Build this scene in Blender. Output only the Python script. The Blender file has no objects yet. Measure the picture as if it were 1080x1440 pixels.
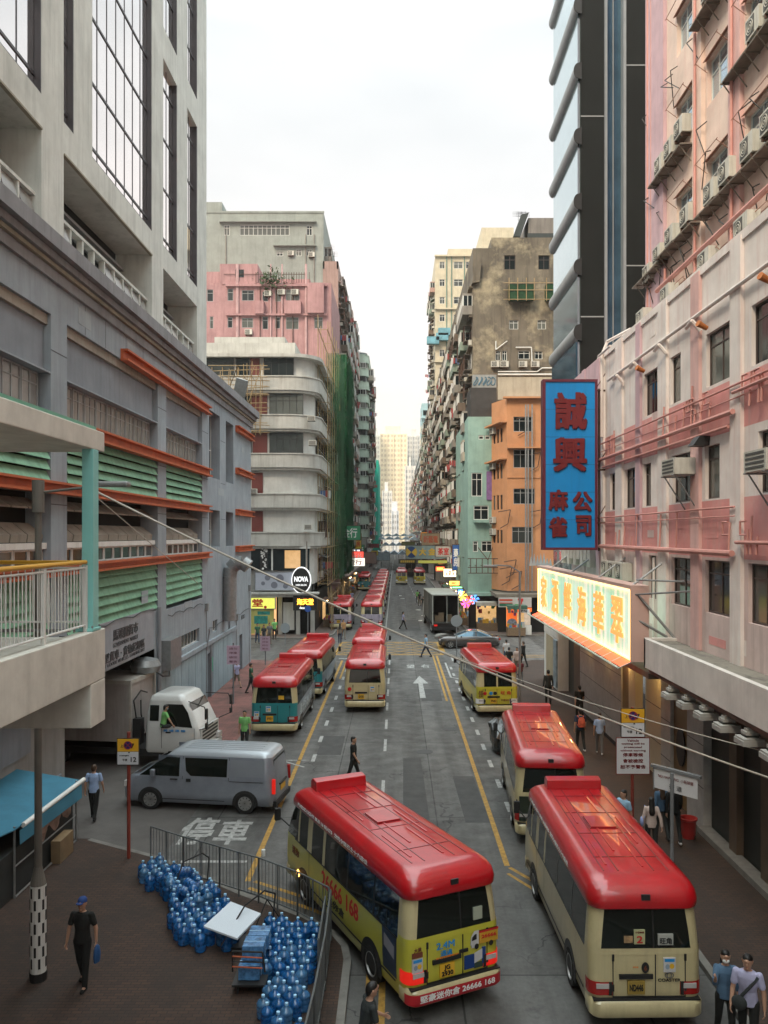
import bpy, bmesh, math, random
from mathutils import Vector, Matrix
R = math.radians
PI = math.pi
SC = bpy.context.scene
COL = SC.collection
CX, HY, F_PX, CH = 557.0, 752.0, 1157.0, 9.1      # principal point and focal length of the lens, eye height

def W(px, py, Y):
    return Vector(((px-CX)/F_PX*Y, Y, CH-(py-HY)/F_PX*Y))

# ---------------------------------------------------------------- materials
MATS = {}
def _ramp(nt, fac, c0, c1, p0=0.35, p1=0.65):
    r = nt.nodes.new('ShaderNodeValToRGB')
    r.color_ramp.elements[0].position = p0; r.color_ramp.elements[1].position = p1
    r.color_ramp.elements[0].color = (*c0, 1); r.color_ramp.elements[1].color = (*c1, 1)
    nt.links.new(fac, r.inputs[0]); return r.outputs[0]
def _noise(nt, vec, scale, detail=4, rough=.6, sc=None):
    if sc:
        m = nt.nodes.new('ShaderNodeMapping'); m.inputs['Scale'].default_value = sc
        nt.links.new(vec, m.inputs[0]); vec = m.outputs[0]
    n = nt.nodes.new('ShaderNodeTexNoise'); n.inputs['Scale'].default_value = scale
    n.inputs['Detail'].default_value = detail; n.inputs['Roughness'].default_value = rough
    nt.links.new(vec, n.inputs['Vector']); return n.outputs['Fac']
def _mix(nt, fac, a, b, mode='MIX'):
    m = nt.nodes.new('ShaderNodeMix'); m.data_type = 'RGBA'; m.blend_type = mode
    if isinstance(fac, (int, float)): m.inputs[0].default_value = fac
    else: nt.links.new(fac, m.inputs[0])
    for i, c in ((6, a), (7, b)):
        if isinstance(c, tuple): m.inputs[i].default_value = (*c, 1)
        else: nt.links.new(c, m.inputs[i])
    return m.outputs[2]
def mat(name, col, rough=.75, var=.18, vscale=1.5, streak=0., scol=None, sscale=1.2, metal=0., bump=0., bscale=20,
        stain=0., stcol=(.06,.05,.04), stscale=.35, spec=.4, emit=None, estr=0., rand=None, coat=0., transm=0., alpha=1.):
    if name in MATS: return MATS[name]
    m = bpy.data.materials.new(name); m.use_nodes = True; nt = m.node_tree
    b = nt.nodes['Principled BSDF']
    geo = nt.nodes.new('ShaderNodeNewGeometry'); pos = geo.outputs['Position']
    b.inputs['Roughness'].default_value = rough; b.inputs['Metallic'].default_value = metal
    b.inputs['Specular IOR Level'].default_value = spec
    b.inputs['Coat Weight'].default_value = coat; b.inputs['Coat Roughness'].default_value = .06
    b.inputs['Transmission Weight'].default_value = transm; b.inputs['Alpha'].default_value = alpha
    c = tuple(col)
    if rand is not None:
        oi = nt.nodes.new('ShaderNodeObjectInfo')
        c = _mix(nt, _ramp(nt, oi.outputs['Random'], (0,0,0), (1,1,1), .55, .95), c, rand)
    if var:
        f = _noise(nt, pos, vscale)
        lo = (1-var,)*3; hi = (1+var*.6,)*3
        c = _mix(nt, 1.0, c, _ramp(nt, f, lo, tuple(min(1.0, x) for x in hi), .3, .7), 'MULTIPLY')
    if streak:
        f = _noise(nt, pos, sscale, 5, .65, (3, 3, .22))
        g = _ramp(nt, f, (0,0,0), (1,1,1), .48, .72)
        mm = nt.nodes.new('ShaderNodeMath'); mm.operation = 'MULTIPLY'; mm.inputs[1].default_value = streak
        nt.links.new(g, mm.inputs[0]); c = _mix(nt, mm.outputs[0], c, tuple(scol or (.1,.09,.08)))
    if stain:
        f = _noise(nt, pos, stscale, 6, .7)
        g = _ramp(nt, f, (0,0,0), (1,1,1), .5, .68)
        mm = nt.nodes.new('ShaderNodeMath'); mm.operation = 'MULTIPLY'; mm.inputs[1].default_value = stain
        nt.links.new(g, mm.inputs[0]); c = _mix(nt, mm.outputs[0], c, tuple(stcol))
    if isinstance(c, tuple): b.inputs['Base Color'].default_value = (*c, 1)
    else: nt.links.new(c, b.inputs['Base Color'])
    if bump:
        bp = nt.nodes.new('ShaderNodeBump'); bp.inputs['Strength'].default_value = bump; bp.inputs['Distance'].default_value = .02
        nt.links.new(_noise(nt, pos, bscale), bp.inputs['Height']); nt.links.new(bp.outputs[0], b.inputs['Normal'])
    if emit:
        b.inputs['Emission Color'].default_value = (*emit, 1); b.inputs['Emission Strength'].default_value = estr
    MATS[name] = m; return m

# ---------------------------------------------------------------- mesh builder
class Fac:
    """a facade frame: u runs along the wall, z up, d out of the wall; a = direction of u"""
    def __init__(s, x, y, a):
        s.o = Vector((x, y, 0)); s.a = R(a)
        s.u = Vector((math.cos(s.a), math.sin(s.a), 0)); s.n = Vector((math.sin(s.a), -math.cos(s.a), 0))
    def P(s, u, z, d=0): 
        p = s.o + s.u*u + s.n*d; p.z = z; return p

class MB:
    def __init__(s): s.v = []; s.f = []; s.m = []
    def q(s, pts, m=0):
        k = len(s.v); s.v += [tuple(p) for p in pts]; s.f.append(tuple(range(k, k+len(pts)))); s.m.append(m)
    def hexa(s, p, m=0):
        k = len(s.v); s.v += [tuple(x) for x in p]
        for f in ((0,3,2,1),(4,5,6,7),(0,1,5,4),(1,2,6,5),(2,3,7,6),(3,0,4,7)):
            s.f.append(tuple(k+i for i in f)); s.m.append(m)
        return s
    def box(s, x0, x1, y0, y1, z0, z1, m=0):
        return s.hexa([(x0,y0,z0),(x1,y0,z0),(x1,y1,z0),(x0,y1,z0),(x0,y0,z1),(x1,y0,z1),(x1,y1,z1),(x0,y1,z1)], m)
    def fbox(s, F, u0, u1, z0, z1, d0, d1, m=0):
        return s.hexa([F.P(u0,z0,d1),F.P(u1,z0,d1),F.P(u1,z0,d0),F.P(u0,z0,d0),F.P(u0,z1,d1),F.P(u1,z1,d1),F.P(u1,z1,d0),F.P(u0,z1,d0)], m)
    def ob(s, c, sx, sy, sz, rz=0, m=0):
        M = Matrix.Translation(c) @ Matrix.Rotation(rz, 4, 'Z')
        return s.hexa([M @ Vector((a*sx/2, b*sy/2, e*sz/2)) for e in (-1,1) for a, b in ((-1,-1),(1,-1),(1,1),(-1,1))], m)
    def prism(s, pts, vec, m=0):
        k = len(s.v); n = len(pts); vec = Vector(vec)
        s.v += [tuple(p) for p in pts] + [tuple(Vector(p)+vec) for p in pts]
        s.f.append(tuple(range(k+n-1, k-1, -1))); s.m.append(m)
        s.f.append(tuple(range(k+n, k+2*n))); s.m.append(m)
        for i in range(n):
            j = (i+1) % n; s.f.append((k+i, k+j, k+n+j, k+n+i)); s.m.append(m)
        return s
    def loft(s, rings, m=0, cap0=True, cap1=True, ms=None):
        k = len(s.v); n = len(rings[0])
        for r in rings: s.v += [tuple(p) for p in r]
        for a in range(len(rings)-1):
            for i in range(n):
                mm = ms[i] if ms else m
                if mm is None: continue
                j = (i+1) % n
                s.f.append((k+a*n+i, k+a*n+j, k+(a+1)*n+j, k+(a+1)*n+i)); s.m.append(mm)
        if cap0: s.f.append(tuple(range(k+n-1, k-1, -1))); s.m.append(m)
        if cap1: s.f.append(tuple(range(k+(len(rings)-1)*n, k+len(rings)*n))); s.m.append(m)
        return s
    def tube(s, p, q, r, r2=None, n=8, m=0, cap=True):
        p = Vector(p); q = Vector(q); r2 = r if r2 is None else r2
        d = (q-p); 
        if d.length < 1e-6: return s
        z = d.normalized(); a = Vector((0,0,1)) if abs(z.z) < .9 else Vector((1,0,0))
        x = z.cross(a).normalized(); y = z.cross(x)
        rings = [[c + x*math.cos(t)*rr + y*math.sin(t)*rr for t in [-2*PI*i/n for i in range(n)]] for c, rr in ((p, r), (q, r2))]
        return s.loft(rings, m, cap, cap)
    def path(s, pts, r, n=6, m=0):
        for a, b in zip(pts, pts[1:]): s.tube(a, b, r, n=n, m=m)
        return s
    def lathe(s, prof, n=20, c=(0,0,0), m=0, ms=None):
        k = len(s.v)
        for r, z in prof:
            for i in range(n):
                t = 2*PI*i/n; s.v.append((c[0]+r*math.cos(t), c[1]+r*math.sin(t), c[2]+z))
        for a in range(len(prof)-1):
            for i in range(n):
                j = (i+1) % n
                s.f.append((k+a*n+i, k+a*n+j, k+(a+1)*n+j, k+(a+1)*n+i)); s.m.append(ms[a] if ms else m)
        s.f.append(tuple(range(k+n-1, k-1, -1))); s.m.append(ms[0] if ms else m)
        s.f.append(tuple(range(k+(len(prof)-1)*n, k+len(prof)*n))); s.m.append(ms[-1] if ms else m)
        return s
    def ell(s, c, rx, ry, rz, n=12, h=8, m=0):
        return s.lathe_e([(math.cos(-PI/2+PI*i/h), math.sin(-PI/2+PI*i/h)) for i in range(1, h)], c, rx, ry, rz, n, m)
    def lathe_e(s, prof, c, rx, ry, rz, n, m):
        rings = [[(c[0]+rx*r*math.cos(2*PI*i/n), c[1]+ry*r*math.sin(2*PI*i/n), c[2]+rz*z) for i in range(n)] for r, z in prof]
        return s.loft(rings, m)
    def holes(s, F, u0, u1, z0, z1, holes, depth=.18, m=0, mr=None, d=0.):
        us = sorted({u0, u1, *[h[0] for h in holes], *[h[1] for h in holes]}); us = [u for u in us if u0 <= u <= u1]
        zs = sorted({z0, z1, *[h[2] for h in holes], *[h[3] for h in holes]}); zs = [z for z in zs if z0 <= z <= z1]
        for a, b in zip(us, us[1:]):
            for c, e in zip(zs, zs[1:]):
                if b-a < 1e-5 or e-c < 1e-5: continue
                uc, zc = (a+b)/2, (c+e)/2
                if any(h[0] < uc < h[1] and h[2] < zc < h[3] for h in holes): continue
                s.q([F.P(a,c,d), F.P(b,c,d), F.P(b,e,d), F.P(a,e,d)], m)
        mr = m if mr is None else mr
        for a, b, c, e in [h[:4] for h in holes]:
            dd = d-depth
            s.q([F.P(a,c,d), F.P(a,c,dd), F.P(b,c,dd), F.P(b,c,d)][::-1], mr)
            s.q([F.P(a,e,d), F.P(a,e,dd), F.P(b,e,dd), F.P(b,e,d)], mr)
            s.q([F.P(a,c,d), F.P(a,e,d), F.P(a,e,dd), F.P(a,c,dd)][::-1], mr)
            s.q([F.P(b,c,d), F.P(b,e,d), F.P(b,e,dd), F.P(b,c,dd)], mr)
        return s
    def xf(s, M, k0=0):
        for i in range(k0, len(s.v)): s.v[i] = tuple(M @ Vector(s.v[i]))
        return s
    def mesh(s, name, mats, smooth=False):
        used = sorted({i for f in s.f for i in f})
        if len(used) < len(s.v):
            mp = {o: n for n, o in enumerate(used)}; s.v = [s.v[i] for i in used]; s.f = [tuple(mp[i] for i in f) for f in s.f]
        me = bpy.data.meshes.new(name); me.from_pydata(s.v, [], s.f)
        for m in mats: me.materials.append(m)
        me.polygons.foreach_set('material_index', s.m)
        if smooth: me.polygons.foreach_set('use_smooth', [True]*len(s.f))
        me.update(); return me
    def build(s, name, mats, parent=None, smooth=False, bevel=0., fix=False, angle=None):
        if not isinstance(mats, (list, tuple)): mats = [mats]
        off = wloc(parent)
        if off.length > 0: s.v = [(x-off.x, y-off.y, z-off.z) for x, y, z in s.v]
        me = s.mesh(name, mats, smooth)
        if fix:
            bm = bmesh.new(); bm.from_mesh(me); bmesh.ops.recalc_face_normals(bm, faces=bm.faces); bm.to_mesh(me); bm.free()
        if smooth: me.set_sharp_from_angle(angle=R(angle or 38))
        o = bpy.data.objects.new(name, me); COL.objects.link(o); o.parent = parent
        if bevel:
            b = o.modifiers.new('b', 'BEVEL'); b.width = bevel; b.segments = 2; b.limit_method = 'ANGLE'; b.angle_limit = R(50)
        return o

def wloc(o):
    p = Vector((0,0,0))
    while o is not None: p = p + o.location; o = o.parent
    return p
def tag(o, label=None, cat=None, group=None, kind=None):
    if label: o['label'] = label
    if cat: o['category'] = cat
    if group: o['group'] = group
    if kind: o['kind'] = kind
    return o
def thing(name, label, cat, loc=(0,0,0), rz=0, group=None):
    o = bpy.data.objects.new(name, None); COL.objects.link(o); o.location = loc; o.rotation_euler = (0,0,rz)
    o.empty_display_size = .3
    return tag(o, label, cat, group)
def kids(o): return [c for c in bpy.data.objects if c.parent is o]
def copy_tree(o, loc, rz=0, label=None, tree=None):
    c = o.copy(); COL.objects.link(c); c.location = loc; c.rotation_euler = (0,0,rz)
    if label: c['label'] = label
    def rec(src, dst, t):
        for ch, sub in t:
            d = ch.copy(); COL.objects.link(d); d.parent = dst; rec(ch, d, sub)
    rec(o, c, tree if tree is not None else tree_of(o)); return c
def tree_of(o): return [(c, tree_of(c)) for c in kids(o)]
def inst(name, me, parent, loc, rz=0, mats=None):
    o = bpy.data.objects.new(name, me); COL.objects.link(o); o.parent = parent
    o.location = Vector(loc) - wloc(parent); o.rotation_euler = (0,0,rz); return o

class Parts:
    """repeated parts of one thing: the nearest 100 of a name as objects, the rest as one stuff mesh"""
    def __init__(s, parent): s.p = parent; s.d = {}
    def add(s, name, me, loc, rz, child=None): s.d.setdefault(name, []).append((Vector(loc), rz, me, child))
    def done(s):
        for name, L in s.d.items():
            L.sort(key=lambda t: (t[0]-Vector((0,0,9))).length)
            for loc, rz, me, child in L[:100]:
                o = inst(name, me, s.p, loc, rz)
                if child:
                    c = bpy.data.objects.new(child[0], child[1]); COL.objects.link(c); c.parent = o
            if len(L) > 100:
                b = MB(); mats = []
                for loc, rz, me, child in L[100:]:
                    M = Matrix.Translation(loc) @ Matrix.Rotation(rz, 4, 'Z')
                    for mm in [me] + ([child[1]] if child else []):
                        k = len(b.v); b.v += [tuple(M @ v.co) for v in mm.vertices]
                        for p in mm.polygons:
                            mt = mm.materials[p.material_index]
                            if mt not in mats: mats.append(mt)
                            b.f.append(tuple(k+i for i in p.vertices)); b.m.append(mats.index(mt))
                tag(b.build(name, mats, s.p), kind='stuff')

# ---------------------------------------------------------------- text
def text_mb(txt, size, depth=.01, bold=0., m=0, spacing=1.0):
    cu = bpy.data.curves.new('lettering', 'FONT'); cu.body = txt; cu.size = size; cu.extrude = depth/2
    cu.align_x = 'CENTER'; cu.align_y = 'CENTER'; cu.space_character = spacing; cu.resolution_u = 3
    o = bpy.data.objects.new('lettering', cu); COL.objects.link(o)
    me = bpy.data.meshes.new_from_object(o, depsgraph=bpy.context.evaluated_depsgraph_get())
    b = MB()
    for i, (ox, oy) in enumerate(((0,0),) if not bold else ((bold,bold),(-bold,bold),(bold,-bold),(-bold,-bold))):
        k = len(b.v); b.v += [(v.co.x+ox, v.co.y+oy*.8, v.co.z*(1+.12*i)+.0006*i) for v in me.vertices]
        b.f += [tuple(k+j for j in p.vertices) for p in me.polygons]
    b.m = [m]*len(b.f)
    bpy.data.objects.remove(o); bpy.data.curves.remove(cu); bpy.data.meshes.remove(me)
    if b.v:
        x0 = min(v[0] for v in b.v); x1 = max(v[0] for v in b.v); y0 = min(v[1] for v in b.v); y1 = max(v[1] for v in b.v)
        b.box_wh = (x1-x0, y1-y0); cx = (x0+x1)/2; cy = (y0+y1)/2
        b.v = [(v[0]-cx, v[1]-cy, v[2]) for v in b.v]
    return b
_TXT = {}
def text(txt, size, parent, loc, rot, mt, name='lettering', depth=.01, bold=0., sx=1., sy=1., fit=None, shear=0.):
    """text in the XY plane of a frame turned by rot (Euler); fit=(w,h) scales it to that box"""
    if True:
        b = text_mb(txt, size, depth, bold)
        if not b.v: return None
        if fit: sx = fit[0]/max(1e-4, b.box_wh[0]); sy = (fit[1]/max(1e-4, b.box_wh[1])) if fit[1] else sx
        M = Matrix.Translation(loc) @ (rot if isinstance(rot, Matrix) else rot_e(*rot)) @ Matrix(((sx, shear, 0, 0), (0, sy, 0, 0), (0,0,1,0), (0,0,0,1)))
        b.xf(M); return b.build(name, mt, parent)
def rot_e(x, y, z):
    return Matrix.Rotation(z, 4, 'Z') @ Matrix.Rotation(y, 4, 'Y') @ Matrix.Rotation(x, 4, 'X')
def rfac(F): return rot_e(PI/2, 0, F.a)      # lettering standing on a facade, readable from outside

# ---------------------------------------------------------------- windows and clutter (shared meshes)
_WM = {}
def win_meshes(w, h, nx=2, split=.72, bar=.05, kind='grey'):
    k = (round(w,2), round(h,2), nx, split, bar, kind)
    if k in _WM: return _WM[k]
    fm = {'grey': M_frame, 'white': M_wframe, 'brown': M_bframe, 'green': M_gframe, 'dark': M_dframe}[kind]
    b = MB(); t = .05
    b.box(0, bar, -t, 0, 0, h); b.box(w-bar, w, -t, 0, 0, h); b.box(bar, w-bar, -t, 0, 0, bar); b.box(bar, w-bar, -t, 0, h-bar, h)
    for i in range(1, nx): x = w*i/nx; b.box(x-bar*.4, x+bar*.4, -t*.9, 0, bar, h-bar)
    if split: b.box(bar, w-bar, -t*.8, 0, h*split-bar*.4, h*split+bar*.4)
    f = b.mesh('window', [fm])
    g = MB(); g.box(bar*.5, w-bar*.5, -.018, -.006, bar*.5, h-bar*.5); g = g.mesh('pane', [M_glass])
    _WM[k] = (f, g); return _WM[k]
def add_win(P, F, u, z, w, h, d=-.15, nx=2, split=.72, kind='grey', bar=.05, name='window'):
    f, g = win_meshes(w, h, nx, split, bar, kind)
    P.add(name, f, F.P(u, z, d), F.a, ('pane', g))
def far_win(w, h, kind='grey'):
    k = ('far', round(w,2), round(h,2), kind)
    if k in _WM: return _WM[k]
    fm = {'grey': M_frame, 'white': M_wframe, 'brown': M_bframe, 'green': M_gframe, 'dark': M_dframe}[kind]
    b = MB(); b.box(.05, w-.05, -.02, -.01, .05, h-.05, 1)
    b.box(0, .06, -.05, 0, 0, h); b.box(w-.06, w, -.05, 0, 0, h); b.box(0, w, -.052, 0, 0, .06); b.box(0, w, -.052, 0, h-.06, h); b.box(w/2-.03, w/2+.03, -.04, 0, 0.06, h-.06)
    _WM[k] = b.mesh('window', [fm, M_glass]); return _WM[k]
# ---------------------------------------------------------------- shared materials
M_glass = mat('window_glass', (.014,.02,.022), .08, var=.25, vscale=.8, spec=.5, rand=(.15,.16,.145))
M_frame = mat('frame_grey', (.30,.31,.31), .5, var=.1)
M_wframe = mat('frame_white', (.62,.63,.6), .5, var=.15)
M_bframe = mat('frame_brown', (.07,.05,.045), .45, var=.1)
M_gframe = mat('frame_green', (.08,.16,.13), .5, var=.1)
M_dframe = mat('frame_dark', (.03,.03,.032), .45, var=.1)
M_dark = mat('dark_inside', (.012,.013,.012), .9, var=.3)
M_black = mat('black_paint', (.02,.02,.02), .5, var=.2)
M_rubber = mat('rubber', (.018,.018,.018), .85, var=.2)
M_steel = mat('galvanised_steel', (.30,.31,.31), .45, var=.25, vscale=6, metal=.6)
M_rust = mat('rusty_steel', (.10,.06,.045), .8, var=.4, vscale=5)
M_acw = mat('unit_casing', (.56,.55,.49), .6, var=.2, streak=.4, scol=(.22,.19,.14), sscale=3)
M_acg = mat('unit_grille', (.09,.09,.085), .7, var=.2)
M_bamboo = mat('bamboo', (.34,.24,.12), .7, var=.4, vscale=4)
M_net = mat('green_netting', (.015,.10,.04), .95, alpha=.8, spec=.1, var=.6, vscale=1.2, bump=.4, bscale=3)
M_netl = mat('pale_green_netting', (.06,.16,.08), .95, alpha=.6, spec=.1, var=.5, vscale=1.5)
M_netteal = mat('teal_netting', (.01,.36,.26), .9, var=.3, vscale=.3)
M_white = mat('white_paint', (.72,.73,.70), .55, var=.1, streak=.25, scol=(.35,.33,.28))
M_wlet = mat('white_letters', (.78,.78,.76), .5, var=0)
M_red = mat('red_letters', (.55,.02,.02), .5, var=.1)
M_cast = mat('light_concrete', (.46,.45,.42), .85, var=.2, streak=.5, scol=(.2,.18,.15), bump=.2)

def cast(name, col, **k):
    a = dict(rough=.88, var=.22, vscale=.9, streak=.45, scol=tuple(c*.45 for c in col), stain=.25, stcol=tuple(c*.5 for c in col), bump=.15, bscale=12)
    a.update(k); return mat(name, col, **a)

# an outdoor air conditioner, back at y=0, front at -y
def ac_mb(w=.82, h=.58, d=.32):
    b = MB(); b.box(0, w, -d, 0, 0, h, 0); b.box(.06, w*.66, -d-.012, -d+.001, .06, h-.06, 1)
    c = (w*.36, -d-.012, h/2)
    for rr in (.2, .13, .06):
        n = 14
        ring = [[(c[0]+r*math.cos(2*PI*i/n), c[1]-o, c[2]+r*math.sin(2*PI*i/n)) for i in range(n)] for r, o in ((rr*h/.58, 0), (rr*h/.58, .012), ((rr-.018)*h/.58, .012), ((rr-.018)*h/.58, 0))]
        b.loft(ring, 0, False, False)
    b.box(.1, w-.1, -d*.8, -d*.2, -.12, -.1, 2)
    b.box(.1, .13, -d, .0, -.12, 0, 2); b.box(w-.13, w-.1, -d, .0, -.12, 0, 2)
    return b
ME_AC = ac_mb().mesh('air_conditioner', [M_acw, M_acg, M_rust])
def wac_mb():
    b = MB(); b.box(0, .66, -.5, 0, 0, .42, 0)
    for i in range(5): b.box(.05, .61, -.515, -.5, .05+i*.07, .085+i*.07, 1)
    b.box(0, .66, -.6, -.02, -.05, -.02, 1); return b
ME_WAC = wac_mb().mesh('window_air_conditioner', [M_acw, M_acg])
def cage_mb(w=1.9, h=1.5, d=.7):
    b = MB(); t = .03
    for z in (0, h*.5, h): b.box(0, w, -d, -d+t, z, z+t); b.box(0, t, -d, 0, z, z+t); b.box(w-t, w, -d, 0, z, z+t)
    for i in range(8): x = i*(w-t)/7; b.box(x, x+t, -d-.002, -d+t-.002, 0, h)
    b.box(0, w, -d, 0, -.04, 0, 1); b.box(-.05, w+.05, -d-.1, 0, h+.05, h+.08, 1)
    return b
ME_CAGE = cage_mb().mesh('window_cage', [M_rust, mat('corrugated_sheet', (.22,.20,.17), .7, var=.4, streak=.6)])
def encl_mb(col, nm, w=2.6, h=2.1, d=1.0):
    b = MB(); m0 = cast('enclosure_'+nm, col, streak=.7)
    b.box(0, w, -d, 0, 0, h*.42, 0); b.box(0, w, -d, 0, h*.9, h, 0)
    b.box(.04, w-.04, -d+.04, 0, h*.42, h*.9, 1)
    for i in range(5): x = i*(w-.06)/4; b.box(x, x+.06, -d, -d+.06, h*.42, h*.9, 2)
    for i in range(3): y = -d+.06+i*(d-.12)/2; b.box(-.0, .05, y, y+.06, h*.42, h*.9, 2); b.box(w-.05, w, y, y+.06, h*.42, h*.9, 2)
    return b.mesh('enclosed_balcony', [m0, M_glass, M_wframe])
ME_ENC = [encl_mb(c, n) for n, c in (('grey',(.27,.25,.22)), ('pale',(.42,.38,.31)), ('green',(.26,.33,.27)), ('brown',(.17,.13,.10)), ('pink',(.42,.27,.23)))]
def awn_mb(col, nm, w=1.9, d=.8):
    b = MB(); b.prism([(0,0,.35),(0,-d,0),(0,-d,-.05),(0,0,.3)], (w,0,0), 0)
    b.tube((.1,0,-.2),(.1,-d,0),.015,m=1); b.tube((w-.1,0,-.2),(w-.1,-d,0),.015,m=1)
    return b.mesh('awning', [mat('awning_'+nm, col, .7, var=.35, streak=.5), M_rust])
ME_AWN = [awn_mb(c, n) for n, c in (('dark',(.05,.055,.05)), ('green',(.05,.13,.09)), ('white',(.46,.45,.4)), ('rusty',(.16,.09,.06)))]
def laundry_mb(r):
    b = MB(); b.tube((0,0,0),(0,-1.3,.1),.015,m=0)
    for i in range(4): b.box(-.01, .012, -.35-i*.26, -.15-i*.26, -.55-r.random()*.2, .02, 1+(i+r.randint(0,2)) % 3)
    return b
_r = random.Random(4)
ME_LAU = [laundry_mb(_r).mesh('laundry', [M_bamboo, mat('cloth_blue',(.10,.16,.32),.9), mat('cloth_white',(.6,.6,.6),.9), mat('cloth_red',(.35,.07,.07),.9)]) for _ in range(3)]
M_pipe = mat('drain_pipe', (.25,.22,.19), .7, var=.3)
M_pinkpipe = mat('pink_pipe', (.62,.30,.26), .6, var=.25)
# ---------------------------------------------------------------- ground
def ground_mats():
    # concrete road bays with joints, tyre darkening and patches
    m = bpy.data.materials.new('road_concrete'); m.use_nodes = True; nt = m.node_tree; b = nt.nodes['Principled BSDF']
    pos = nt.nodes.new('ShaderNodeNewGeometry').outputs['Position']
    c = _mix(nt, _noise(nt, pos, .35, 5), (.088,.086,.082), (.140,.136,.128))
    f = _noise(nt, pos, .5, 6, .7, (2.2, .25, 1)); c = _mix(nt, _ramp(nt, f, (0,0,0), (1,1,1), .5, .8), c, (.046,.045,.043))
    c = _mix(nt, 1., c, _ramp(nt, _noise(nt, pos, 9, 3), (.8,.8,.8), (1,1,1)), 'MULTIPLY')
    br = nt.nodes.new('ShaderNodeTexBrick'); mp = nt.nodes.new('ShaderNodeMapping'); mp.inputs['Location'].default_value = (.45+1.75, 2.0, 0)
    nt.links.new(pos, mp.inputs[0]); nt.links.new(mp.outputs[0], br.inputs['Vector'])
    br.offset = 0.; br.inputs['Scale'].default_value = 1; br.inputs['Brick Width'].default_value = 3.5; br.inputs['Row Height'].default_value = 9.5
    br.inputs['Mortar Size'].default_value = .022; br.inputs['Mortar Smooth'].default_value = .1
    br.inputs['Color1'].default_value = (1,1,1,1); br.inputs['Color2'].default_value = (.80,.79,.78,1); br.inputs['Mortar'].default_value = (.25,.25,.24,1)
    c = _mix(nt, 1., c, br.outputs['Color'], 'MULTIPLY')
    tr_ = _noise(nt, pos, .8, 3, .5, (1.6,.05,1)); c = _mix(nt, 1., c, _ramp(nt, tr_, (.66,.65,.64), (1,1,1), .40, .58), 'MULTIPLY')
    st = _noise(nt, pos, .9, 4, .7); c = _mix(nt, _ramp(nt, st, (0,0,0), (1,1,1), .62, .72), c, (.055,.054,.053))
    vo = nt.nodes.new('ShaderNodeTexVoronoi'); vo.feature = 'DISTANCE_TO_EDGE'; vo.inputs['Scale'].default_value = .42
    wn = nt.nodes.new('ShaderNodeTexNoise'); wn.inputs['Scale'].default_value = 1.6; wn.inputs['Detail'].default_value = 5; nt.links.new(pos, wn.inputs['Vector'])
    ad = nt.nodes.new('ShaderNodeVectorMath'); ad.operation = 'MULTIPLY_ADD'; ad.inputs[1].default_value = (1.3,1.3,0); nt.links.new(wn.outputs['Color'], ad.inputs[0]); nt.links.new(pos, ad.inputs[2]); nt.links.new(ad.outputs[0], vo.inputs['Vector'])
    ck = _ramp(nt, vo.outputs['Distance'], (1,1,1), (0,0,0), .006, .014); cm_ = _ramp(nt, _noise(nt, pos, .3, 2), (0,0,0), (1,1,1), .5, .6)
    c = _mix(nt, _mix(nt, 1., ck, cm_, 'MULTIPLY'), c, (.025,.024,.023))
    nt.links.new(c, b.inputs['Base Color'])
    r = _ramp(nt, _noise(nt, pos, 1.3), (.55,)*3, (.85,)*3); nt.links.new(r, b.inputs['Roughness'])
    bp = nt.nodes.new('ShaderNodeBump'); bp.inputs['Strength'].default_value = .25; bp.inputs['Distance'].default_value = .01
    nt.links.new(_noise(nt, pos, 40, 3), bp.inputs['Height']); nt.links.new(bp.outputs[0], b.inputs['Normal'])
    MATS['road'] = m
    def brick(name, c1, c2, mort, w, h, rot=0, soil=(.03,.025,.02)):
        m = bpy.data.materials.new(name); m.use_nodes = True; nt = m.node_tree; b = nt.nodes['Principled BSDF']
        pos = nt.nodes.new('ShaderNodeNewGeometry').outputs['Position']
        br = nt.nodes.new('ShaderNodeTexBrick'); mp = nt.nodes.new('ShaderNodeMapping'); mp.inputs['Rotation'].default_value = (0,0,rot)
        nt.links.new(pos, mp.inputs[0]); nt.links.new(mp.outputs[0], br.inputs['Vector'])
        br.inputs['Scale'].default_value = 1; br.inputs['Brick Width'].default_value = w; br.inputs['Row Height'].default_value = h
        br.inputs['Mortar Size'].default_value = .008; br.inputs['Color1'].default_value = (*c1,1); br.inputs['Color2'].default_value = (*c2,1); br.inputs['Mortar'].default_value = (*mort,1)
        c = _mix(nt, _ramp(nt, _noise(nt, pos, .8, 6, .7), (0,0,0), (.75,)*3, .42, .7), br.outputs['Color'], soil)
        nt.links.new(c, b.inputs['Base Color']); b.inputs['Roughness'].default_value = .8
        bp = nt.nodes.new('ShaderNodeBump'); bp.inputs['Strength'].default_value = .5; bp.inputs['Distance'].default_value = .006
        nt.links.new(br.outputs['Fac'], bp.inputs['Height']); bp.invert = True; nt.links.new(bp.outputs[0], b.inputs['Normal'])
        MATS[name] = m; return m
    brick('pavers_red', (.056,.027,.015), (.036,.018,.011), (.012,.009,.006), .2, .1, 0, (.018,.012,.008))
    brick('pavers_plain', (.13,.10,.085), (.11,.085,.072), (.05,.04,.035), .4, .4, 0, (.055,.045,.04))
    brick('pavers_pink', (.26,.10,.085), (.20,.085,.07), (.08,.05,.04), .3, .15)
ground_mats()
M_road = MATS['road']
M_kerb = mat('kerb_stone', (.20,.19,.17), .85, var=.3, vscale=3, stain=.4, stcol=(.07,.06,.055), stscale=2)
M_drive = mat('drive_concrete', (.115,.105,.098), .85, var=.25, stain=.45, stcol=(.05,.045,.04), bump=.2)
M_yel = mat('yellow_road_paint', (.48,.27,.05), .7, var=.5, vscale=7, stain=.6, stcol=(.12,.09,.05), stscale=3)
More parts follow.
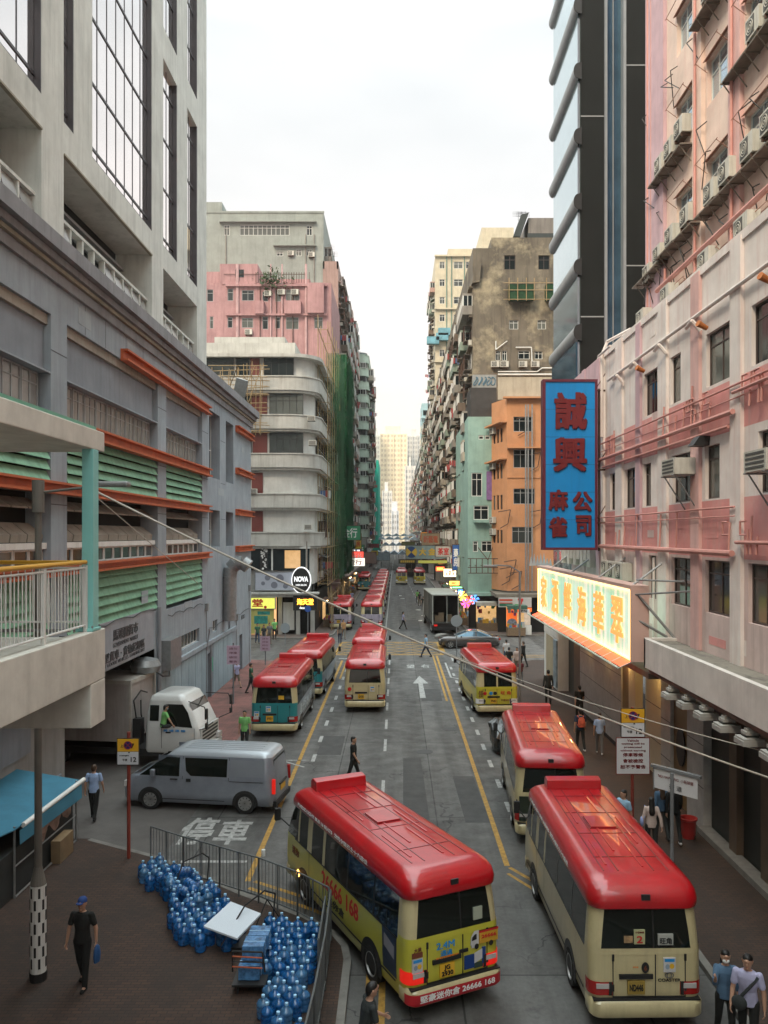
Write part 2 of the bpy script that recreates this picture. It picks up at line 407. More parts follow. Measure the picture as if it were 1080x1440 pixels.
M_wht = mat('white_road_paint', (.44,.44,.42), .7, var=.5, vscale=7, stain=.75, stcol=(.13,.13,.12), stscale=3)

g = MB()
for x0, x1, y0, y1 in ((-900, 900, -300, 1500),): g.q([(x0,y0,0),(x1,y0,0),(x1,y1,0),(x0,y1,0)])
tag(g.build('road', M_road), kind='structure')

def slab(name, poly, h=.13, top=None, kerbw=.16, edges=None):
    """a pavement: sheet on top, kerb stones along its edges"""
    b = MB(); n = len(poly)
    b.q([(x,y,h) for x, y in poly], 0)
    for i in range(n):
        (x0,y0),(x1,y1) = poly[i], poly[(i+1) % n]
        b.q([(x0,y0,-.05),(x1,y1,-.05),(x1,y1,h),(x0,y0,h)], 1)
        if edges is None or i in edges:
            L = math.hypot(x1-x0, y1-y0); nx, ny = -(y1-y0)/L*kerbw, (x1-x0)/L*kerbw
            b.q([(x0,y0,h+.005),(x1,y1,h+.005),(x1+nx,y1+ny,h+.005),(x0+nx,y0+ny,h+.005)], 1)
            b.q([(x0,y0,h),(x1,y1,h),(x1,y1,h+.005),(x0,y0,h+.005)], 1)
    return tag(b.build(name, [top, M_kerb]), kind='structure')
# near left pavement with its bulge into the road (counter clockwise)
NL = [(-14,-6),(-.95,-6),(-.95,17.4),(-1.05,18.0),(-1.35,18.6),(-2.1,19.4),(-3.9,20.7),(-6.5,22.9),(-9.0,24.3),(-14,24.3)]
slab('pavement', NL, top=MATS['pavers_red'], edges=range(1, 8))
g = MB(); g.q([(-14,24.4,.02),(-6.6,23.4,.012),(-6.6,34.6,.012),(-14,34.6,.02)])
tag(g.build('driveway', M_drive), kind='structure')
slab('pavement', [(-14,34.7),(-6.8,34.7),(-6.7,57.0),(-7.4,58.4),(-10.2,59.2),(-60,59.2),(-60,58.3),(-14,58.3)], top=MATS['pavers_pink'], edges=(1,2,3,4))
slab('pavement', [(-60,71.6),(-7.4,71.6),(-6.1,72.6),(-5.6,74.5),(-5.6,420),(-12,420),(-12,73.6),(-60,73.6)], top=MATS['pavers_plain'], edges=(0,1,2,3))
slab('pavement', [(6.4,-6),(14,-6),(14,59),(9.6,59),(7.4,57.6),(6.6,55.6),(6.4,53)], top=MATS['pavers_red'], edges=(3,4,5,6))
slab('pavement', [(8.3,73.8),(60,73.8),(60,76.5),(12,76.5),(12,420),(6.6,420),(6.6,76.0),(7.2,74.4)], top=MATS['pavers_plain'], edges=(0,5,6,7))

z1, z2 = .004, .008
mk = MB()                                                   # road markings: yellow
def strip(b, pts, w, z=z1, m=0):
    for (x0,y0),(x1,y1) in zip(pts, pts[1:]):
        L = math.hypot(x1-x0,y1-y0) or 1; nx, ny = -(y1-y0)/L*w/2, (x1-x0)/L*w/2
        b.q([(x0-nx,y0-ny,z),(x0+nx,y0+ny,z),(x1+nx,y1+ny,z),(x1-nx,y1-ny,z)][::-1], m)
def arrow_lines():
    y = MB()
    strip(y, [(-3.9,21.6),(-3.9,59.5)], .15)
    strip(y, [(-.55,-2),(-.55,17.6),(-.75,18.5),(-1.25,19.25),(-2.0,19.95),(-3.8,21.2)], .13)
    strip(y, [(-.28,-2),(-.28,17.8),(-.5,18.8),(-1.0,19.6),(-1.85,20.35),(-3.72,21.6)], .13)
    strip(y, [(3.05,22.6),(3.05,61.9)], .15); strip(y, [(2.78,45),(2.78,61.9)], .12)
    strip(y, [(3.1,22.5),(4.4,20.2),(4.9,19.2)], .12); strip(y, [(3.0,22.1),(3.9,20.4)], .1)
    strip(y, [(-3.55,52),(-3.55,59)], .12)
    # yellow box junction
    x0, x1, ya, yb = -4.6, 3.6, 62.4, 69.6
    strip(y, [(x0,ya),(x1,ya)], .3); strip(y, [(x0,yb),(x1,yb)], .3); strip(y, [(x0,ya+.15),(x0,yb-.15)], .2); strip(y, [(x1,ya+.15),(x1,yb-.15)], .45)
    for k in range(-8, 10):
        for s in (1, -1):
            a = x0 + k*1.64; pts = []
            for (px, py) in ((a, ya+.2), (a+s*7.0, yb-.2)): pts.append((px, py))
            (xa, y0_), (xb, y1_) = pts
            def clip(xa, ya_, xb, yb_):
                t0, t1 = 0., 1.; dx = xb-xa
                for lim, sg in ((x0+.12, 1), (x1-.25, -1)):
                    ta = (lim-xa)/dx
                    if sg*dx > 0: t0 = max(t0, ta)
                    else: t1 = min(t1, ta)
                return None if t0 >= t1 else [(xa+dx*t0, ya_+(yb_-ya_)*t0), (xa+dx*t1, ya_+(yb_-ya_)*t1)]
            c = clip(xa, y0_, xb, y1_)
            if c: strip(y, c, .12, z2 if s > 0 else z1+.002)
    strip(y, [(6.0,70.5),(5.2,73.5),(4.4,76)], .12); strip(y, [(6.5,61.2),(14,61.2)], .2, z1)
    strip(y, [(6.5,62.1),(14,62.1)], .2, z1)
    return y
tag(arrow_lines().build('road_marking', M_yel), kind='structure')
w = MB()
for yy in [12.5, 18.6, 24.8, 30.4-.9, 35.6, 39.5, 43.6, 47.4, 51.2, 55, 58.6]: strip(w, [(-.47,yy-1.0),(-.47,yy+1.0)], .12)
strip(w, [(-1.0,70.5),(-1.0,300)], .14)
for k in range(26): strip(w, [(4.75-.016*(95+k*6),95+k*6-1.0),(4.75-.016*(97+k*6),97+k*6+.6)], .12) if k > 1 else None
for k in range(12): yy = 27+k*2.6; strip(w, [(3.75,yy),(3.75,yy+1.0)], .16)
for k in range(8): yy = 33.0+k*3.1; strip(w, [(-3.35,yy),(-3.35,yy+1.1)], .16)
strip(w, [(-6.0,22.9),(-4.15,22.9)], .16); strip(w, [(-6.4,33.2),(-3.5,33.2)], .12); strip(w, [(-6.2,34.6),(-3.6,32.2)], .1, z2)
strip(w, [(3.5,58.5),(3.5,52.5),(4.6,51.2)], .12); strip(w, [(-4.2,60.4),(-.6,60.4)], .25)
for k in range(4): strip(w, [(4.2+k*.9,59.3),(4.2+k*.9,61.0)], .3)
# arrow pointing ahead and the stencilled words before it
a0 = 1.50
w.q([(a0-.16,45.9,z1),(a0+.16,45.9,z1),(a0+.13,50.4,z1),(a0-.13,50.4,z1)])
w.q([(a0-.48,50.3,z2),(a0+.48,50.3,z2),(a0,53.0,z2)])
tag(w.build('road_marking', M_wht), kind='structure')
def road_text(s, size, x, y, sy, sx=1., bold=.02, shear=0.):
    b = text_mb(s, size, 0, bold); b.xf(Matrix.Translation((x,y,z2)) @ Matrix(((sx, shear,0,0),(0,sy,0,0),(0,0,1,0),(0,0,0,1))))
    b.f = [f for f in b.f]; o = b.build('road_marking', M_wht); tag(o, kind='structure'); return o
road_text('停', 1.05, -6.1, 25.3, 2.3, bold=.028); road_text('車', 1.05, -4.98, 25.2, 2.1, bold=.028)
road_text('望', .6, 1.0, 56.8, 2.6, bold=.02); road_text('右', .6, 2.0, 57.0, 2.4, bold=.02)
tag(text_mb('P', 1.0, 0, .03).xf(Matrix.Translation((-4.6,31.0,z2)) @ Matrix(((1,0,0,0),(0,1.8,0,0),(0,0,1,0),(0,0,0,1)))).build('road_marking', M_wht), kind='structure')
# manholes
for x, y, s in ((2.55,38.5,.35),(1.2,34.5,.35),(-1.9,28.2,.35),(1.9,81,.4),(-2.4,19.0,.3)):
    b = MB(); b.lathe([(s,.0),(s,.006),(s*.86,.0065),(s*.84,.004)], 20, (x,y,0)); tag(b.build('manhole_cover', mat('cast_iron', (.05,.05,.05), .6)), 'round iron manhole cover set in the road '+{2.55:'beside the right yellow line',1.2:'ahead of the rear facing yellow bus lane',-1.9:'behind the silver van',1.9:'beyond the yellow box junction',-2.4:'near the pavement corner'}[x], 'manhole cover')

M_patch = mat('asphalt_patch', (.078,.077,.075), .9, var=.35, vscale=2, bump=.3, bscale=40)
b = MB()
for x0,x1,y0,y1 in ((.2,1.0,24,33.5),(-3.3,-2.3,34,37.2),(1.4,2.6,45,48.5),(-.3,.4,17,21.6),(2.2,2.9,26,31),(-2.9,-1.2,53,55),(.4,2.4,78,88)):
    rr = random.Random(int(x0*10)); b.q([(x0,y0,.002),(x1+rr.uniform(-.1,.1),y0,.002),(x1,y1,.002),(x0+rr.uniform(-.1,.1),y1,.002)])
tag(b.build('road_patch', M_patch), kind='structure')
# ================================================================= left market building with tower
M_bg = cast('blue_grey_wall', (.32,.365,.40), streak=.5, stain=.35, scol=(.17,.18,.19), stcol=(.25,.27,.28))
M_bgd = cast('blue_grey_panel', (.26,.285,.315), streak=.3, stain=.15)
M_cor = cast('cornice_concrete', (.26,.26,.27), streak=.5)
M_corb = cast('cornice_band', (.34,.31,.24), streak=.5)
M_pier = cast('tower_concrete', (.62,.63,.58), streak=.45, stain=.2, stcol=(.28,.28,.25))
M_orng = mat('orange_steel', (.56,.13,.045), .6, var=.3, vscale=1.2, streak=.35, scol=(.22,.05,.03), stain=.4, stcol=(.25,.08,.05))
M_lou = mat('green_louvre', (.22,.44,.29), .65, var=.25, streak=.5, scol=(.08,.16,.11))
M_sheet = cast('beige_sheet', (.33,.29,.24), streak=.5)
M_tglass = mat('tower_glass', (.93,.88,.86), .05, var=.06, vscale=.4, metal=1.)
M_bronze = mat('bronze_reveal', (.16,.11,.10), .4, var=.2)
M_oldglass = mat('dusty_glass', (.30,.29,.27), .25, var=.45, vscale=1.1, spec=.6)
M_pblue = cast('pale_blue_panel', (.33,.42,.46), streak=.5, sscale=2)

bld = thing('market_building', 'blue grey market hall with orange ledges, green louvres and a pale concrete tower above', 'building', (-10.28,36,0))
F = Fac(-10.28, 0, 90)
piers = [(24.5,25.7),(35.5,36.8),(43.65,45.0),(48.2,49.5)]
bays = [(14.0,24.5),(25.7,35.5),(36.8,43.65)]
b = MB()
hol = []
for a, c in bays:
    hol += [(a,c,13.95,15.67),(a,c,12.66,13.9),(a,c,10.66,12.28),(a,c,8.15,10.38)]
    if c < 25: hol += [(a,c,5.9,7.93)]
hol += [(25.7,35.5,5.9,7.93),(36.8,43.65,5.75,7.93)]
for a, c in ((45.25,48.0),(49.7,52.0)): hol += [(a,c,12.3,16.0),(a,c,8.4,10.5)]
hol += [(37.4,43.0,3.55,5.2),(46.1,47.3,3.6,5.3),(50.4,51.0,3.2,4.7)]
b.holes(F, 10, 58.3, 4.25, 16.7, [h for h in hol if h[2] > 4.3], .75, 0)
b.holes(F, 35.0, 58.3, .1, 4.25, [(37.4,43.0,3.55,4.25),(46.1,47.3,3.6,4.25),(50.4,51.0,3.2,4.25),(44.4,45.6,.1,2.6),(54,55,.1,2.5)], .3, 0)
F2 = Fac(-10.28, 58.3, 180)
b.q([(-40,58.3,0),(-10.28,58.3,0),(-10.28,58.3,16.7),(-40,58.3,16.7)][::-1], 0)
b.q([(-40,10,16.7),(-10.28,10,16.7),(-10.28,58.3,16.7),(-40,58.3,16.7)], 0)
b.q([(-40,10,4.25),(-10.28,10,4.25),(-10.28,10,16.7),(-40,10,16.7)], 0)
b.q([(-30,10,4.25),(-30,35,4.25),(-10.28,35,4.25),(-10.28,10,4.25)], 0)       # soffit of the loading bay
b.build('wall', [M_bg], bld)
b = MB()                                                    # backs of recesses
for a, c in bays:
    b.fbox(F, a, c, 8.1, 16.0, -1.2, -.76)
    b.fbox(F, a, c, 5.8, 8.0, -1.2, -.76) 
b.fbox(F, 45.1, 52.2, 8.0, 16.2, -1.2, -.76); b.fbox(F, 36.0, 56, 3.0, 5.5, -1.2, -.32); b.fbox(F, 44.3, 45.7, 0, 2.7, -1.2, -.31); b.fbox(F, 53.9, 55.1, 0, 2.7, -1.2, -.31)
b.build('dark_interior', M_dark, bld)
# loading bay: recessed wall, back wall, side wall
b = MB()
b.box(-11.6,-11.2,10,27.8,0,4.24); b.box(-30,-11.6,27.4,27.8,0,4.24)
b.build('recessed_wall', cast('recess_wall', (.30,.30,.29), streak=.5), bld)
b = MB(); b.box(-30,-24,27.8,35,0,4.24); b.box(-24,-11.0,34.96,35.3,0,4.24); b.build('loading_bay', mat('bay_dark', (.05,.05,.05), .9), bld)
b = MB(); b.box(-11.19,-11.12,18,27.4,.9,1.15); b.box(-11.19,-11.1,22,25,2.5,3.9); b.build('wall_panel', M_bgd, bld)
for a, c in bays:
    MB().fbox(F, a+.02, c-.02, 13.95, 15.66, -.5, -.22).build('wall_panel', M_bgd, bld)
    MB().fbox(F, a, c, 15.35, 15.66, -.22, -.1).build('roller_box', M_sheet, bld)
P = Parts(bld)
for a, c in bays:
    n = round((c-a)/1.15); w = (c-a-.3)/n
    for i in range(n):
        f, gl = win_meshes(w-.06, 1.2, 2, .7, .05, 'grey')
        o = inst('window', f, bld, F.P(a+.15+i*w, 12.68, -.34), F.a); pz = MB(); 
        b = MB(); b.box(.03, w-.09, -.018, -.006, .03, 1.17); c2 = b.build('pane', M_oldglass, None); c2.parent = o
    # small lower windows, white rail, sloping sheets
    n = round((c-a)/.95); w = (c-a)/n
    for i in range(n):
        o = inst('window', win_meshes(w-.05, .5, 1, 0, .05, 'white')[0], bld, F.P(a+i*w+.02, 8.17, -.28), F.a)
        c2 = bpy.data.objects.new('pane', win_meshes(w-.05, .5, 1, 0, .05, 'white')[1]); COL.objects.link(c2); c2.parent = o
    MB().fbox(F, a, c, 8.68, 8.86, -.3, -.12).build('rail', M_white, bld)
    b = MB(); n = round((c-a)/1.05); w = (c-a)/n
    for i in range(n):
        u0, u1 = a+i*w+.04, a+(i+1)*w-.04
        b.hexa([F.P(u0,8.88,-.25),F.P(u1,8.88,-.25),F.P(u1,8.88,-.3),F.P(u0,8.88,-.3),F.P(u0,9.1,-.22),F.P(u1,9.1,-.22),F.P(u1,9.1,-.28),F.P(u0,9.1,-.28)])
        b.hexa([F.P(u0,9.1,-.22),F.P(u1,9.1,-.22),F.P(u1,9.1,-.28),F.P(u0,9.1,-.28),F.P(u0,9.45,-.66),F.P(u1,9.45,-.66),F.P(u1,9.45,-.72),F.P(u0,9.45,-.72)])
        b.hexa([F.P(u0,9.85,-.2),F.P(u1,9.85,-.2),F.P(u1,9.9,-.2),F.P(u0,9.9,-.2),F.P(u0,10.15,-.7),F.P(u1,10.15,-.7),F.P(u1,10.2,-.7),F.P(u0,10.2,-.7)])
    b.build('hopper_panel', M_sheet, bld, fix=True)
    for z0, z1b in ((10.68,12.26),(5.92,7.92)):
        b = MB(); n = 5 if z0 > 10 else 6; h = (z1b-z0)/n
        for i in range(n):
            z = z0+i*h
            b.hexa([F.P(a+.05,z+.03,.02),F.P(c-.05,z+.03,.02),F.P(c-.05,z+.03,-.04),F.P(a+.05,z+.03,-.04),F.P(a+.05,z+h,-.12),F.P(c-.05,z+h,-.12),F.P(c-.05,z+h,-.18),F.P(a+.05,z+h,-.18)])
        b.build('louvre', M_lou, bld)
def ibeam(u0, u1, z0, z1b, d0=-.02, d1=.28):
    b = MB(); b.fbox(F,u0,u1,z0,z0+.07,d0,d1); b.fbox(F,u0,u1,z1b-.07,z1b,d0,d1); b.fbox(F,u0,u1,z0+.07,z1b-.07,d0,d1*.35)
    b.build('steel_ledge', M_orng, bld)
for args in ((30.7,44.8,15.62,16.05),(25.9,44.9,12.26,12.68),(10,44.9,10.32,10.68),(10,44.9,7.86,8.18),(52.6,58.4,15.7,16.1),(52.6,58.4,13.0,13.4),(52.6,58.4,10.35,10.75),(52.6,58.4,8.0,8.38)): ibeam(*args)
b = MB(); b.fbox(F,10,58.4,16.66,16.98,-.2,.12,0); b.box(-40,-10.28,58.3,58.42,16.66,16.98,0)
b.fbox(F,10,58.6,17.0,17.12,-.2,.22,1); b.fbox(F,10,58.7,17.14,17.36,-.2,.33,0); b.fbox(F,10,58.85,17.38,17.82,-.2,.52,0)
b.box(-40,-10.1,58.3,58.7,17.14,17.36,0); b.box(-40,-10.1,58.3,58.85,17.38,17.82,0)
b.build('cornice', [M_cor, M_corb], bld)
b = MB()                                                    # joints of the facing, as recess lines 3 mm proud
for y in [27.2,29.1,31.3,33.4,38.4,40.2,42,46.6,50.9]: b.fbox(F,y,y+.025,15.7,16.64,0,.004)
for a, c in piers:
    for z in (12.1, 14.6, 10.0): b.fbox(F,a,c,z,z+.03,0,.004)
b.build('wall_joint', mat('joint_dark', (.10,.105,.115), .9), bld)
for u0, u1, z0, z1b in ((45.25,48.0,12.3,16.0),(49.7,52.0,12.3,16.0),(45.25,48,8.4,10.5),(49.7,52,8.4,10.5)):
    add_win(P, F, u0+.3, z0, u1-u0-.6, z1b-z0, -.5, 1, .45, 'white')
add_win(P, F, 37.4, 3.55, 5.6, 1.65, -.2, 9, .5, 'white'); add_win(P, F, 46.1, 3.6, 1.2, 1.7, -.2, 3, 0, 'white')
P.done()
b = MB(); b.fbox(F,35.9,52.6,3.1,3.3,0,.14); b.build('wall_ledge', M_bg, bld)
b = MB()
for i in range(12): b.fbox(F, 35.3+i*1.35, 35.3+i*1.35+1.3, .15, 3.0, 0, .035) if not (44.2 < 35.3+i*1.35+.65 < 45.9) else None
b.build('wall_cladding', M_pblue, bld)
MB().fbox(F,44.45,45.55,.13,2.6,-.28,-.2).build('door', mat('door_dark',(.05,.06,.06),.5), bld)
MB().fbox(F,45.7,45.9,1.5,2.3,.0,.06).build('exit_sign', mat('sign_green',(.03,.35,.2),.5), bld)
b = MB(); b.fbox(F,28.0,34.8,4.3,6.0,0,.03); b.build('name_board', cast('name_board', (.34,.35,.38), streak=.2), bld)
M_dlet = mat('dark_letters', (.05,.055,.06), .5)
text('馬頭圍街市', 1, bld, F.P(31.2,5.45,.045), rfac(F), M_dlet, fit=(2.9,.42), bold=.02)
text('GOVERNMENT MARKET', 1, bld, F.P(31.2,5.08,.045), rfac(F), M_dlet, fit=(2.9,.16))
text('小型貨車 · 貨物起卸區', 1, bld, F.P(30.9,4.72,.045), rfac(F), M_dlet, fit=(5.2,.36), bold=.02)
text('LIGHT GOODS VEHICLES  LOADING BAY', 1, bld, F.P(30.9,4.45,.045), rfac(F), M_dlet, fit=(5.2,.13))
MB().fbox(F,28.2,28.8,4.7,5.2,.03,.06).build('plaque', M_orng, bld)
text('進出口', 1, bld, F.P(55.2,3.6,.01), rfac(F), M_dlet, fit=(1.4,.3))
# duct
b = MB(); 
pr = [(0,3.9),(0,6.9)] + [(.0+.75-.75*math.cos(t), 6.9+.75*math.sin(t)) for t in [PI*k/8 for k in range(1,8)]] 
for (d0,zz0),(d1,zz1) in zip([(.25,4.0),(.25,6.6),(.35,7.1),(.65,7.4),(1.05,7.45)],[(.25,6.6),(.35,7.1),(.65,7.4),(1.05,7.45),(1.4,7.2)]):
    b.tube(F.P(49.0,zz0,d0+.1), F.P(49.0,zz1,d1+.1), .42, n=14)
for z in (4.6,5.4,6.2): b.tube(F.P(49.0,z,.35), F.P(49.0,z+.05,.35), .45, n=14)
b.build('duct', M_steel, bld, smooth=True)
b = MB(); b.fbox(F,35.7,37.5,3.2,4.5,.02,.5); b.build('switch_box', M_steel, bld)
b = MB(); b.path([F.P(35.3,z,.12) for z in (0,4.1,6.0)], .09, n=8); b.path([F.P(45.3,.2,.1),F.P(45.3,3.0,.1)], .05); b.path([F.P(44.2,2.9,.1),F.P(44.2,3.9,.25),F.P(43.5,4.1,.4)], .04)
b.build('drain_pipe', mat('grey_pipe', (.24,.25,.27), .6, var=.2), bld)
b = MB()                                                    # bulky extractor above the truck
b.lathe([(.1,0),(.55,.1),(.62,.35),(.5,.6),(.1,.7)], 16, (-10.35,34.0,3.35)); b.build('extractor_hood', M_steel, bld, smooth=True)
b = MB(); b.path([(-10.2,34.4,3.5),(-9.9,34.9,3.1),(-9.8,35.6,3.0),(-10.0,36.2,3.5)], .035); b.build('cable', M_black, bld)

b = MB(); b.box(-40,-10.28,-60,9.9,4.3,16.7); b.box(-40,-10.5,-60,9.9,0,4.3); b.build('unseen_rear_wing', M_bg, bld)  # unseen wing, added to darken reflections and the foreground
# tower on top
MB().box(-40,-10.3,-60,9.9,16.7,46).build('unseen_shade_tower', M_pier, bld)  # out of view, stretched back to keep the sun off the near ground
b = MB(); ZT = 46.0
tb = [(10,23.9,1),(25.5,26.3,0),(27.9,34.7,1),(36.4,38.7,2),(40.6,42.6,2)]
hol = []
for a, c, k in tb:
    if k == 2: hol += [(a,c,21.9,30.2),(a,c,31.6,ZT-1)]
    else: hol += [(a,c,21.9,ZT-1)]
hol += [(10,23.9,18.15,20.9),(25.5,34.7,18.15,20.9),(36.4,42.6,18.15,20.9)]
b.holes(F, 10, 44.7, 16.7, ZT, hol, 1.5, 0, d=-.02)
b.q([(-40,44.7,16.7),(-10.3,44.7,16.7),(-10.3,44.7,ZT),(-40,44.7,ZT)][::-1])
b.q([(-40,10,ZT),(-10.3,10,ZT),(-10.3,44.7,ZT),(-40,44.7,ZT)])
b.build('tower_wall', M_pier, bld)
b = MB()
for a, c, k in tb: b.fbox(F,a,c,21.9,ZT-1,-.9,-.22,0)
b.build('curtain_glass', M_tglass, bld)
b = MB()
for a, c, k in tb:
    n = {1:7, 0:1, 2:2}[k]; n = 12 if c-a > 10 else n; w = (c-a)/n
    for i in range(n+1): b.fbox(F, a+i*w-(.022 if i else 0), a+i*w+(.022 if i < n else 0), 21.9, ZT-1, -.22, -.205)
    zz = 22.4
    while zz < ZT-1: b.fbox(F, a, c, zz, zz+.09, -.22, -.19); zz += 2.25
    b.fbox(F, c-.05, c-.005, 21.9, ZT-1, -.21, -.03); b.fbox(F, a, c, 21.9, 21.96, -.24, -.05)
b.build('mullion', mat('mullion_dark', (.055,.05,.055), .4), bld)
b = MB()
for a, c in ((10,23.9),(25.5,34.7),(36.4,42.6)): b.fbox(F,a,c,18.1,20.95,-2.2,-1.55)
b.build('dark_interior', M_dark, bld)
b = MB(); r_ = random.Random(2)
for a, c in ((10,23.9),(25.5,34.7),(36.4,42.6)):
    n = int((c-a)/1.0); w = (c-a)/n
    b.fbox(F,a,c,18.95,19.05,-.45,-.2,0); b.fbox(F,a,c,18.2,18.3,-.45,-.2,0)
    for i in range(n):
        b.fbox(F,a+i*w,a+i*w+.1,18.2,19.0,-.42,-.22,0)
        if r_.random() < .6: b.hexa([F.P(a+i*w+.15,18.3,-.15),F.P(a+(i+1)*w-.08,18.3,-.15),F.P(a+(i+1)*w-.08,18.3,-.2),F.P(a+i*w+.15,18.3,-.2),F.P(a+i*w+.15,18.92,-.32),F.P(a+(i+1)*w-.08,18.92,-.32),F.P(a+(i+1)*w-.08,18.92,-.36),F.P(a+i*w+.15,18.92,-.36)],1)
    b.fbox(F,a,c,20.2,20.3,-1.4,-1.2,2); b.fbox(F,a,c,19.7,19.76,-1.4,-1.3,2)
b.build('balcony_rail', [M_pier, M_oldglass, M_frame], bld)
b = MB()                                                    # water stains below the spandrel, slim drips modelled as paint runs
b.fbox(F,25.5,34.7,20.86,20.92,-.1,.02); b.fbox(F,10,23.9,20.86,20.92,-.1,.02); b.build('drip_edge', M_corb, bld)

# ================================================================= footbridge (the photographer stands on its deck)
M_fb = cast('bridge_concrete', (.70,.69,.62), streak=.25, stain=.12, stcol=(.36,.35,.30), vscale=2)
M_turq = mat('turquoise_paint', (.25,.60,.57), .45, var=.12, streak=.2, scol=(.15,.36,.34))
M_yrail = mat('yellow_rail', (.70,.38,.04), .4, var=.12)
fb = thing('footbridge', 'cream concrete footbridge with turquoise post, yellow handrail and white railings at the left edge', 'footbridge', (-4.77,13.2,0))
XB = -4.77
b = MB()
b.box(XB-.22,XB,-1.6,13.5,6.76,7.57); b.box(-10.2,XB-.22,-3.4,13.5,6.9,7.42)                # edge beam, deck
b.box(-10.2,XB+.0,12.86,13.497,6.07,6.757)                                                         # end crossbeam
b.box(XB-.22,13,-3.6,-1.3,6.8,7.42); b.box(XB-.2,13,-1.55,-1.3,6.5,6.8)
b.build('deck', M_fb, fb, bevel=.015)
b = MB(); b.box(-10.2,-4.80,-3.6,13.55,10.46,10.78); b.box(-4.79,13,-3.6,-.9,10.46,10.78); b.build('roof', M_fb, fb, bevel=.015)
b = MB(); b.box(-10.2,-4.9,-3.5,13.45,10.79,10.86); b.build('roof_sheet', mat('green_roof', (.14,.36,.26), .5), fb)
for k, y in enumerate((13.15, 6.2, -.9)):
    b = MB(); b.box(XB-.20,XB-.02,y-.14,y+.1,7.572,10.458,0); b.box(XB-.28,XB+.0,y-.2,y+.16,7.571,7.62,0)
    for sx in (-1,1):
        for sy in (-1,1): b.tube((XB-.13+sx*.1,y+sy*.15,7.62),(XB-.13+sx*.1,y+sy*.15,7.66),.015,m=1)
    b.build('post', [M_turq, M_steel], fb, bevel=.008)
def railing(parent, p, q, z0=7.62, z1_=8.62, step=.115, posts=1.55):
    p = Vector(p); q = Vector(q); L = (q-p).length; d = (q-p)/L
    b = MB(); n = int(L/step)
    ang = math.atan2(d.y, d.x)
    for i in range(n+1):
        c = p+d*(i*step)
        if i % 13 == 12:
            for s in (-1,1): b.tube((c.x,c.y,z0+.1),(c.x+d.x*s*.05,c.y+d.y*s*.05,(z0+z1_)/2),.008,n=5); b.tube((c.x+d.x*s*.05,c.y+d.y*s*.05,(z0+z1_)/2),(c.x,c.y,z1_-.06),.008,n=5)
        b.tube((c.x,c.y,z0+.06),(c.x,c.y,z1_-.03),.0085,n=6)
    for z in (z0+.06, z1_-.04): b.tube((p.x,p.y,z),(q.x,q.y,z),.018,n=8)
    b.build('railing', M_white, parent)
    k = 0; s = 0
    while s <= L+.01:
        c = p+d*s; bb = MB(); bb.ob((c.x,c.y,(z0+z1_)/2-.03),.06,.05,z1_-z0+.06,ang); bb.build('rail_post', M_white, parent); s += posts
    b = MB(); b.tube((p.x,p.y,z1_+.05),(q.x,q.y,z1_+.05),.035,n=10); b.build('handrail', M_yrail, parent, smooth=True)
railing(fb, (XB-.12,12.95,0), (XB-.12,2.0,0)); railing(fb, (XB-.35,13.4,0), (XB-3.9,13.4,0), z1_=8.60)
b = MB(); b.tube((XB-.5,13.47,7.5),(XB-.5,13.47,7.6),.02); b.path([(XB-3.9,13.3,7.55),(XB-.5,13.3,7.55)],.03); b.build('floor_pipe', M_steel, fb)
b = MB(); b.box(-13.2,-12.4,6,6.8,0,6.75); b.box(9.9,10.6,-2.8,-2.1,0,6.79); b.build('pier', M_fb, fb)

# ================================================================= right pink building
M_pk = cast('pink_wall', (.74,.33,.31), streak=.5, scol=(.50,.36,.32), stain=.35, stcol=(.66,.45,.42), stscale=.8)
M_pw = cast('white_wall', (.82,.76,.72), streak=.45, scol=(.55,.36,.32), stain=.2, stcol=(.62,.42,.38))
M_pp = cast('pale_pink_wall', (.70,.56,.53), streak=.5, scol=(.28,.2,.17), stain=.25, stcol=(.45,.30,.27))
M_li = cast('lilac_pilaster', (.60,.42,.46), streak=.35)
M_upk = cast('upper_cream_wall', (.78,.62,.53), streak=.3, scol=(.60,.33,.28), stain=.3, stcol=(.62,.36,.32), stscale=.5)
pk = thing('pink_building', 'pink and white building with pipes, dark windows and rows of outdoor units at right', 'building', (9.2,25,0))
G = Fac(9.2, 0, -90)                                         # u = -Y
def yh(y0, y1, z0, z1_): return (-y1, -y0, z0, z1_)
rowC = [(29.1,30.0),(25.5,27.5),(22.5,24.5),(19.0,21.5),(15.5,17.8),(12,14.5)]
rowB = [(34.3,35.4),(31.7,33.1),(29.7,30.6),(25.5,27.4),(23.4,24.5),(18.8,20.9),(14,17)]
rowA = [(33.9,34.4),(28.8,30.5),(26.6,27.6),(22.5,24.4),(19.2,21.3),(15,17.5)]
zr = {'C': (6.8,8.36), 'B': (10.15,11.72), 'A': (13.45,15.02)}
zones = [(4.4,8.45,2),(8.45,10.1,0),(10.1,11.95,1),(11.95,13.35,0),(13.35,17.05,1)]
hs = [yh(a,c,*zr['C']) for a, c in rowC]+[yh(a,c,*zr['B']) for a, c in rowB]+[yh(a,c,*zr['A']) for a, c in rowA]
b = MB()
for z0, z1_, m in zones:
    sub = [h for h in hs if z0 < (h[2]+h[3])/2 < z1_]
    b.holes(G, -37.3, 4, z0, z1_, sub, .22, m)
b.q([G.P(-37.3,17.05,0),G.P(4,17.05,0),G.P(4,17.05,-6),G.P(-37.3,17.05,-6)],1)
b.q([(9.2,37.3,4.4),(14,37.3,4.4),(14,37.3,17.05),(9.2,37.3,17.05)][::-1],2)
b.build('wall', [M_pk, M_pw, M_pp], pk)
b = MB(); b.box(9.45,9.6,-3,37.2,4.4,16.5); b.build('dark_interior', M_dark, pk)
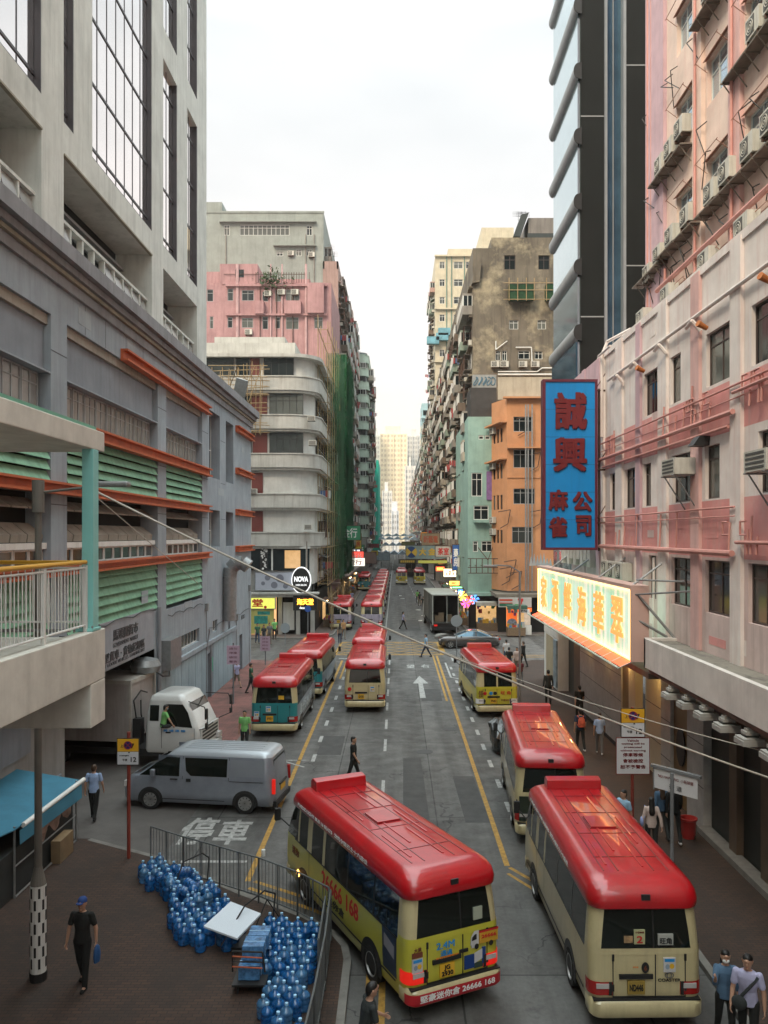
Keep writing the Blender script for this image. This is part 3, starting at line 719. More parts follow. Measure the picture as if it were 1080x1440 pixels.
b = MB(); b.box(9.26,14,37.31,43.45,4.4,17.2); b.box(9.2,9.26,40.2,40.8,4.4,17.2,0); b.build('side_wing', M_li, pk)
P = Parts(pk)
b = MB()
for a, c in ((34.9,35.4),(31.6,33.2),(38.2,39.0)): b.box(9.22,9.255,38.0,39.0,13,15.4); b.box(9.22,9.255,38,39,9.8,11.8)
b.build('side_window', M_glass, pk)
for row, rr in (('C',rowC),('B',rowB),('A',rowA)):
    for a, c in rr:
        add_win(P, G, -c, zr[row][0], c-a, zr[row][1]-zr[row][0], -.16, max(1, round((c-a)/.8)), .75, 'brown')
P.done()
for i, (a, c, m) in enumerate(((27.75,28.65,M_pw),(33.2,34.2,M_pw),(21.75,22.45,M_pw),(24.75,25.45,cast('dusty_pink_pilaster', (.72,.47,.44), streak=.4)),(30.75,31.3,M_li),(36.9,37.5,M_li),(36.2,36.6,M_pw))):
    MB().fbox(G,-c,-a,4.8,17.04,0,.1).build('pilaster', m, pk)
b = MB(); b.fbox(G,-37.4,4,16.9,17.15,-.25,.06); b.build('parapet', M_pw, pk)
b = MB()
def hp(z, y0, y1, r=.05, d=.16): b.tube(G.P(-y1,z,d), G.P(-y0,z,d), r, n=8)
hp(12.4,22,37,.075,.2); hp(12.05,22.4,36,.05,.16); hp(13.1,8,36.5,.035); hp(12.75,8,36.5,.02); hp(8.6,22,37.2,.085,.22); hp(9.85,22,37.2,.03); hp(9.6,22,37.2,.018); hp(12.9,8,22,.05,.2); hp(8.9,8,21.8,.05,.2)
rp = random.Random(8)
for k in range(26):
    y = rp.uniform(20,36.5); z = rp.choice((8.6,12.4)); b.tube(G.P(-y,z,.18), G.P(-y,z+rp.uniform(.3,1.3),.14), .03, n=6)
    if k % 3 == 0: b.path([G.P(-y,z+.5,.16),G.P(-y-.45,z+.5,.16),G.P(-y-.45,z+.85,.16),G.P(-y-.1,z+.85,.16)], .028)
b.build('drain_pipe', M_pinkpipe, pk, smooth=True)
b = MB(); hp(15.7,16,35.2,.06,.14); hp(16.95,34.2,36.2,.05,.3); b.path([G.P(-36.2,13.4,.15),G.P(-36.2,17.0,.15),G.P(-36.2,17.6,-.1),G.P(-34,17.6,-.5)],.07)
for y in (30.6,33.0,24.6,27.7): b.path([G.P(-y,15.2,.1),G.P(-y,15.5,.35),G.P(-y-.5,15.4,.35)],.06)
for y in (35.6,33.1,31.2,29.0): b.path([G.P(-y,4.9,.12),G.P(-y,8.3,.12)],.045)
b.build('drain_pipe', M_pw, pk, smooth=True)
b = MB()
for y, z in ((20.0,15.25),(18.6,13.3),(24.1,15.15),(30.2,15.1)): b.tube(G.P(-y,z,.1), G.P(-y+.1,z+.12,.4), .07, .1, n=10)
b.build('wall_lamp', mat('rusty_orange', (.45,.15,.04), .7), pk)
b = MB(); b.hexa([G.P(-24.6,11.72,.5),G.P(-24.1,11.72,.5),G.P(-24.1,11.72,.02),G.P(-24.6,11.72,.02),G.P(-24.6,12.0,.3),G.P(-24.1,12.0,.3),G.P(-24.1,12.0,.0),G.P(-24.6,12.0,.0)]); b.build('flood_lamp', M_black, pk)
b = MB(); b.box(9.2,16,-60,-4.1,0,17.05); b.build('unseen_rear_wing', M_pp, pk)  # unseen block added behind the camera to cut bright sky and reflections
# canopy over the pavement
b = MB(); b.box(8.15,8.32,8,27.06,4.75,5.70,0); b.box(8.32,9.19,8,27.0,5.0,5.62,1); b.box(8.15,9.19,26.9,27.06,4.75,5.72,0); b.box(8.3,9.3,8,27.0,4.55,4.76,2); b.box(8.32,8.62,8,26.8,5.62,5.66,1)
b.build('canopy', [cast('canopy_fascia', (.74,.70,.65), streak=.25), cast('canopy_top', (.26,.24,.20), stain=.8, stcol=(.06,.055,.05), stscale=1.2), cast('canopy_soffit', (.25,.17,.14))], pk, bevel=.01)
for i in range(7):
    y = 24.7-i*1.35; b = MB()
    for k, (s, z) in enumerate(((.10,4.44),(.15,4.38),(.15,4.30),(.25,4.24),(.27,4.19))): b.box(8.3-s,8.3+s,y-s,y+s,z-.0,z+.12)
    b.build('canopy_bracket', cast('bracket_grey', (.42,.41,.38)), pk)
b = MB(); b.box(8.3,9.28,27.06,45.5,4.35,4.55); b.build('canopy_slab', cast('slab_brown', (.20,.16,.12)), pk)
# shop front wall at pavement level: marble panels, pillars and dark shutters
def gwall(y0, y1, x, m, nm, z1_=4.34, th=.3): 
    b = MB(); b.box(x, x+th, y0, y1, .13, z1_); return b.build(nm, m, pk)
M_marb = mat('grey_marble', (.40,.40,.39), .35, var=.3, vscale=2.5, stain=.3, stcol=(.25,.25,.25), stscale=1.5)
M_mgold = mat('gold_panel', (.22,.14,.05), .35, var=.3, metal=.3)
M_ydark = mat('dark_shutter', (.025,.03,.027), .5, var=.4)
M_cream = mat('cream_tile', (.50,.45,.33), .4, var=.12)
M_brnw = mat('brown_stone', (.12,.085,.06), .5, var=.3)
b = MB(); b.box(9.3,9.6,34.0,41.6,.13,4.34,0)
for z in (1.15,2.2,3.25): b.box(9.294,9.3,34.0,41.6,z,z+.02,1)
b.box(9.29,9.3,34,41.6,.13,.32,1); b.build('marble_wall', [M_marb, M_black], pk)
b = MB(); b.box(9.36,9.6,32.9,34,.13,4.34,0); b.box(9.3,9.6,32.0,32.9,.13,4.34,1); b.box(9.7,9.9,29.0,32,.13,4.34,1); b.box(9.3,9.6,27.9,28.9,.13,4.34,2)
b.box(9.42,9.6,26.3,27.9,.13,4.34,0); b.box(9.3,9.6,24.9,26.3,.13,4.34,2)
for z in (1.4,2.7): b.box(9.293,9.3,24.9,26.3,z,z+.02,3); b.box(9.293,9.3,27.9,28.9,z,z+.02,3); b.box(9.69,9.7,29,32,z,z+.02,3)
b.build('shop_front', [M_mgold, M_cream, M_marb, M_black], pk)
b = MB(); b.lathe([(.0,0),(.5,.0),(.5,.04),(0,.04)],20,(0,0,0)); b.xf(Matrix.Translation((9.40,27.1,2.1)) @ Matrix.Rotation(-PI/2,4,'Y') @ Matrix.Diagonal((1.25,.8,1,1))); b.build('round_emblem', M_black, pk)
b = MB(); b.box(9.55,9.8,8,24.9,.13,4.34,0)
for y in (22.6,20.6,18.2,15.0): b.box(9.35,9.6,y,y+.5,.13,4.34,1)
b.box(9.1,9.5,8,24.9,.131,.3,2)
b.build('shutter', [M_ydark, M_brnw, M_kerb], pk)
b = MB(); b.box(9.4,9.42,19.2,19.95,.5,3.4); b.build('gold_strip', M_mgold, pk)
b = MB(); b.box(9.45,9.5,17.4,18.0,1.1,2.0); b.build('notice', mat('notice_paper', (.5,.45,.36), .7, var=.5, vscale=5), pk)
b = MB(); b.box(9.36,9.6,41.6,43.3,.13,4.34,0); b.box(9.9,10.1,43.3,47.2,.13,4.34,1); b.build('dark_doorway', [M_brnw, M_ydark], pk)

# upper tower, set back
up = thing('pink_tower', 'tall cream and pink flats above the parapet with many outdoor units on brackets', 'building', (10.2,18,16.9))
U = Fac(10.2, 0, -90)
cols = [(28.0,29.9),(25.05,27.0),(21.6,24.0),(17,20)]
rows = [19.8+3.3*k for k in range(-1, 8)]
b = MB(); hs = [yh(a,c,z,z+1.5) for a, c in cols for z in rows if z+1.6 < 46]
b.holes(U, -33.2, 4, 16.5, 46, hs, .3, 0)
b.q([(10.2,33.2,16.5),(25,33.2,16.5),(25,33.2,46),(10.2,33.2,46)][::-1], 1); b.q([U.P(-33.2,46,0),U.P(4,46,0),U.P(4,46,-12),U.P(-33.2,46,-12)],0)
b.build('wall', [M_upk, M_li], up)
b = MB(); b.box(10.7,10.85,-3,33,16.5,46); b.build('dark_interior', M_dark, up)
for a, c, m in ((31.0,33.2,M_li),(27.15,27.95,M_upk),(24.1,24.95,cast('dusty_pink_pilaster', (.72,.47,.44), streak=.4)),(20.3,21.1,M_upk)): MB().fbox(U,-c,-a,16.5,46,0,.14).build('pilaster', m, up)
P = Parts(up)
M_skyglass = mat('sky_blue_glass', (.40,.52,.60), .08, var=.12, metal=.75)
for a, c in cols:
    for z in rows:
        if z+1.6 > 46: continue
        f, gl = win_meshes(c-a, 1.5, 3, .68, .06, 'white')
        k = ('sg', round(c-a,2))
        if k not in _WM: gm = MB(); gm.box(.03,c-a-.03,-.018,-.006,.03,1.47); _WM[k] = gm.mesh('pane', [M_skyglass])
        P.add('window', f, U.P(-c, z, -.2), U.a, ('pane', _WM[k]))
        hd = MB() if ('hood',round(c-a,2)) not in _WM else None
        if hd: hd.prism([(0,0,.07),(0,-.12,0),(0,-.12,-.03),(0,0,.04)],(c-a+.1,0,0)); hd.tube((.1,0,-.4),(.1,-.4,-.1),.012); hd.tube((c-a-.1,0,-.4),(c-a-.1,-.4,-.1),.012); hd.tube((0,-.4,-.1),(c-a,-.4,-.1),.012); _WM[('hood',round(c-a,2))] = hd.mesh('window_hood',[mat('hood_pinkish', (.40,.21,.15), .7, var=.3)])
        P.add('window_hood', _WM[('hood',round(c-a,2))], U.P(-c-.05, z+1.52, 0), U.a)
P.done()
b = MB()
b.path([(10.1,32.9,16.6),(10.1,32.9,46)],.09,n=8); b.path([(10.1,32.5,16.6),(10.1,32.5,46)],.06,n=8); b.path([(10.0,33.3,31.5),(9.6,33.6,31.0),(9.9,31,33.8),(9.9,22,44)],.035)
b.path([U.P(-31.4,18.4,.25),U.P(-8,18.35,.25)],.09,n=8); b.path([U.P(-30.6,16.6,.2),U.P(-30.6,19,.2)],.05)
for y in (27.5,24.5,20.7): b.path([U.P(-y,16.6,.22),U.P(-y,46,.22)],.05)
b.build('drain_pipe', M_pinkpipe, up, smooth=True)
# outdoor units on shelves: each one is a thing of its own
def ac_thing(x, y, z, rz, label, s=1., group='outdoor units on the pink tower', shelf=True):
    t = thing('air_conditioner', label, 'air conditioner', (x,y,z), rz, group)
    o = inst('casing', ME_AC, t, (x,y,z), 0); o.scale = (s,s,s); return t
floors = {19.8: 'lowest row above the parapet', 23.1: 'second row above the parapet', 26.4: 'third row above the parapet', 29.7: 'high row'}
spots = [(31.6,19.3),(32.9,19.0),(30.2,19.5),(28.6,19.6),(26.4,19.5),(25.2,19.6),(23.6,19.6),(22.3,19.7),(20.8,19.7),(31.4,22.6),(30.3,22.7),(29.2,22.9),(24.6,26.0),(23.2,22.8),(22.1,22.9),(26.6,26.1),(21.0,26.0),
         (32.9,17.15),(29.9,17.2),(26.2,17.2),(23.4,17.2)]
for k, (y, z) in enumerate(spots):
    low = z < 18
    where = 'behind the parapet' if low else ('in the %s' % ('lowest shelf row' if z < 20 else 'second shelf row' if z < 23.5 else 'third shelf row'))
    ac_thing(10.18 if not low else 9.95, y, z+.12, R(-90), 'white outdoor unit %s of the pink tower, %s from the left' % (where, ['first','second','third','fourth','fifth','sixth','seventh','eighth','ninth'][[s for s in sorted(spots, key=lambda q: -q[0]) if abs(s[1]-z) < 1.2 and (s[1] < 18) == low].index((y,z)) % 9]), 1.05 if not low else 1.15)
for y0, y1, z in ((31.0,34.0,19.25),(27.2,31.0,19.42),(21.6,27.0,19.4),(18,21.5,19.45),(28.2,31.9,22.5),(20.5,24.6,22.6),(24.2,27.4,25.85),(19,22,25.8)):
    b = MB(); b.fbox(U,-y1,-y0,z,z+.05,.02,.46)
    k = y0
    while k < y1: b.tube(U.P(-k-.1,z,.45),U.P(-k-.1,z-.55,.05),.02,n=5); b.fbox(U,-k-.14,-k-.08,z-.04,z,.02,.5); k += .8
    b.build('unit_shelf', mat('shelf_steel', (.19,.16,.13), .8, var=.4, vscale=4), up)
for k in range(30):
    y = rp.uniform(20,33); z = rp.choice([19.3,22.6,26,21.5,18.9]); p0 = U.P(-y,z,.05); b = MB(); b.path([p0, p0+Vector((-.25,rp.uniform(-.5,.5),-.15)), p0+Vector((-.05,rp.uniform(-1,1),-rp.uniform(.5,1.4)))], .018, n=5); b.build('cable', M_black, up)
# the two old window units with blue ends on the lower wall
for y, z in ((25.1,10.95),(18.9,10.6)):
    t = thing('window_air_conditioner', 'white window unit with pale blue side %s' % ('between two dark windows of the pink wall' if y > 22 else 'at the right edge of the pink wall'), 'air conditioner', (9.2,y,z), 0, 'window units on the pink wall')
    b = MB(); b.box(8.45,9.15,y-.1,y+1.1,z,z+.5,0)
    for i in range(4): b.box(8.44,8.45,y+.0,y+1.0,z+.06+i*.11,z+.12+i*.11,1)
    b.build('casing', [M_acw, M_acg], t)
    b = MB(); b.box(8.47,9.1,y+1.1,y+1.13,z+.02,z+.48); b.build('blue_side', mat('unit_blue', (.10,.30,.38), .6, var=.3), t)
    b = MB()
    for q in (0,1.0): b.tube((8.5,y+q,z),(9.2,y+q,z-1.1),.022); b.tube((8.4,y+q,z-.03),(9.2,y+q,z-.03),.022)
    b.build('bracket', M_steel, t)

# ================================================================= black glass tower
M_blk = mat('black_tile', (.010,.012,.011), .75, spec=.2, var=.3, vscale=.5, bump=.3, bscale=25)
M_fin = mat('grey_fin', (.26,.28,.29), .45, var=.15, streak=.2)
M_bglass = mat('pale_blue_glass', (.55,.68,.72), .07, var=.08, metal=.8)
M_dglass = mat('deep_blue_glass', (.10,.20,.28), .06, var=.5, vscale=.5, metal=.6)
bt = thing('glass_tower', 'black tiled office tower with rounded grey fins and pale glass bands', 'building', (9.6,47,0))
b = MB(); b.box(9.75,11.0,43.5,50.4,5,52,0); b.box(12.15,22,43.5,50.4,5,52,0); b.box(11.0,12.15,44.1,50.4,5,52,0)
for z in (20.6,31.2,41.5): b.box(9.76,11.0,43.49,43.5,z,z+.06,1); b.box(12.15,22,43.49,43.5,z+2.7,z+2.76,1)
b.build('wall', [M_blk, M_frame], bt)
b = MB(); b.box(9.62,9.75,43.62,50.3,5,52); b.build('glass_band', M_bglass, bt)
b = MB(); b.box(11.05,12.1,43.95,44.1,5,52,0); b.build('glass_strip', M_dglass, bt)
b = MB(); b.box(11.0,11.2,43.6,44.1,5,52); b.box(12.0,12.15,43.42,44.1,5,52); b.box(11.55,11.6,43.85,43.95,5,52); b.build('edge_strip', M_fin, bt)
for k in range(-2, 9):
    z = 16.35+3.45*k
    if z < 9: continue
    b = MB(); n = 14
    prof = [(9.62-.25*math.sin(t), z+.40*math.cos(t)) for t in [PI*i/n for i in range(n+1)]]
    k0 = len(b.v); ring0 = [(x,43.45,zz) for x, zz in prof]; ring1 = [(x,50.5,zz) for x, zz in prof]
    for i in range(n): b.q([ring0[i],ring0[i+1],ring1[i+1],ring1[i]][::-1],0)
    b.prism([(x,43.40,zz) for x, zz in prof]+[(9.8,43.40,z-.46),(9.8,43.40,z+.46)], (0,.05,0), 1)
    b.q(ring1,1); b.build('fin', [M_fin, M_black], bt, smooth=True, fix=True, angle=40)
b = MB()
for k in range(4): b.box(9.55,9.62,43.7+k*1.7,43.78+k*1.7,5,20)
b.build('mullion', M_fin, bt)
b = MB(); b.box(9.52,9.62,43.6,50.3,9,19.3); b.build('dark_glass', M_dglass, bt)
# small white pavilion at its foot
pv = thing('corner_kiosk', 'small white ribbed kiosk at the foot of the black tower', 'kiosk', (9.3,49.5,0))
b = MB(); b.box(9.3,14,47.2,51.6,.13,4.4)
for k in range(26): b.box(9.26,9.3,47.25+k*.167,47.32+k*.167,3.1,4.35); b.box(9.35+k*.18,9.42+k*.18,47.16,47.2,3.1,4.35)
b.build('wall', M_white, pv)
b = MB(); b.box(9.28,9.3,48.6,50.9,.3,3.0); b.build('shutter', mat('yellow_shutter', (.42,.36,.24), .6, var=.2), pv)
b = MB(); b.box(9.2,9.29,47.3,48.2,.3,3.0); b.build('poster', mat('poster_blue', (.28,.36,.40), .5, var=.5, vscale=3), pv)

# wear on the near walls: a few cables, boxes and patches of repainted plaster
rr = random.Random(31)
for k in range(10):
    y = rr.uniform(21,35); z = rr.choice((5.9,9.0,12.2,13.2,16.2)); w_, h_ = rr.uniform(.5,1.6), rr.uniform(.2,.5)
    MB().fbox(G,-y-w_,-y,z,z+h_,0,.004+.001*k).build('plaster_patch', (M_pp, M_pw, M_pk)[k % 3], pk)
for k, (y, z) in enumerate(((26.6,15.95),(31.5,16.2),(39.0,16.1),(47.5,11.4),(54.8,14.6),(54.4,6.6),(40.0,5.45),(33.2,6.3))):
    MB().fbox(F,y,y+rr.uniform(.6,1.8),z,z+rr.uniform(.25,.6),0,.006+.001*k).build('plaster_patch', cast('repaint_grey', (.36,.40,.42), streak=.2), bld)
for k, (y0_, y1_, z) in enumerate(((36.9,43.6,5.5),(45,58,4.0),(25,35,6.0))):
    b = MB(); n = 10; b.path([F.P(y0_+(y1_-y0_)*i/n, z-.12*math.sin(PI*(i % 3)/2.), .06) for i in range(n+1)], .016, n=5); b.build('cable', M_black, bld)
for k, (y, z) in enumerate(((52.5,3.6),(44.2,5.0),(57.2,5.2))):
    b = MB(); b.fbox(F,y,y+.3,z,z+.4,.0,.16); b.path([F.P(y+.15,.15,.06),F.P(y+.15,z,.06)],.02); b.build('meter_box', M_steel, bld)
# ================================================================= the streets beyond the junction
def slab_wall(name, parent, x0, x1, y0, y1, z0, z1_, m): return MB().box(x0,x1,y0,y1,z0,z1_).build(name, m, parent)
def clutter(P, F, u0, u1, z0, z1_, fh, bw, seed, enc=.35, cage=.2, acp=.55, awn=.25, lau=.12, encs=None, kinds=('grey','white','brown')):
    r = random.Random(seed); n = max(1, round((u1-u0)/bw)); w = (u1-u0)/n
    nf = int((z1_-z0)/fh)
    for f in range(nf):
        z = z0+f*fh+.85
        for i in range(n):
            u = u0+i*w
            t = r.random()
            if t < enc:
                me = (encs or ME_ENC)[r.randrange(len(encs or ME_ENC))]
                P.add('enclosed_balcony', me, F.P(u+.1+r.random()*.3, z-.6, 0), F.a)
            else:
                P.add('window', far_win(min(w-.5,1.9), 1.45, r.choice(kinds)), F.P(u+.25, z, .02), F.a)
                if t < enc+cage: P.add('window_cage', ME_CAGE, F.P(u+.2, z-.1, .05), F.a)
                if r.random() < acp: P.add('air_conditioner', r.choice((ME_AC, ME_WAC)), F.P(u+.3+r.random()*(w-1), z-.75+r.random()*.3, .03), F.a)
            if r.random() < awn: P.add('awning', r.choice(ME_AWN), F.P(u+.2, z+1.45, 0), F.a)
            if r.random() < lau: P.add('laundry', r.choice(ME_LAU), F.P(u+.4, z+.9, .1), F.a)
def pipes(parent, F, us, z0, z1_, m=None, r=.07, d=.12):
    b = MB()
    for u in us: b.tube(F.P(u,z0,d), F.P(u,z1_,d), r, n=6)
    return b.build('drain_pipe', m or M_pipe, parent)
def roofstuff(parent, x0, x1, y0, y1, z, seed, m):
    r = random.Random(seed); b = MB()
    b.box(x0,x1,y0,y0+.2,z,z+1.0); b.box(x0,x0+.2,y0,y1,z,z+1.0); b.box(x1-.2,x1,y0,y1,z,z+1.0)
    for k in range(3 if x1-x0 > 6 else 0):
        x = r.uniform(x0+1,x1-3); y = r.uniform(y0+1,y1-3); b.box(x,x+r.uniform(2,4),y,y+2.5,z,z+r.uniform(2,3.6))
    b.build('parapet', m, parent)
    b = MB()
    for k in range(4):
        x = r.uniform(x0+.5,x1-.5); y = r.uniform(y0+.5,y0+4); h = r.uniform(2,4); b.tube((x,y,z),(x,y,z+h),.03,n=4)
        for q in range(4): b.tube((x-.5,y,z+h-.2*q),(x+.5,y,z+h-.2*q),.012,n=4)
    b.build('aerial', M_rust, parent)

# ---- left: rounded corner block (cream bands)
M_deco = cast('deco_cream', (.48,.475,.44), streak=.45, scol=(.2,.18,.15))
M_decw = cast('deco_white', (.56,.56,.53), streak=.25)
M_maroon = mat('maroon_tile', (.14,.035,.03), .5, var=.25)
dc = thing('corner_block', 'cream corner block with rounded balcony bands and maroon panels above the juice shop signs', 'building', (-10,80,0))
YD, XD = 74.0, -7.4
def rc(x1, y0, r, d=0., xl=-24, yb=92, n=8):
    """outline with a rounded south east corner"""
    r += d; pts = [(xl,y0-d),(x1+d-r,y0-d)]
    pts += [(x1+d-r+r*math.sin(t), y0-d+r-r*math.cos(t)) for t in [PI/2*i/n for i in range(1,n+1)]]
    return pts+[(x1+d,yb),(xl,yb)]
def ringz(pts, z): return [(x,y,z) for x, y in pts]
b = MB()
FZ = [CH-(yy-HY)/F_PX*YD for yy in (549.4, 603.5, 657.7, 714, 768)]       # undersides of the bands
def band(z0, z1_, d, r=2.2, m=0): b.loft([ringz(rc(XD,YD,r,d),z0), ringz(rc(XD,YD,r,d),z1_)], m)
b.loft([ringz(rc(XD-.15,YD+.15,2.2),3.8), ringz(rc(XD-.15,YD+.15,2.2),25.2)], 1)
b.build('wall', [M_deco, M_decw], dc)
for z in FZ:
    b = MB(); band(z-.22, z, .35); band(z, z+1.18, .5); band(z+1.18, z+1.28, .58); b.build('balcony_band', M_deco, dc, smooth=True)
b = MB(); band(25.0, 25.3, .6); b.box(-24,-9.2,75,90,25.3,26.6); b.box(-17,-10.4,77,88,26.6,27.6); b.build('roof', M_deco, dc)
SD = Fac(0, YD+.15, 0)
P = Parts(dc)
M_curt = mat('pale_curtain', (.34,.36,.35), .8, var=.3, vscale=3)
for k, z in enumerate(FZ+[FZ[0]+3.5]):
    if k == 0 or k == 5: spans = [(-13.2,-11.6,2),]
    zz = z+1.3; hh = 1.85
    if k == 5: continue
    f = [[(-24,-14.6,5),(-14.4,-13.2,1),(-11.9,-9.2,4)],[(-24,-13.0,6),(-11.4,-8.35,5)],[(-24,-13.0,6),(-11.4,-8.35,5)],[(-24,-13.2,6)],[],[(-24,-11.9,8)]][k]
    for a, c, n in f:
        add_win(P, SD, a, zz, c-a, hh, .12, n, .68, 'dark', .06)
    for a in ((-13.1,-12.3),(-13.0,-11.6),(-12.9,-11.6),(-13.0,-12.0),(-13,-12),(-11.8,-11.0))[k:k+1]:
        MB().box(a[0],a[1],YD+.04,YD+.15,zz,zz+hh).build('maroon_panel', M_maroon, dc)
P.done()
CD = Fac(XD-.15, 0, 90); P = Parts(dc)
for k, z in enumerate(FZ[1:3]): add_win(P, CD, 77.0, z+1.3, 12, 1.8, .03, 12, .68, 'dark', .06)
clutter(P, CD, 79, 92, 4.6, 25, 3.5, 2.6, 5, enc=.0, cage=.5, acp=.7)
P.done()
for x, z in ((-7.9,22.6-3.3),(-8.2,9.6),(-13.9,18.3),(-7.8,17.1),(-13.1,12.8)):
    o = inst('air_conditioner', ME_WAC, dc, (x,YD-.1,z), 0)
b = MB(); b.path([(XD-.6,YD-.3,4),(XD-.6,YD-.3,8.5)],.06); b.build('drain_pipe', M_pipe, dc)
# first floor shop windows and sign bands
b = MB(); b.box(-24,XD-.4,YD-.1,YD+.1,5.9,8.05); b.build('shop_window', M_glass, dc)
b = MB()
for x in (-24,-19,-16,-13.4,-11.9,-11.2,-8.1): b.box(x,x+.14,YD-.16,YD-.1,5.9,8.05)
b.box(-24,XD-.3,YD-.17,YD-.1,7.85,8.05); b.build('window_frame', M_wframe, dc)
b = MB(); b.box(-12.2,-11.5,YD-.2,YD-.16,5.9,8.0,0); rr = random.Random(3)
for k in range(26):
    x, z, s = rr.uniform(-12.1,-11.6), rr.uniform(6,7.9), rr.uniform(.05,.11); b.prism([(x+s*math.cos(t),YD-.205,z+s*math.sin(t)) for t in [PI/4*i for i in range(8)]], (0,.004,0), 1)
b.build('dotted_panel', [M_black, M_wlet], dc, fix=True)
b = MB(); b.box(-10.0,-8.6,YD-.14,YD-.11,6.1,7.7); b.build('lit_room', mat('lit_room', (.3,.25,.18), .8, emit=(1,.55,.2), estr=.35, var=.5, vscale=1.5), dc)
b = MB(); b.box(-24,XD-.1,YD-.75,YD-.1,3.55,3.8); b.box(-24,XD+.5,YD-.9,YD+.3,3.8,3.95); b.build('canopy', M_deco, dc)
def board(name, label, cat, x0, x1, y, z0, z1_, m, frame=None, th=.18, group=None, lit=0):
    t = thing(name, label, cat, ((x0+x1)/2,y,z0), 0, group)
    b = MB(); b.box(x0,x1,y,y+th,z0,z1_); b.build('panel', m, t, bevel=.01)
    if frame:
        b = MB(); w_ = .06; b.box(x0-w_,x1+w_,y-.03,y+th+.01,z0-w_,z0); b.box(x0-w_,x1+w_,y-.03,y+th+.01,z1_,z1_+w_); b.box(x0-w_,x0,y-.03,y+th+.01,z0,z1_); b.box(x1,x1+w_,y-.03,y+th+.01,z0,z1_); b.build('frame', frame, t)
    return t
SY = Fac(0,0,0)
def stext(t, s, x, y, z, m, w_, h_, bold=.02): return text(s, 1, t, (x,y,z), rot_e(PI/2,0,0), m, fit=(w_,h_), bold=bold)
t = board('shop_sign', 'grey sign band with round dots beneath the first floor windows of the cream corner block', 'sign', -12.6,-8.9,YD-.4,4.15,5.75, mat('sign_grey', (.38,.40,.46), .5, var=.1), M_steel)
b = MB()
for x, z, s in ((-11.5,5.25,.25),(-10.4,5.2,.36),(-11.9,4.75,.18),(-10.9,4.6,.3),(-9.9,4.5,.22)): b.prism([(x+s*math.cos(q),YD-.406,z+s*math.sin(q)) for q in [-PI/8*i for i in range(16)]], (0,.005,0))
b.build('emblem', mat('dot_grey', (.17,.18,.22), .5), t, fix=True)
t = board('shop_sign', 'pale sign with a red character left of the grey dotted sign band', 'sign', -15.6,-13.1,YD-.4,4.1,5.7, mat('sign_cream', (.52,.44,.33), .5, var=.1), M_steel)
stext(t, '吉祥', -14.1, YD-.41, 5.1, M_red, 1.7, .85, .03); stext(t, 'LUCKY', -14.1, YD-.41, 4.35, M_red, 1.2, .2)
t = thing('round_sign', 'round black and white sign hung on the corner of the cream block', 'sign', (-8.4,YD-.6,5.0))
b = MB(); c = (-8.45,YD-.75,5.05)
b.prism([(c[0]+.88*math.cos(q),c[1],c[2]+1.2*math.sin(q)) for q in [2*PI/28*i for i in range(28)]], (0,.25,0), 1); b.prism([(c[0]+.8*math.cos(q),c[1]-.01,c[2]+1.1*math.sin(q)) for q in [2*PI/28*i for i in range(28)]], (0,.02,0), 0)
b.build('disc', [M_black, mat('lit_white', (.8,.8,.8), .4, emit=(1,1,1), estr=.5, var=0)], t, fix=True)
M_litw = MATS['lit_white']
stext(t, 'NOVA', c[0], c[1]-.02, c[2]+.1, M_litw, 1.25, .48, .04); stext(t, 'HAIR SALON', c[0], c[1]-.02, c[2]-.42, M_litw, .95, .17, .02)
M_litg = mat('lit_yellow_green', (.45,.48,.10), .5, emit=(.75,.75,.12), estr=.55, var=.2)
t = board('shop_sign', 'glowing yellow green sign with red characters over the juice shop', 'sign', -15.5,-10.75,YD-1.0,1.95+.6,3.5, M_litg, M_steel)
stext(t, '海 天 堂', -13.6, YD-1.01, 3.05, M_red, 3.6, .72, .04)
b = MB()
for x in (-14.3,-13.2,-11.6): b.prism([(x+.13*math.cos(q),YD-1.01,2.68+.13*math.sin(q)) for q in [PI/6*i for i in range(12)]], (0,.008,0))
b.build('emblem', M_red, t, fix=True)
M_lorg = mat('neon_orange', (.9,.45,.05), .5, emit=(1,.42,.03), estr=3.0, var=0)
M_lred = mat('neon_red', (.8,.05,.02), .5, emit=(1,.05,.02), estr=2.2, var=0)
t = board('neon_sign', 'black sign with glowing orange characters at the corner below the round sign', 'sign', -9.0,-7.0,YD-1.6,2.5,3.7, M_black, M_black)
stext(t, '海天堂', -8.0, YD-1.62, 3.2, M_lorg, 1.45, .55, .03); stext(t, 'dessert', -8.1, YD-1.62, 2.68, M_litw, .8, .22, .02)
# ground floor of the corner block
b = MB(); b.box(-24,-10.8,YD+.12,YD+.3,.13,3.55,0); b.box(-10.8,XD-.2,YD+.5,YD+.7,.13,3.55,1); b.box(-24,-7.6,YD+.7,YD+6,.13,3.5,1); b.box(-7.7,-7.55,YD+1,92,.13,4.6,1)
b.build('shop_interior', [mat('lit_shop', (.35,.25,.16), .8, emit=(1,.55,.25), estr=.6, var=.8, vscale=1.2), M_dark], dc)
b = MB(); b.box(-12.9,-10.85,YD-.95,YD-.85,.3,2.5); b.build('poster', mat('poster_yellow', (.50,.46,.14), .5, var=.3, vscale=1.5), dc)
b = MB(); b.box(-12.6,-11.4,YD-.96,YD-.95,1.2,1.9); b.box(-12.3,-11.2,YD-.957,YD-.95,2.0,2.3); b.build('poster_print', mat('print_teal', (.04,.30,.25), .5, var=.6, vscale=4), dc)
for x in (-10.6,-9.0,-7.7): slab_wall('shop_pillar', dc, x, x+.35, YD-.05, YD+.3, .13, 3.6, M_deco)
b = MB(); b.box(-10.2,-9.2,YD+.3,YD+.45,.5,3.0); b.build('pale_door', M_white, dc)

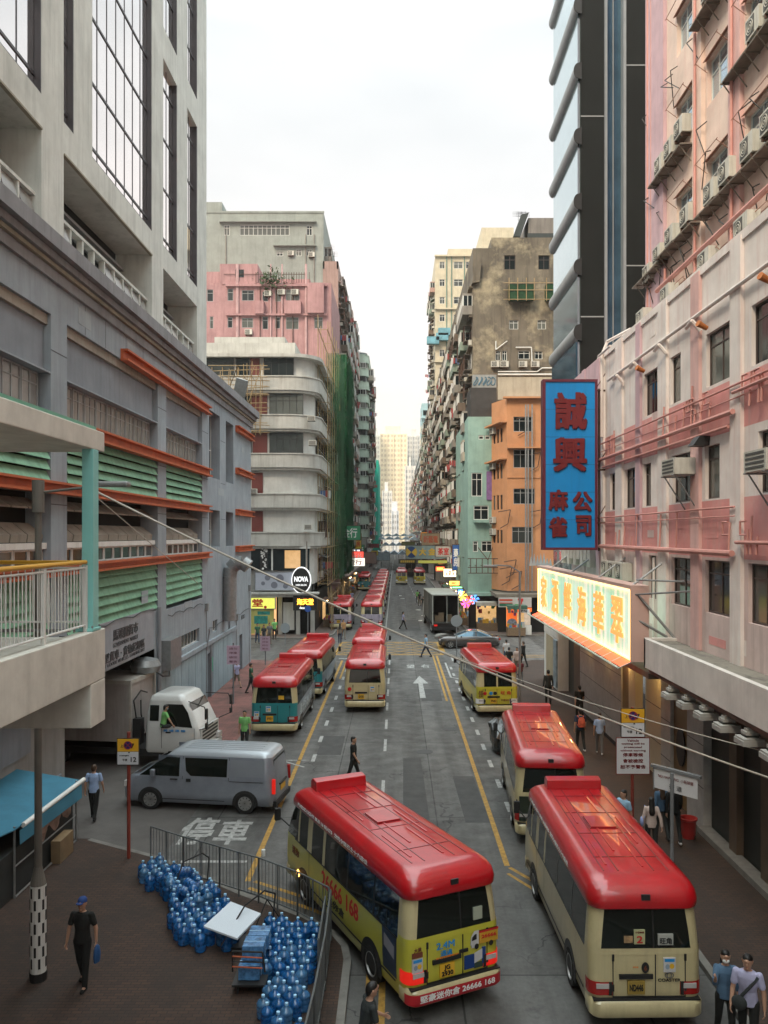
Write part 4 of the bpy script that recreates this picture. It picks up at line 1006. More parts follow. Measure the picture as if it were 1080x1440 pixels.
# ---- bamboo scaffold in front of the cream block, above the market cornice
def scaffold(name, label, x0, x1, y0, y1, z0, z1_, axis, sx=1.1, sz=1.8, seed=1, jit=.12, diag=True, rr_=.035):
    t = thing(name, label, 'scaffold', ((x0+x1)/2,(y0+y1)/2,z0)); r = random.Random(seed); b = MB()
    if axis == 'x':
        for yy in (y0, y1):
            x = x0
            while x <= x1: b.tube((x+r.uniform(-jit,jit),yy,z0-.2),(x+r.uniform(-jit,jit),yy,z1_+r.uniform(-.6,.5)),rr_,n=5); x += sx
            z = z0
            while z <= z1_: b.tube((x0-.3,yy,z+r.uniform(-jit,jit)),(x1+.3,yy,z+r.uniform(-jit,jit)),rr_,n=5); z += sz
        x = x0
        while x <= x1:
            z = z0
            while z < z1_: b.tube((x,y0,z),(x,y1,z),rr_*.8,n=5); z += sz*2
            x += sx
        if diag:
            for k in range(4): a = r.uniform(x0,x1-2); b.tube((a,y0-.05,z0),(a+2.2,y0-.05,z1_),rr_,n=5)
    else:
        for xx in (x0, x1):
            y = y0
            while y <= y1: b.tube((xx,y+r.uniform(-jit,jit),z0-.2),(xx,y+r.uniform(-jit,jit),z1_+r.uniform(-.6,.6)),rr_,n=5); y += sx
            z = z0
            while z <= z1_: b.tube((xx,y0-.4,z+r.uniform(-jit,jit)),(xx,y1+.4,z+r.uniform(-jit,jit)),rr_,n=5); z += sz
        z = z0
        while z <= z1_:
            y = y0
            while y <= y1: b.tube((x0,y,z),(x1,y,z),rr_*.8,n=5); y += sx*2
            z += sz
    b.build('pole_frame', M_bamboo, t); return t
sc = scaffold('bamboo_scaffold', 'bamboo scaffold with tied poles at the top left of the cream corner block', -16.2,-11.6,72.3,73.5,18.2,24.0,'x',.7,.8,3,.2)
t = thing('floodlight', 'tilted grey floodlight panels above the cornice of the market building', 'lamp', (-13.5,64,19)); b = MB()
for x, y, z, rx in ((-14.6,66,20.2,.5),(-13.4,67,19.6,-.4),(-12.9,68,21.0,.3)):
    k0 = len(b.v); b.box(-.5,.5,-.08,.08,-1.0,1.0); b.xf(Matrix.Translation((x,y,z)) @ Matrix.Rotation(rx,4,'Y') @ Matrix.Rotation(.4,4,'X'), k0)
b.path([(-14.6,66,17),(-14.6,66,20)],.06); b.path([(-13.4,67,17),(-13.4,67,19.6)],.06); b.path([(-12.9,68,17),(-12.9,68,20.6)],.05)
b.build('panel', M_steel, t)

# ---- generic block builder for the rows
def block(name, label, x_face, side, y0, y1, h, col, seed, bw=2.7, fh=2.95, enc=.35, south=True, depth=16, cat='building', z0=4.2, group=None, street=True, **kw):
    """side=-1: left row facing +x, side=1: right row facing -x"""
    t = thing(name, label, cat, (x_face, (y0+y1)/2, 0), 0, group)
    m = cast('wall_%s_%d' % (name, seed), col, stain=.45, streak=.6, stscale=.25)
    xb = x_face+side*depth; xa, xc = min(x_face,xb), max(x_face,xb)
    b = MB(); b.box(xa,xc,y0,y1,0,h); b.build('wall', m, t)
    F = Fac(x_face,0,90) if side < 0 else Fac(x_face,0,-90)
    P = Parts(t); r = random.Random(seed)
    u0, u1 = (y0+.3,y1-.3) if side < 0 else (-y1+.3,-y0-.3)
    if street: clutter(P, F, u0, u1, z0, h-.8, fh, bw, seed, enc=enc, **kw)
    if street:
        b = MB(); k = z0+fh
        while k < h: b.fbox(F,u0,u1,k-.15,k,0,.28); k += fh
        b.build('floor_ledge', m, t); pipes(t, F, [r.uniform(u0,u1) for _ in range(4)], 3, h)
    P.done(); roofstuff(t, xa, xc, y0, y1, h, seed, m)
    # shop level: dark fronts, canopy
    b = MB(); b.fbox(F,u0,u1,.2,3.3,0,.06,0); b.fbox(F,u0-.2,u1+.2,3.4,3.7,0,1.3,1); b.build('shop_front', [M_dark, m], t)
    return t, m, P
left_rows = [(92.5,94,24,(.30,.20,.17),.25),(108,122,44,(.36,.25,.22),.45),(122,137,46,(.27,.23,.20),.5),(137,150,47,(.33,.26,.22),.5)]
for k, (a, c, h, col, e) in enumerate(left_rows):
    block('tenement', depth=(16,2.0,16,16)[k], label=['dirty pink tenement behind the green netting','old brown and pink tenement with crowded balconies past the netting','grey brown tenement in the middle of the left row','weathered tenement just before the pale green bay tower'][k], x_face=-7.6, side=-1, y0=a, y1=c, h=h, col=col, seed=20+k, enc=e, cage=.35, awn=.4, lau=.25)
# pink block above the cream corner
M_pinkb = cast('pink_block', (.42,.24,.24), streak=.7, scol=(.20,.11,.11), stain=.6, stcol=(.22,.12,.13), stscale=.3)
pb = thing('pink_block', 'dirty pink flats with outside pipes behind the cream corner block', 'building', (-14,100,0))
b = MB(); YP = 94.0
def xp(px, Y=YP): return (px-CX)/F_PX*Y
def zp(py, Y=YP): return CH-(py-HY)/F_PX*Y
PF = Fac(0,YP,0)
wins = []
for (a, c, y0_, y1_) in ((291,300,407,424),(320,328,406,423),(340,357,408,423),(369,377,410,424),(402,421,407,425),(387,395,408,424),(295,300,445,462),(320,327,446,461),(340,356,447,461),(369,377,445,463),(387,394,446,462),(402,420,446,463),(442,454,446,462),(330,343,379,390)):
    wins.append((xp(a),xp(c),zp(y1_),zp(y0_)))
b.holes(PF, -30, xp(466), 0, zp(398), [w_ for w_ in wins if w_[3] < zp(398)], .25)
b.q([(xp(466),YP,0),(xp(466),108,0),(xp(466),108,zp(398)),(xp(466),YP,zp(398))])
b.q([(-30,YP,zp(398)),(xp(466),YP,zp(398)),(xp(466),108,zp(398)),(-30,108,zp(398))])
b.box(-30,xp(312),YP+.3,106,zp(398),zp(381)); b.box(xp(309),xp(362),YP+.02,104,zp(398),zp(371)); b.box(xp(360),xp(432),YP+3,104,zp(398),zp(381)); b.box(xp(318),xp(358),YP+2,102,zp(371),zp(363))
b.build('wall', M_pinkb, pb)
b = MB(); b.box(-29,xp(460),YP+.4,YP+.6,10,zp(400)); b.build('dark_interior', M_dark, pb)
P = Parts(pb)
for a, c, z0, z1_ in wins:
    if z1_ < zp(398): add_win(P, PF, a, z0, c-a, z1_-z0, -.1, max(1, round((c-a)/.6)), .7, 'grey', .06)
for px, py in ((372,411),(410,409),(345,465),(391,409)): P.add('air_conditioner', ME_AC, (xp(px),YP-.05,zp(py+6)), 0)
P.done()
b = MB(); b.box(xp(331),xp(343),YP-.0,YP+.02,zp(390),zp(379)); b.build('dark_window', M_glass, pb)
b = MB()
for a, c in ((433,456),(360,372),(401,424)): b.box(xp(a),xp(c),YP-.7,YP,zp(443 if a<430 else 442),zp(425 if a<430 else 400))
for py in (402,443): b.box(xp(318),xp(460),YP-.35,YP,zp(py)-.12,zp(py)+.1)
b.box(xp(313),xp(360),YP-.1,YP+.3,zp(400),zp(396)); b.build('bay', M_pinkb, pb)
M_ppipe = mat('pale_pink_pipe', (.52,.34,.34), .7, var=.3)
pipes(pb, PF, [xp(q) for q in (333,335,381,397,430,431)], 10, zp(372), M_ppipe, .09); pipes(pb, PF, [xp(q) for q in (366,389,412)], 24, zp(388), M_rust, .05)
b = MB()
for i in range(22): x = xp(360)+i*.29; b.tube((x,YP-.1,zp(398)),(x,YP-.1,zp(383)),.03,n=4)
b.tube((xp(315),YP-.1,zp(386)),(xp(432),YP-.1,zp(386)),.04,n=4); b.build('roof_fence', M_rust, pb)
t = thing('roof_plant', 'dark bushy plant growing from the roof edge of the pink flats', 'plant', (xp(384),YP-.4,zp(398)))
b = MB(); rr = random.Random(11)
for k in range(260):
    c = Vector((xp(384)+rr.gauss(0,.75), YP-.6+rr.gauss(0,.35), zp(395)+rr.gauss(0,.55))); s = rr.uniform(.12,.3); v1 = Vector((rr.gauss(0,1),rr.gauss(0,1),rr.gauss(0,1))).normalized()*s; v2 = Vector((rr.gauss(0,1),rr.gauss(0,1),rr.gauss(0,1))).normalized()*s*.5
    b.q([c-v1,c+v2,c+v1,c-v2])
b.build('foliage', mat('leaf_dark', (.05,.08,.03), .7, var=.5, vscale=2), t); MB().path([(xp(384),YP-.3,zp(408)),(xp(384),YP-.5,zp(397))],.06).build('stem', M_rust, t)
# tall grey block behind
M_gry = cast('grey_block', (.285,.31,.285), streak=.35, stain=.3, stcol=(.25,.26,.23), stscale=.12)
YG = 108.2
gb = thing('grey_block', 'tall plain grey block with a blue glazed window strip near its roof', 'building', (-14,115,0)); GF = Fac(0,YG,0)
xg = lambda q: xp(q,YG); zg = lambda q: zp(q,YG)
b = MB(); gw = [(xg(315),xg(323),zg(331),zg(316)),(xg(337),xg(407),zg(331),zg(316)),(xg(431),xg(439),zg(331),zg(317)),(xg(389),xg(398),zg(360),zg(354)),(xg(416),xg(424),zg(360),zg(351)),(xg(431),xg(439),zg(360),zg(351))]
b.holes(GF, -34, xg(455), 30, zg(298), gw, .25)
b.box(-34,xg(312),YG+.02,150,zg(298),zg(284)); b.q([(-34,YG,zg(298)),(xg(455),YG,zg(298)),(xg(455),165,zg(298)),(-34,165,zg(298))])
b.q([(xg(455),YG,0),(xg(455),165,0),(xg(455),165,zg(298)),(xg(455),YG,zg(298))])
b.box(xg(309),xg(445),YG-.5,YG,zg(313.5),zg(312)); b.box(xg(385),xg(445),YG-.5,YG,zg(347),zg(345.5)); b.box(-34,xg(455)+.1,YG-.08,YG,zg(299.5),zg(297))
b.build('wall', M_gry, gb)
P = Parts(gb)
for a, c, z0, z1_ in gw: add_win(P, GF, a, z0, c-a, z1_-z0, -.12, max(2, round((c-a)/.62)), .7, 'white', .07)
P.add('air_conditioner', ME_AC, (xg(405),YG-.03,zg(360)), 0); P.add('air_conditioner', ME_AC, (xg(434),YG-.03,zg(362)), 0)
GS = Fac(xg(455),0,90); clutter(P, GS, YG+1, 164, 12, zg(300)-1, 3.0, 3.0, 41, enc=.12, cage=.25, acp=.7, awn=.35, lau=.2); P.done()
b = MB(); b.box(-34,xg(440),YG+.4,YG+.6,zg(365),zg(313)); b.build('room_curtain', mat('blue_curtain', (.20,.30,.34), .8, var=.4, vscale=1), gb)
pipes(gb, GF, [xg(430),xg(442),xg(318)], 20, zg(330), M_pipe, .06)
# pale green bay tower
M_mint = cast('mint_bay', (.46,.57,.48), streak=.4)
gt = thing('bay_tower', 'pale green tower of stacked curved bays on the left side of the street', 'building', (-7,158,0))
YB = 150.2; xb = lambda q: xp(q,YB)
b = MB(); b.box(-22,-7.5,YB+.5,225,0,zp(493,YB)); b.build('wall', cast('tower_dirty', (.30,.28,.24), stain=.4), gt)
fz = [zp(q,YB) for q in (499,518,536.5,555,574,593,612.5,632,651,669.5,688.5,707.5,726.5,745)]
def bay(z0, z1_, d, m, b): b.loft([ringz(rc(xb(519)-.25,YB,1.6,d,xb(498),176,6),z) for z in (z0,z1_)], m)
for z in fz:
    b = MB(); bay(z-1.35, z, .15, 0, b); bay(z, z+.1, .22, 0, b); b.build('bay_band', M_mint, gt)
b = MB(); bay(4, fz[0]+.5, -.12, 0, b); b.build('bay_glass', mat('bay_glass_m', (.16,.19,.19), .2, var=.6, vscale=.9), gt)
P = Parts(gt)
for i, z in enumerate(fz):
    add_win(P, Fac(0,YB+.05,0), xb(498)+.2, z-2.4, 1.9, 1.0, .06, 4, 0, ('white','dark','white','grey')[i % 4], .07)
clutter(P, Fac(xb(519)-.25,0,90), 152, 175, 8, 42, 2.45, 2.6, 77, enc=.2, awn=.4); clutter(P, Fac(-7.45,0,90), 176.5, 224, 5, 42, 3, 3, 78, enc=.4, awn=.3)
P.done()
for k, (a, c, h, col) in enumerate(((225.5,252,30,(.40,.40,.38)),(280.5,330,27,(.42,.42,.40)),(330.5,400,26,(.36,.34,.31)))):
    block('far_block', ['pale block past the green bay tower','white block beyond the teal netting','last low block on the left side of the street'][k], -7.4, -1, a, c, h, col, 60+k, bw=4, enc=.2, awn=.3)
t = thing('netted_building', 'building wrapped in bright teal netting far down the street on the left', 'building', (-7,266,0))
b = MB(); b.box(-22,-6.6,253,280,0,29); b.build('wall', M_gry, t); b = MB(); b.box(-8.6,-5.4,252,281,3,32); b.build('netting', M_netteal, t)

# green netting and scaffold on the left street front
def net(name, label, x0, x1, y0, y1, z0, z1_, m, seed):
    t = thing(name, label, 'netting', ((x0+x1)/2,(y0+y1)/2,z0)); r = random.Random(seed)
    b = MB(); n = int((y1-y0)/.8); k_ = int((z1_-z0)/1.4)
    def pt(i, k): return (x1+.25*math.sin(i*1.3+k*.9)+r.uniform(-.05,.05), y0+(y1-y0)*i/n, z0+(z1_-z0)*k/k_)
    g_ = [[pt(i,k) for k in range(k_+1)] for i in range(n+1)]
    for i in range(n):
        for k in range(k_):
            if r.random() < .06: continue
            b.q([g_[i][k],g_[i+1][k],g_[i+1][k+1],g_[i][k+1]],0)
    mS = int((x1-x0)/.6) or 1
    h_ = [[(x0+(x1-x0)*i/mS, y0+.15*math.sin(i+k*.8), z0+(z1_-z0)*k/k_) for k in range(k_+1)] for i in range(mS+1)]
    for i in range(mS):
        for k in range(k_):
            if r.random() < .05: continue
            b.q([h_[i][k],h_[i+1][k],h_[i+1][k+1],h_[i][k+1]],0)
    b.build('net', m, t); return t
net('scaffold_netting', 'pale green netting beside the cream corner block', -7.3,-5.9,85.5,92,4.5,28,M_netl,1)
net('scaffold_netting', 'deep green netting farther along the left row', -7.5,-5.7,95.5,108,4.5,30,M_net,2)
scaffold('bamboo_scaffold', 'bamboo scaffold climbing the left row beside the green netting', -7.3,-6.4,77,108,4.5,29.5,'y',2.8,3.4,7,.15,rr_=.04)
t = thing('bamboo_hoarding', 'leaning bamboo poles and planks over the left pavement beyond the corner', 'scaffold', (-6.4,85,.13)); b = MB(); rr = random.Random(5)
for k in range(34):
    y = 77+k*.9; b.tube((-6.1+rr.uniform(-.3,.3),y,.13),(-6.5+rr.uniform(-.4,.6),y+rr.uniform(-.5,.8),3.4+rr.uniform(-.3,.6)),.05,n=5)
for z in (1.2,2.3,3.3): b.tube((-6.1,76.5,z),(-6.2,108,z),.05,n=5)
b.build('poles', M_bamboo, t)

# ---- right side beyond the junction
M_oran = cast('orange_wall', (.52,.25,.12), streak=.35, scol=(.35,.18,.10), stain=.25, stcol=(.42,.24,.14))
M_mintw = cast('mint_wall', (.27,.42,.37), streak=.4, scol=(.14,.22,.2), stain=.25)
M_brn = cast('brown_grey_wall', (.17,.145,.11), var=.45, vscale=.35, streak=.9, scol=(.055,.045,.035), sscale=.8, stain=.8, stcol=(.42,.36,.24), stscale=.3)
YO = 76.0; xo = lambda q: xp(q,YO); zo = lambda q: zp(q,YO)
ob = thing('orange_building', 'orange corner building with dark windows above the convenience shop', 'building', (xo(728),80,0)); OF = Fac(0,YO,0)
b = MB(); x0, x1 = xo(713), xo(790)
ow = [(xo(722),xo(748),zo(607),zo(586)),(xo(722),xo(752),zo(658),zo(632)),(xo(722),xo(752),zo(709),zo(687)),(xo(720),xo(748),zo(764),zo(741))]
b.holes(OF, x0, x1, 3.9, zo(560), ow, .25)
b.q([(x0,YO,zo(560)),(x1,YO,zo(560)),(x1,92,zo(560)),(xo(697),92,zo(560)),(xo(697),YO+3,zo(560))])
p0, p1 = Vector((xo(697),YO+3,0)), Vector((x0,YO,0)); ang = math.degrees(math.atan2(p1.y-p0.y,p1.x-p0.x)); OC = Fac(p0.x,p0.y,ang); Lc = (p1-p0).length
cw = []
for z0, z1_ in ((zo(620),zo(600)),(zo(672),zo(650)),(zo(716),zo(695)),(zo(764),zo(745))): cw += [(.3,.75,z0,z1_),(1.05,1.5,z0,z1_),(1.8,2.25,z0,z1_)]
b.holes(OC, 0, Lc, 3.9, zo(560), cw, .2); b.q([(xo(697),YO+3,3.9),(xo(697),92,3.9),(xo(697),92,zo(560)),(xo(697),YO+3,zo(560))][::-1])
b.build('wall', M_oran, ob)
b = MB(); b.box(x0+.2,x1,YO+.35,YO+.5,4,zo(562)); b.prism([OC.P(.1,4,-.3),OC.P(Lc,4,-.3),OC.P(Lc,4,-.4),OC.P(.1,4,-.4)],(0,0,zo(562)-4)); b.build('dark_interior', M_dark, ob)
P = Parts(ob)
for a, c, z0, z1_ in ow: add_win(P, OF, a, z0, c-a, z1_-z0, -.12, 3, .72, 'grey', .06)
for a, c, z0, z1_ in cw: add_win(P, OC, a, z0, c-a, z1_-z0, -.12, 1, 0, 'brown', .05)
for z in (zo(606),zo(657),zo(735),zo(752)): P.add('air_conditioner', ME_AC, OC.P(.2,z,.05), OC.a)
P.done()
b = MB()
for py in (604,656): 
    z = zo(py-7); b.prism([OC.P(-.1,z+.0,.0),OC.P(Lc,z+.2,.0),OC.P(Lc,z+.2,.75),OC.P(-.1,z,.75)],(0,0,.14))
b.fbox(OF,x0,x1,zo(631),zo(629),0,.6); b.fbox(OF,x0,x1,zo(672),zo(671),0,.08); b.fbox(OF,x0-.4,x1,zo(561),zo(558.5),0,.5); b.build('ledge', M_oran, ob)
pipes(ob, OF, [xo(738),xo(741.5),xo(747)], 3.9, zo(570), M_steel, .07, .5)
b = MB()
for px, py in ((725,590),(742,640),(700,720),(745,720),(708,790),(702,800),(716,806)): 
    b.path([(xo(px),YO-.3,zo(py)),(xo(px)+1.1,YO-.5,zo(py)+.2),(xo(px)+.9,YO-.2,zo(py)-1.1),(xo(px)+.2,YO-.2,zo(py)-1.5)],.045)
b.build('cable', M_rust, ob)
b = MB(); b.box(xo(694),xo(760),YO-2.0,YO+3,3.45,3.75); b.build('canopy', cast('canopy_dark', (.18,.16,.13), stain=.6), ob)
b = MB(); b.box(xo(700),xo(790),YO-.1,YO+.1,.1,3.45); b.build('shop_front', M_dark, ob)
# convenience shop signs: stripes and orange stall
t = board('shop_sign', 'shop fascia with orange red and dark green stripes under the orange building', 'sign', xo(697),xo(742),YO-2.2,2.45+.15,3.45, mat('fascia_white', (.46,.44,.42), .5, var=.1))
b = MB(); b.box(xo(698),xo(716),YO-2.21,YO-2.2,3.16,3.32,0); b.box(xo(698),xo(716),YO-2.21,YO-2.2,2.7,2.92,1); b.box(xo(698),xo(716),YO-2.21,YO-2.2,2.94,3.02,0); b.build('stripe', [mat('stripe_red', (.5,.06,.03), .5), mat('stripe_green', (.02,.14,.08), .5)], t)
stext(t, '7', xo(727), YO-2.22, 3.0, M_red, .5, .75, .05)
M_orp = mat('orange_panel', (.75,.16,.03), .5, emit=(1,.16,.02), estr=.35, var=.05)
t = board('shop_stall', 'bright orange shop front with white counter beside the striped fascia', 'stall', xo(708),xo(722),YO-2.3,.13,2.5, M_orp)
b = MB(); b.box(xo(722),xo(742),YO-2.3,YO-2.2,2.2,2.55,0); b.box(xo(722),xo(742),YO-2.2,YO-1.8,.13,.95,1); b.box(xo(722),xo(742),YO-1.6,YO-1.5,.95,2.2,2); b.build('counter', [M_orp, M_white, mat('lit_counter', (.4,.35,.28), .7, var=.7, vscale=3, emit=(1,.8,.6), estr=.25)], t)
b = MB(); b.box(xo(724),xo(739),YO-2.34,YO-2.3,2.12,2.42); b.build('name_plate', M_wlet, t); stext(t, 'Mi', xo(731.5), YO-2.35, 2.27, M_black, .5, .2, .02)
b = MB(); b.prism([(xo(715)+.45*math.cos(q),YO-2.31,1.2+.4*math.sin(q)) for q in [PI/8*i for i in range(16)]], (0,.008,0)); b.build('poster', mat('poster_print', (.35,.40,.50), .5, var=.8, vscale=6), t, fix=True)
# mint building
YM = 79.2; xm = lambda q: xp(q,YM); zm = lambda q: zp(q,YM)
mb_ = thing('mint_building', 'narrow mint green building with white framed windows left of the orange corner', 'building', (xm(678),85,0)); MF = Fac(0,YM,0)
mw = [(xm(666),xm(687),zm(731),zm(711)),(xm(663),xm(678),zm(698),zm(665)),(xm(684),xm(690),zm(698),zm(665)),(xm(673),xm(680),zm(618),zm(612)),(xm(682),xm(689),zm(618),zm(612)),(xm(665),xm(672),zm(776),zm(761)),(xm(677),xm(692),zm(776),zm(761))]
b = MB(); b.holes(MF, xm(658), xm(704), 3.6, zm(586), mw, .2); b.q([(xm(658),YM,3.6),(xm(658),95,3.6),(xm(658),95,zm(586)),(xm(658),YM,zm(586))][::-1]); b.q([(xm(658),YM,zm(586)),(xm(704),YM,zm(586)),(xm(704),84,zm(586)),(xm(658),84,zm(586))])
b.build('wall', M_mintw, mb_)
b = MB(); b.box(xm(659),xm(700),YM+.3,YM+.4,4,zm(590)); b.build('dark_interior', M_dark, mb_)
P = Parts(mb_)
for a, c, z0, z1_ in mw: add_win(P, MF, a, z0, c-a, z1_-z0, -.1, max(1, round((c-a)/.6)), .72, 'white', .07)
P.done()
MB().box(xm(666),xm(686),YM-.6,YM,zm(735),zm(732)).build('ledge', M_mintw, mb_)
MB().box(xm(662),xm(698),YM+.01,YM+6,zm(586),zm(545)).build('dark_cladding', mat('dark_clad', (.045,.042,.04), .7, var=.3), mb_)
b = MB()
for x in [xm(q) for q in (660,668,676,684,692,698)]: b.tube((x,YM-1.4,zm(805)),(x,YM-1.4,zm(785)),.04,n=5); b.tube((x,YM-1.4,zm(795)),(x,YM,zm(795)),.03,n=5)
for q in (805,797,785): b.tube((xm(656),YM-1.4,zm(q)),(xm(700),YM-1.4,zm(q)),.04,n=5)
b.path([(xm(672),YM-.3,zm(770)),(xm(684),YM-1.4,zm(787)),(xm(692),YM-.3,zm(770))],.04); b.build('sign_frame', M_rust, mb_)
MB().box(xm(684),xm(692),YM-.14,YM-.04,zm(703),zm(663)).build('banner', mat('purple_banner', (.24,.14,.33), .7, var=.4, vscale=3), mb_)
MB().box(xm(656),xm(705),YM-1.2,YM,3.3,3.6).build('canopy', M_mintw, mb_); MB().box(xm(659),xm(704),YM-.1,YM+.1,.1,3.3).build('shop_front', M_dark, mb_)
# big brown block
YR = 82.4; xr = lambda q: xp(q,YR); zr_ = lambda q: zp(q,YR)
br_ = thing('brown_block', 'large stained brown tenement with bare side wall and roof huts on the right', 'building', (xr(720),100,0)); BF = Fac(0,YR,0)
bw_ = [(xr(709),xr(725),zr_(379),zr_(359)),(xr(757),xr(773),zr_(379),zr_(359)),(xr(716),xr(729),zr_(463),zr_(450)),(xr(756),xr(768),zr_(463),zr_(450)),(xr(697),xr(704),zr_(507),zr_(493)),(xr(706),xr(713),zr_(507),zr_(493)),(xr(729),xr(745),zr_(505),zr_(493)),(xr(752),xr(763),zr_(505),zr_(494)),(xr(714),xr(750),zr_(423),zr_(404))]
b = MB(); b.holes(BF, xr(665), xr(800), 3, zr_(349), bw_, .3)
b.box(xr(691),xr(800),YR+.01,98,zr_(349),zr_(334)); xs = xr(665)
b.q([(xs,YR,3),(xs,160,3),(xs,160,zr_(349)),(xs,YR,zr_(349))][::-1]); b.q([(xs,YR,zr_(349)),(xr(800),YR,zr_(349)),(xr(800),160,zr_(349)),(xs,160,zr_(349))])
b.build('wall', M_brn, br_)
b = MB(); b.box(xr(692),xr(800),YR+.45,YR+.6,10,zr_(352)); b.build('dark_interior', M_dark, br_)
P = Parts(br_)
for i, (a, c, z0, z1_) in enumerate(bw_):
    if i not in (8,): add_win(P, BF, a, z0, c-a, z1_-z0, -.15, 2, .7, ('brown','brown','white','white','white','white','white','white')[i], .06)
for px in (690,703,729,746): P.add('air_conditioner', ME_AC, (xr(px),YR-.1,zr_(517)), 0)
RF = Fac(xs,0,-90)
clutter(P, RF, -159, -83, 4.5, zr_(352)-1, 2.95, 2.8, 91, enc=.38, cage=.3, acp=.6, awn=.5, lau=.2, encs=ME_ENC[:4]); P.done()
b = MB()
for k in range(11): b.fbox(RF,-160,-82.5,4.4+k*2.95,4.55+k*2.95,0,.4)
b.build('floor_ledge', M_brn, br_)
t_ = M_netl; b = MB()
for x0_, x1_ in ((714,749),(766,790)):
    b.box(xr(x0_),xr(x1_),YR-.9,YR-.05,zr_(424),zr_(403),0)
b.build('caged_net', mat('dark_green_net', (.02,.07,.03), .9, var=.5, vscale=2), br_)
b = MB()
for px in (714,726,738,749,766,778): b.tube((xr(px),YR-1,zr_(427)),(xr(px),YR-1,zr_(395)),.045,n=5)
for q in (425,412,402): b.tube((xr(706),YR-1,zr_(q)),(xr(790),YR-1,zr_(q)),.045,n=5)
b.build('bamboo_frame', M_bamboo, br_)
b = MB(); b.box(xr(745),xr(800),YR+1,96,zr_(334),zr_(301),0); b.box(xr(744),xr(800),YR+.95,YR+1,zr_(332),zr_(323),1); b.prism([(xr(723),YR+.5,zr_(330)),(xr(734),YR+.5,zr_(299)),(xr(745),YR+.5,zr_(296)),(xr(733),YR+.5,zr_(330))],(0,3,0),1)
b.build('roof_hut', [cast('hut_wall', (.22,.20,.18), streak=.9), mat('hut_dark', (.035,.045,.045), .6, var=.3)], br_, fix=True)
b = MB(); b.prism([(xr(668),YR-.5,zr_(372)),(xr(663),YR-.5,zr_(400)),(xr(674),YR-.5,zr_(398)),(xr(676),YR-.5,zr_(371))],(0,2.5,0)); b.build('roof_enclosure', M_brn, br_, fix=True)
b = MB()
for k in range(3):
    x = xr(733+k*5); b.tube((x,YR+2,zr_(300)),(x,YR+2,zr_(286)),.02,n=4)
    for q in range(4): b.tube((x-.6,YR+2,zr_(287+q*2)),(x+.5,YR+2,zr_(288+q*2)),.012,n=4)
b.build('aerial', M_black, br_)
b = MB(); b.path([(xr(697),YR-.15,zr_(480)),(xr(697),YR-.15,zr_(492)),(xr(713),YR-.15,zr_(480))],.05); b.path([(xr(725),YR-.15,zr_(489)),(xr(747),YR-.15,zr_(489)),(xr(748),YR-.15,zr_(515))],.05); b.path([(xr(700),YR-.15,zr_(523)),(xr(755),YR-.15,zr_(523)),(xr(762),YR-.15,zr_(518)),(xr(778),YR-.15,zr_(518))],.06)
b.path([(xr(700),YR-.12,zr_(527)),(xr(778),YR-.12,zr_(527))],.09); b.build('drain_pipe', M_white, br_)
# painted scribble on a grey patch
MB().box(xr(664),xr(698),YR-.02,YR,zr_(545),zr_(527)).build('painted_patch', cast('patch_grey', (.30,.31,.30)), br_)
b = MB(); rr = random.Random(6)
for k in range(5):
    cx_ = xr(669+k*6.2); pts = [(cx_+.2*math.sin(a*1.3+k)*(1+.3*math.sin(a*2)), YR-.05, zr_(536)+.42*math.cos(a+k*.4)) for a in [i*.7 for i in range(9)]]; b.path(pts, .045, n=5)
b.build('scribble', mat('scribble_blue', (.07,.16,.22), .6), br_)
MB().box(xr(700),xr(800),YR-.03,YR,zr_(562),zr_(530)).build('pale_patch', cast('pale_plaster', (.42,.38,.30), streak=.5), br_)
# cream tower and the rest of the right row
YT = 166.0; xt = lambda q: xp(q,YT); zt = lambda q: zp(q,YT)
M_crt = cast('cream_tower_wall', (.56,.50,.37), streak=.3, stain=.1)
ct = thing('cream_tower', 'tall cream tower with green pipes rising above the right row', 'building', (xt(640),175,0)); TF = Fac(0,YT,0)
b = MB(); tw = []
for k in range(24):
    zc = zt(368)-k*3.55
    if zc < 5: break
    tw += [(xt(618),xt(625.5),zc-1.4,zc),(xt(638),xt(651),zc-1.4,zc),(xt(655),xt(664),zc-1.4,zc)]
b.holes(TF, xt(612), xt(680), 3, zt(360), tw, .3)
b.q([(xt(612),YT,3),(xt(612),190,3),(xt(612),190,zt(360)),(xt(612),YT,zt(360))][::-1]); b.q([(xt(612),YT,zt(360)),(xt(680),YT,zt(360)),(xt(680),190,zt(360)),(xt(612),190,zt(360))])
b.box(xt(630),xt(680),YT+.02,188,zt(360),zt(350)); b.box(xt(677),xt(722),YT-.4,180,zt(352),zt(321))
for k in range(0,24,3): b.fbox(TF,xt(611),xt(672),zt(360)-k*3.55-.2,zt(360)-k*3.55+.1,0,.5)
b.build('wall', M_crt, ct)
b = MB(); b.box(xt(613),xt(679),YT+.5,YT+.6,4,zt(362)); b.build('dark_interior', M_dark, ct)
P = Parts(ct)
for a, c, z0, z1_ in tw: add_win(P, TF, a, z0, c-a, z1_-z0, -.15, 2, .7, 'white', .09)
clutter(P, Fac(xt(612),0,-90), -189, -167, 5, zt(362), 3.55, 3, 14, enc=.25, awn=.4)
P.done(); pipes(ct, TF, [xt(q) for q in (628,635,653,667)], 5, zt(361), mat('green_pipe', (.12,.22,.18), .6), .1)
b = MB()
for px, py in ((613,470),(616,463),(634,470),(600,475)): b.box(xt(px),xt(px+17),YT-1.2,YT-.05,zt(py+10),zt(py))
b.build('blue_sheeting', mat('blue_sheet', (.16,.38,.46), .7, var=.5, vscale=.8), ct)
block('right_tenement', 'dark crowded tenement between the brown block and the cream tower', xs, 1, 160.2, 165.5, 33, (.24,.2,.16), 95, enc=.4)
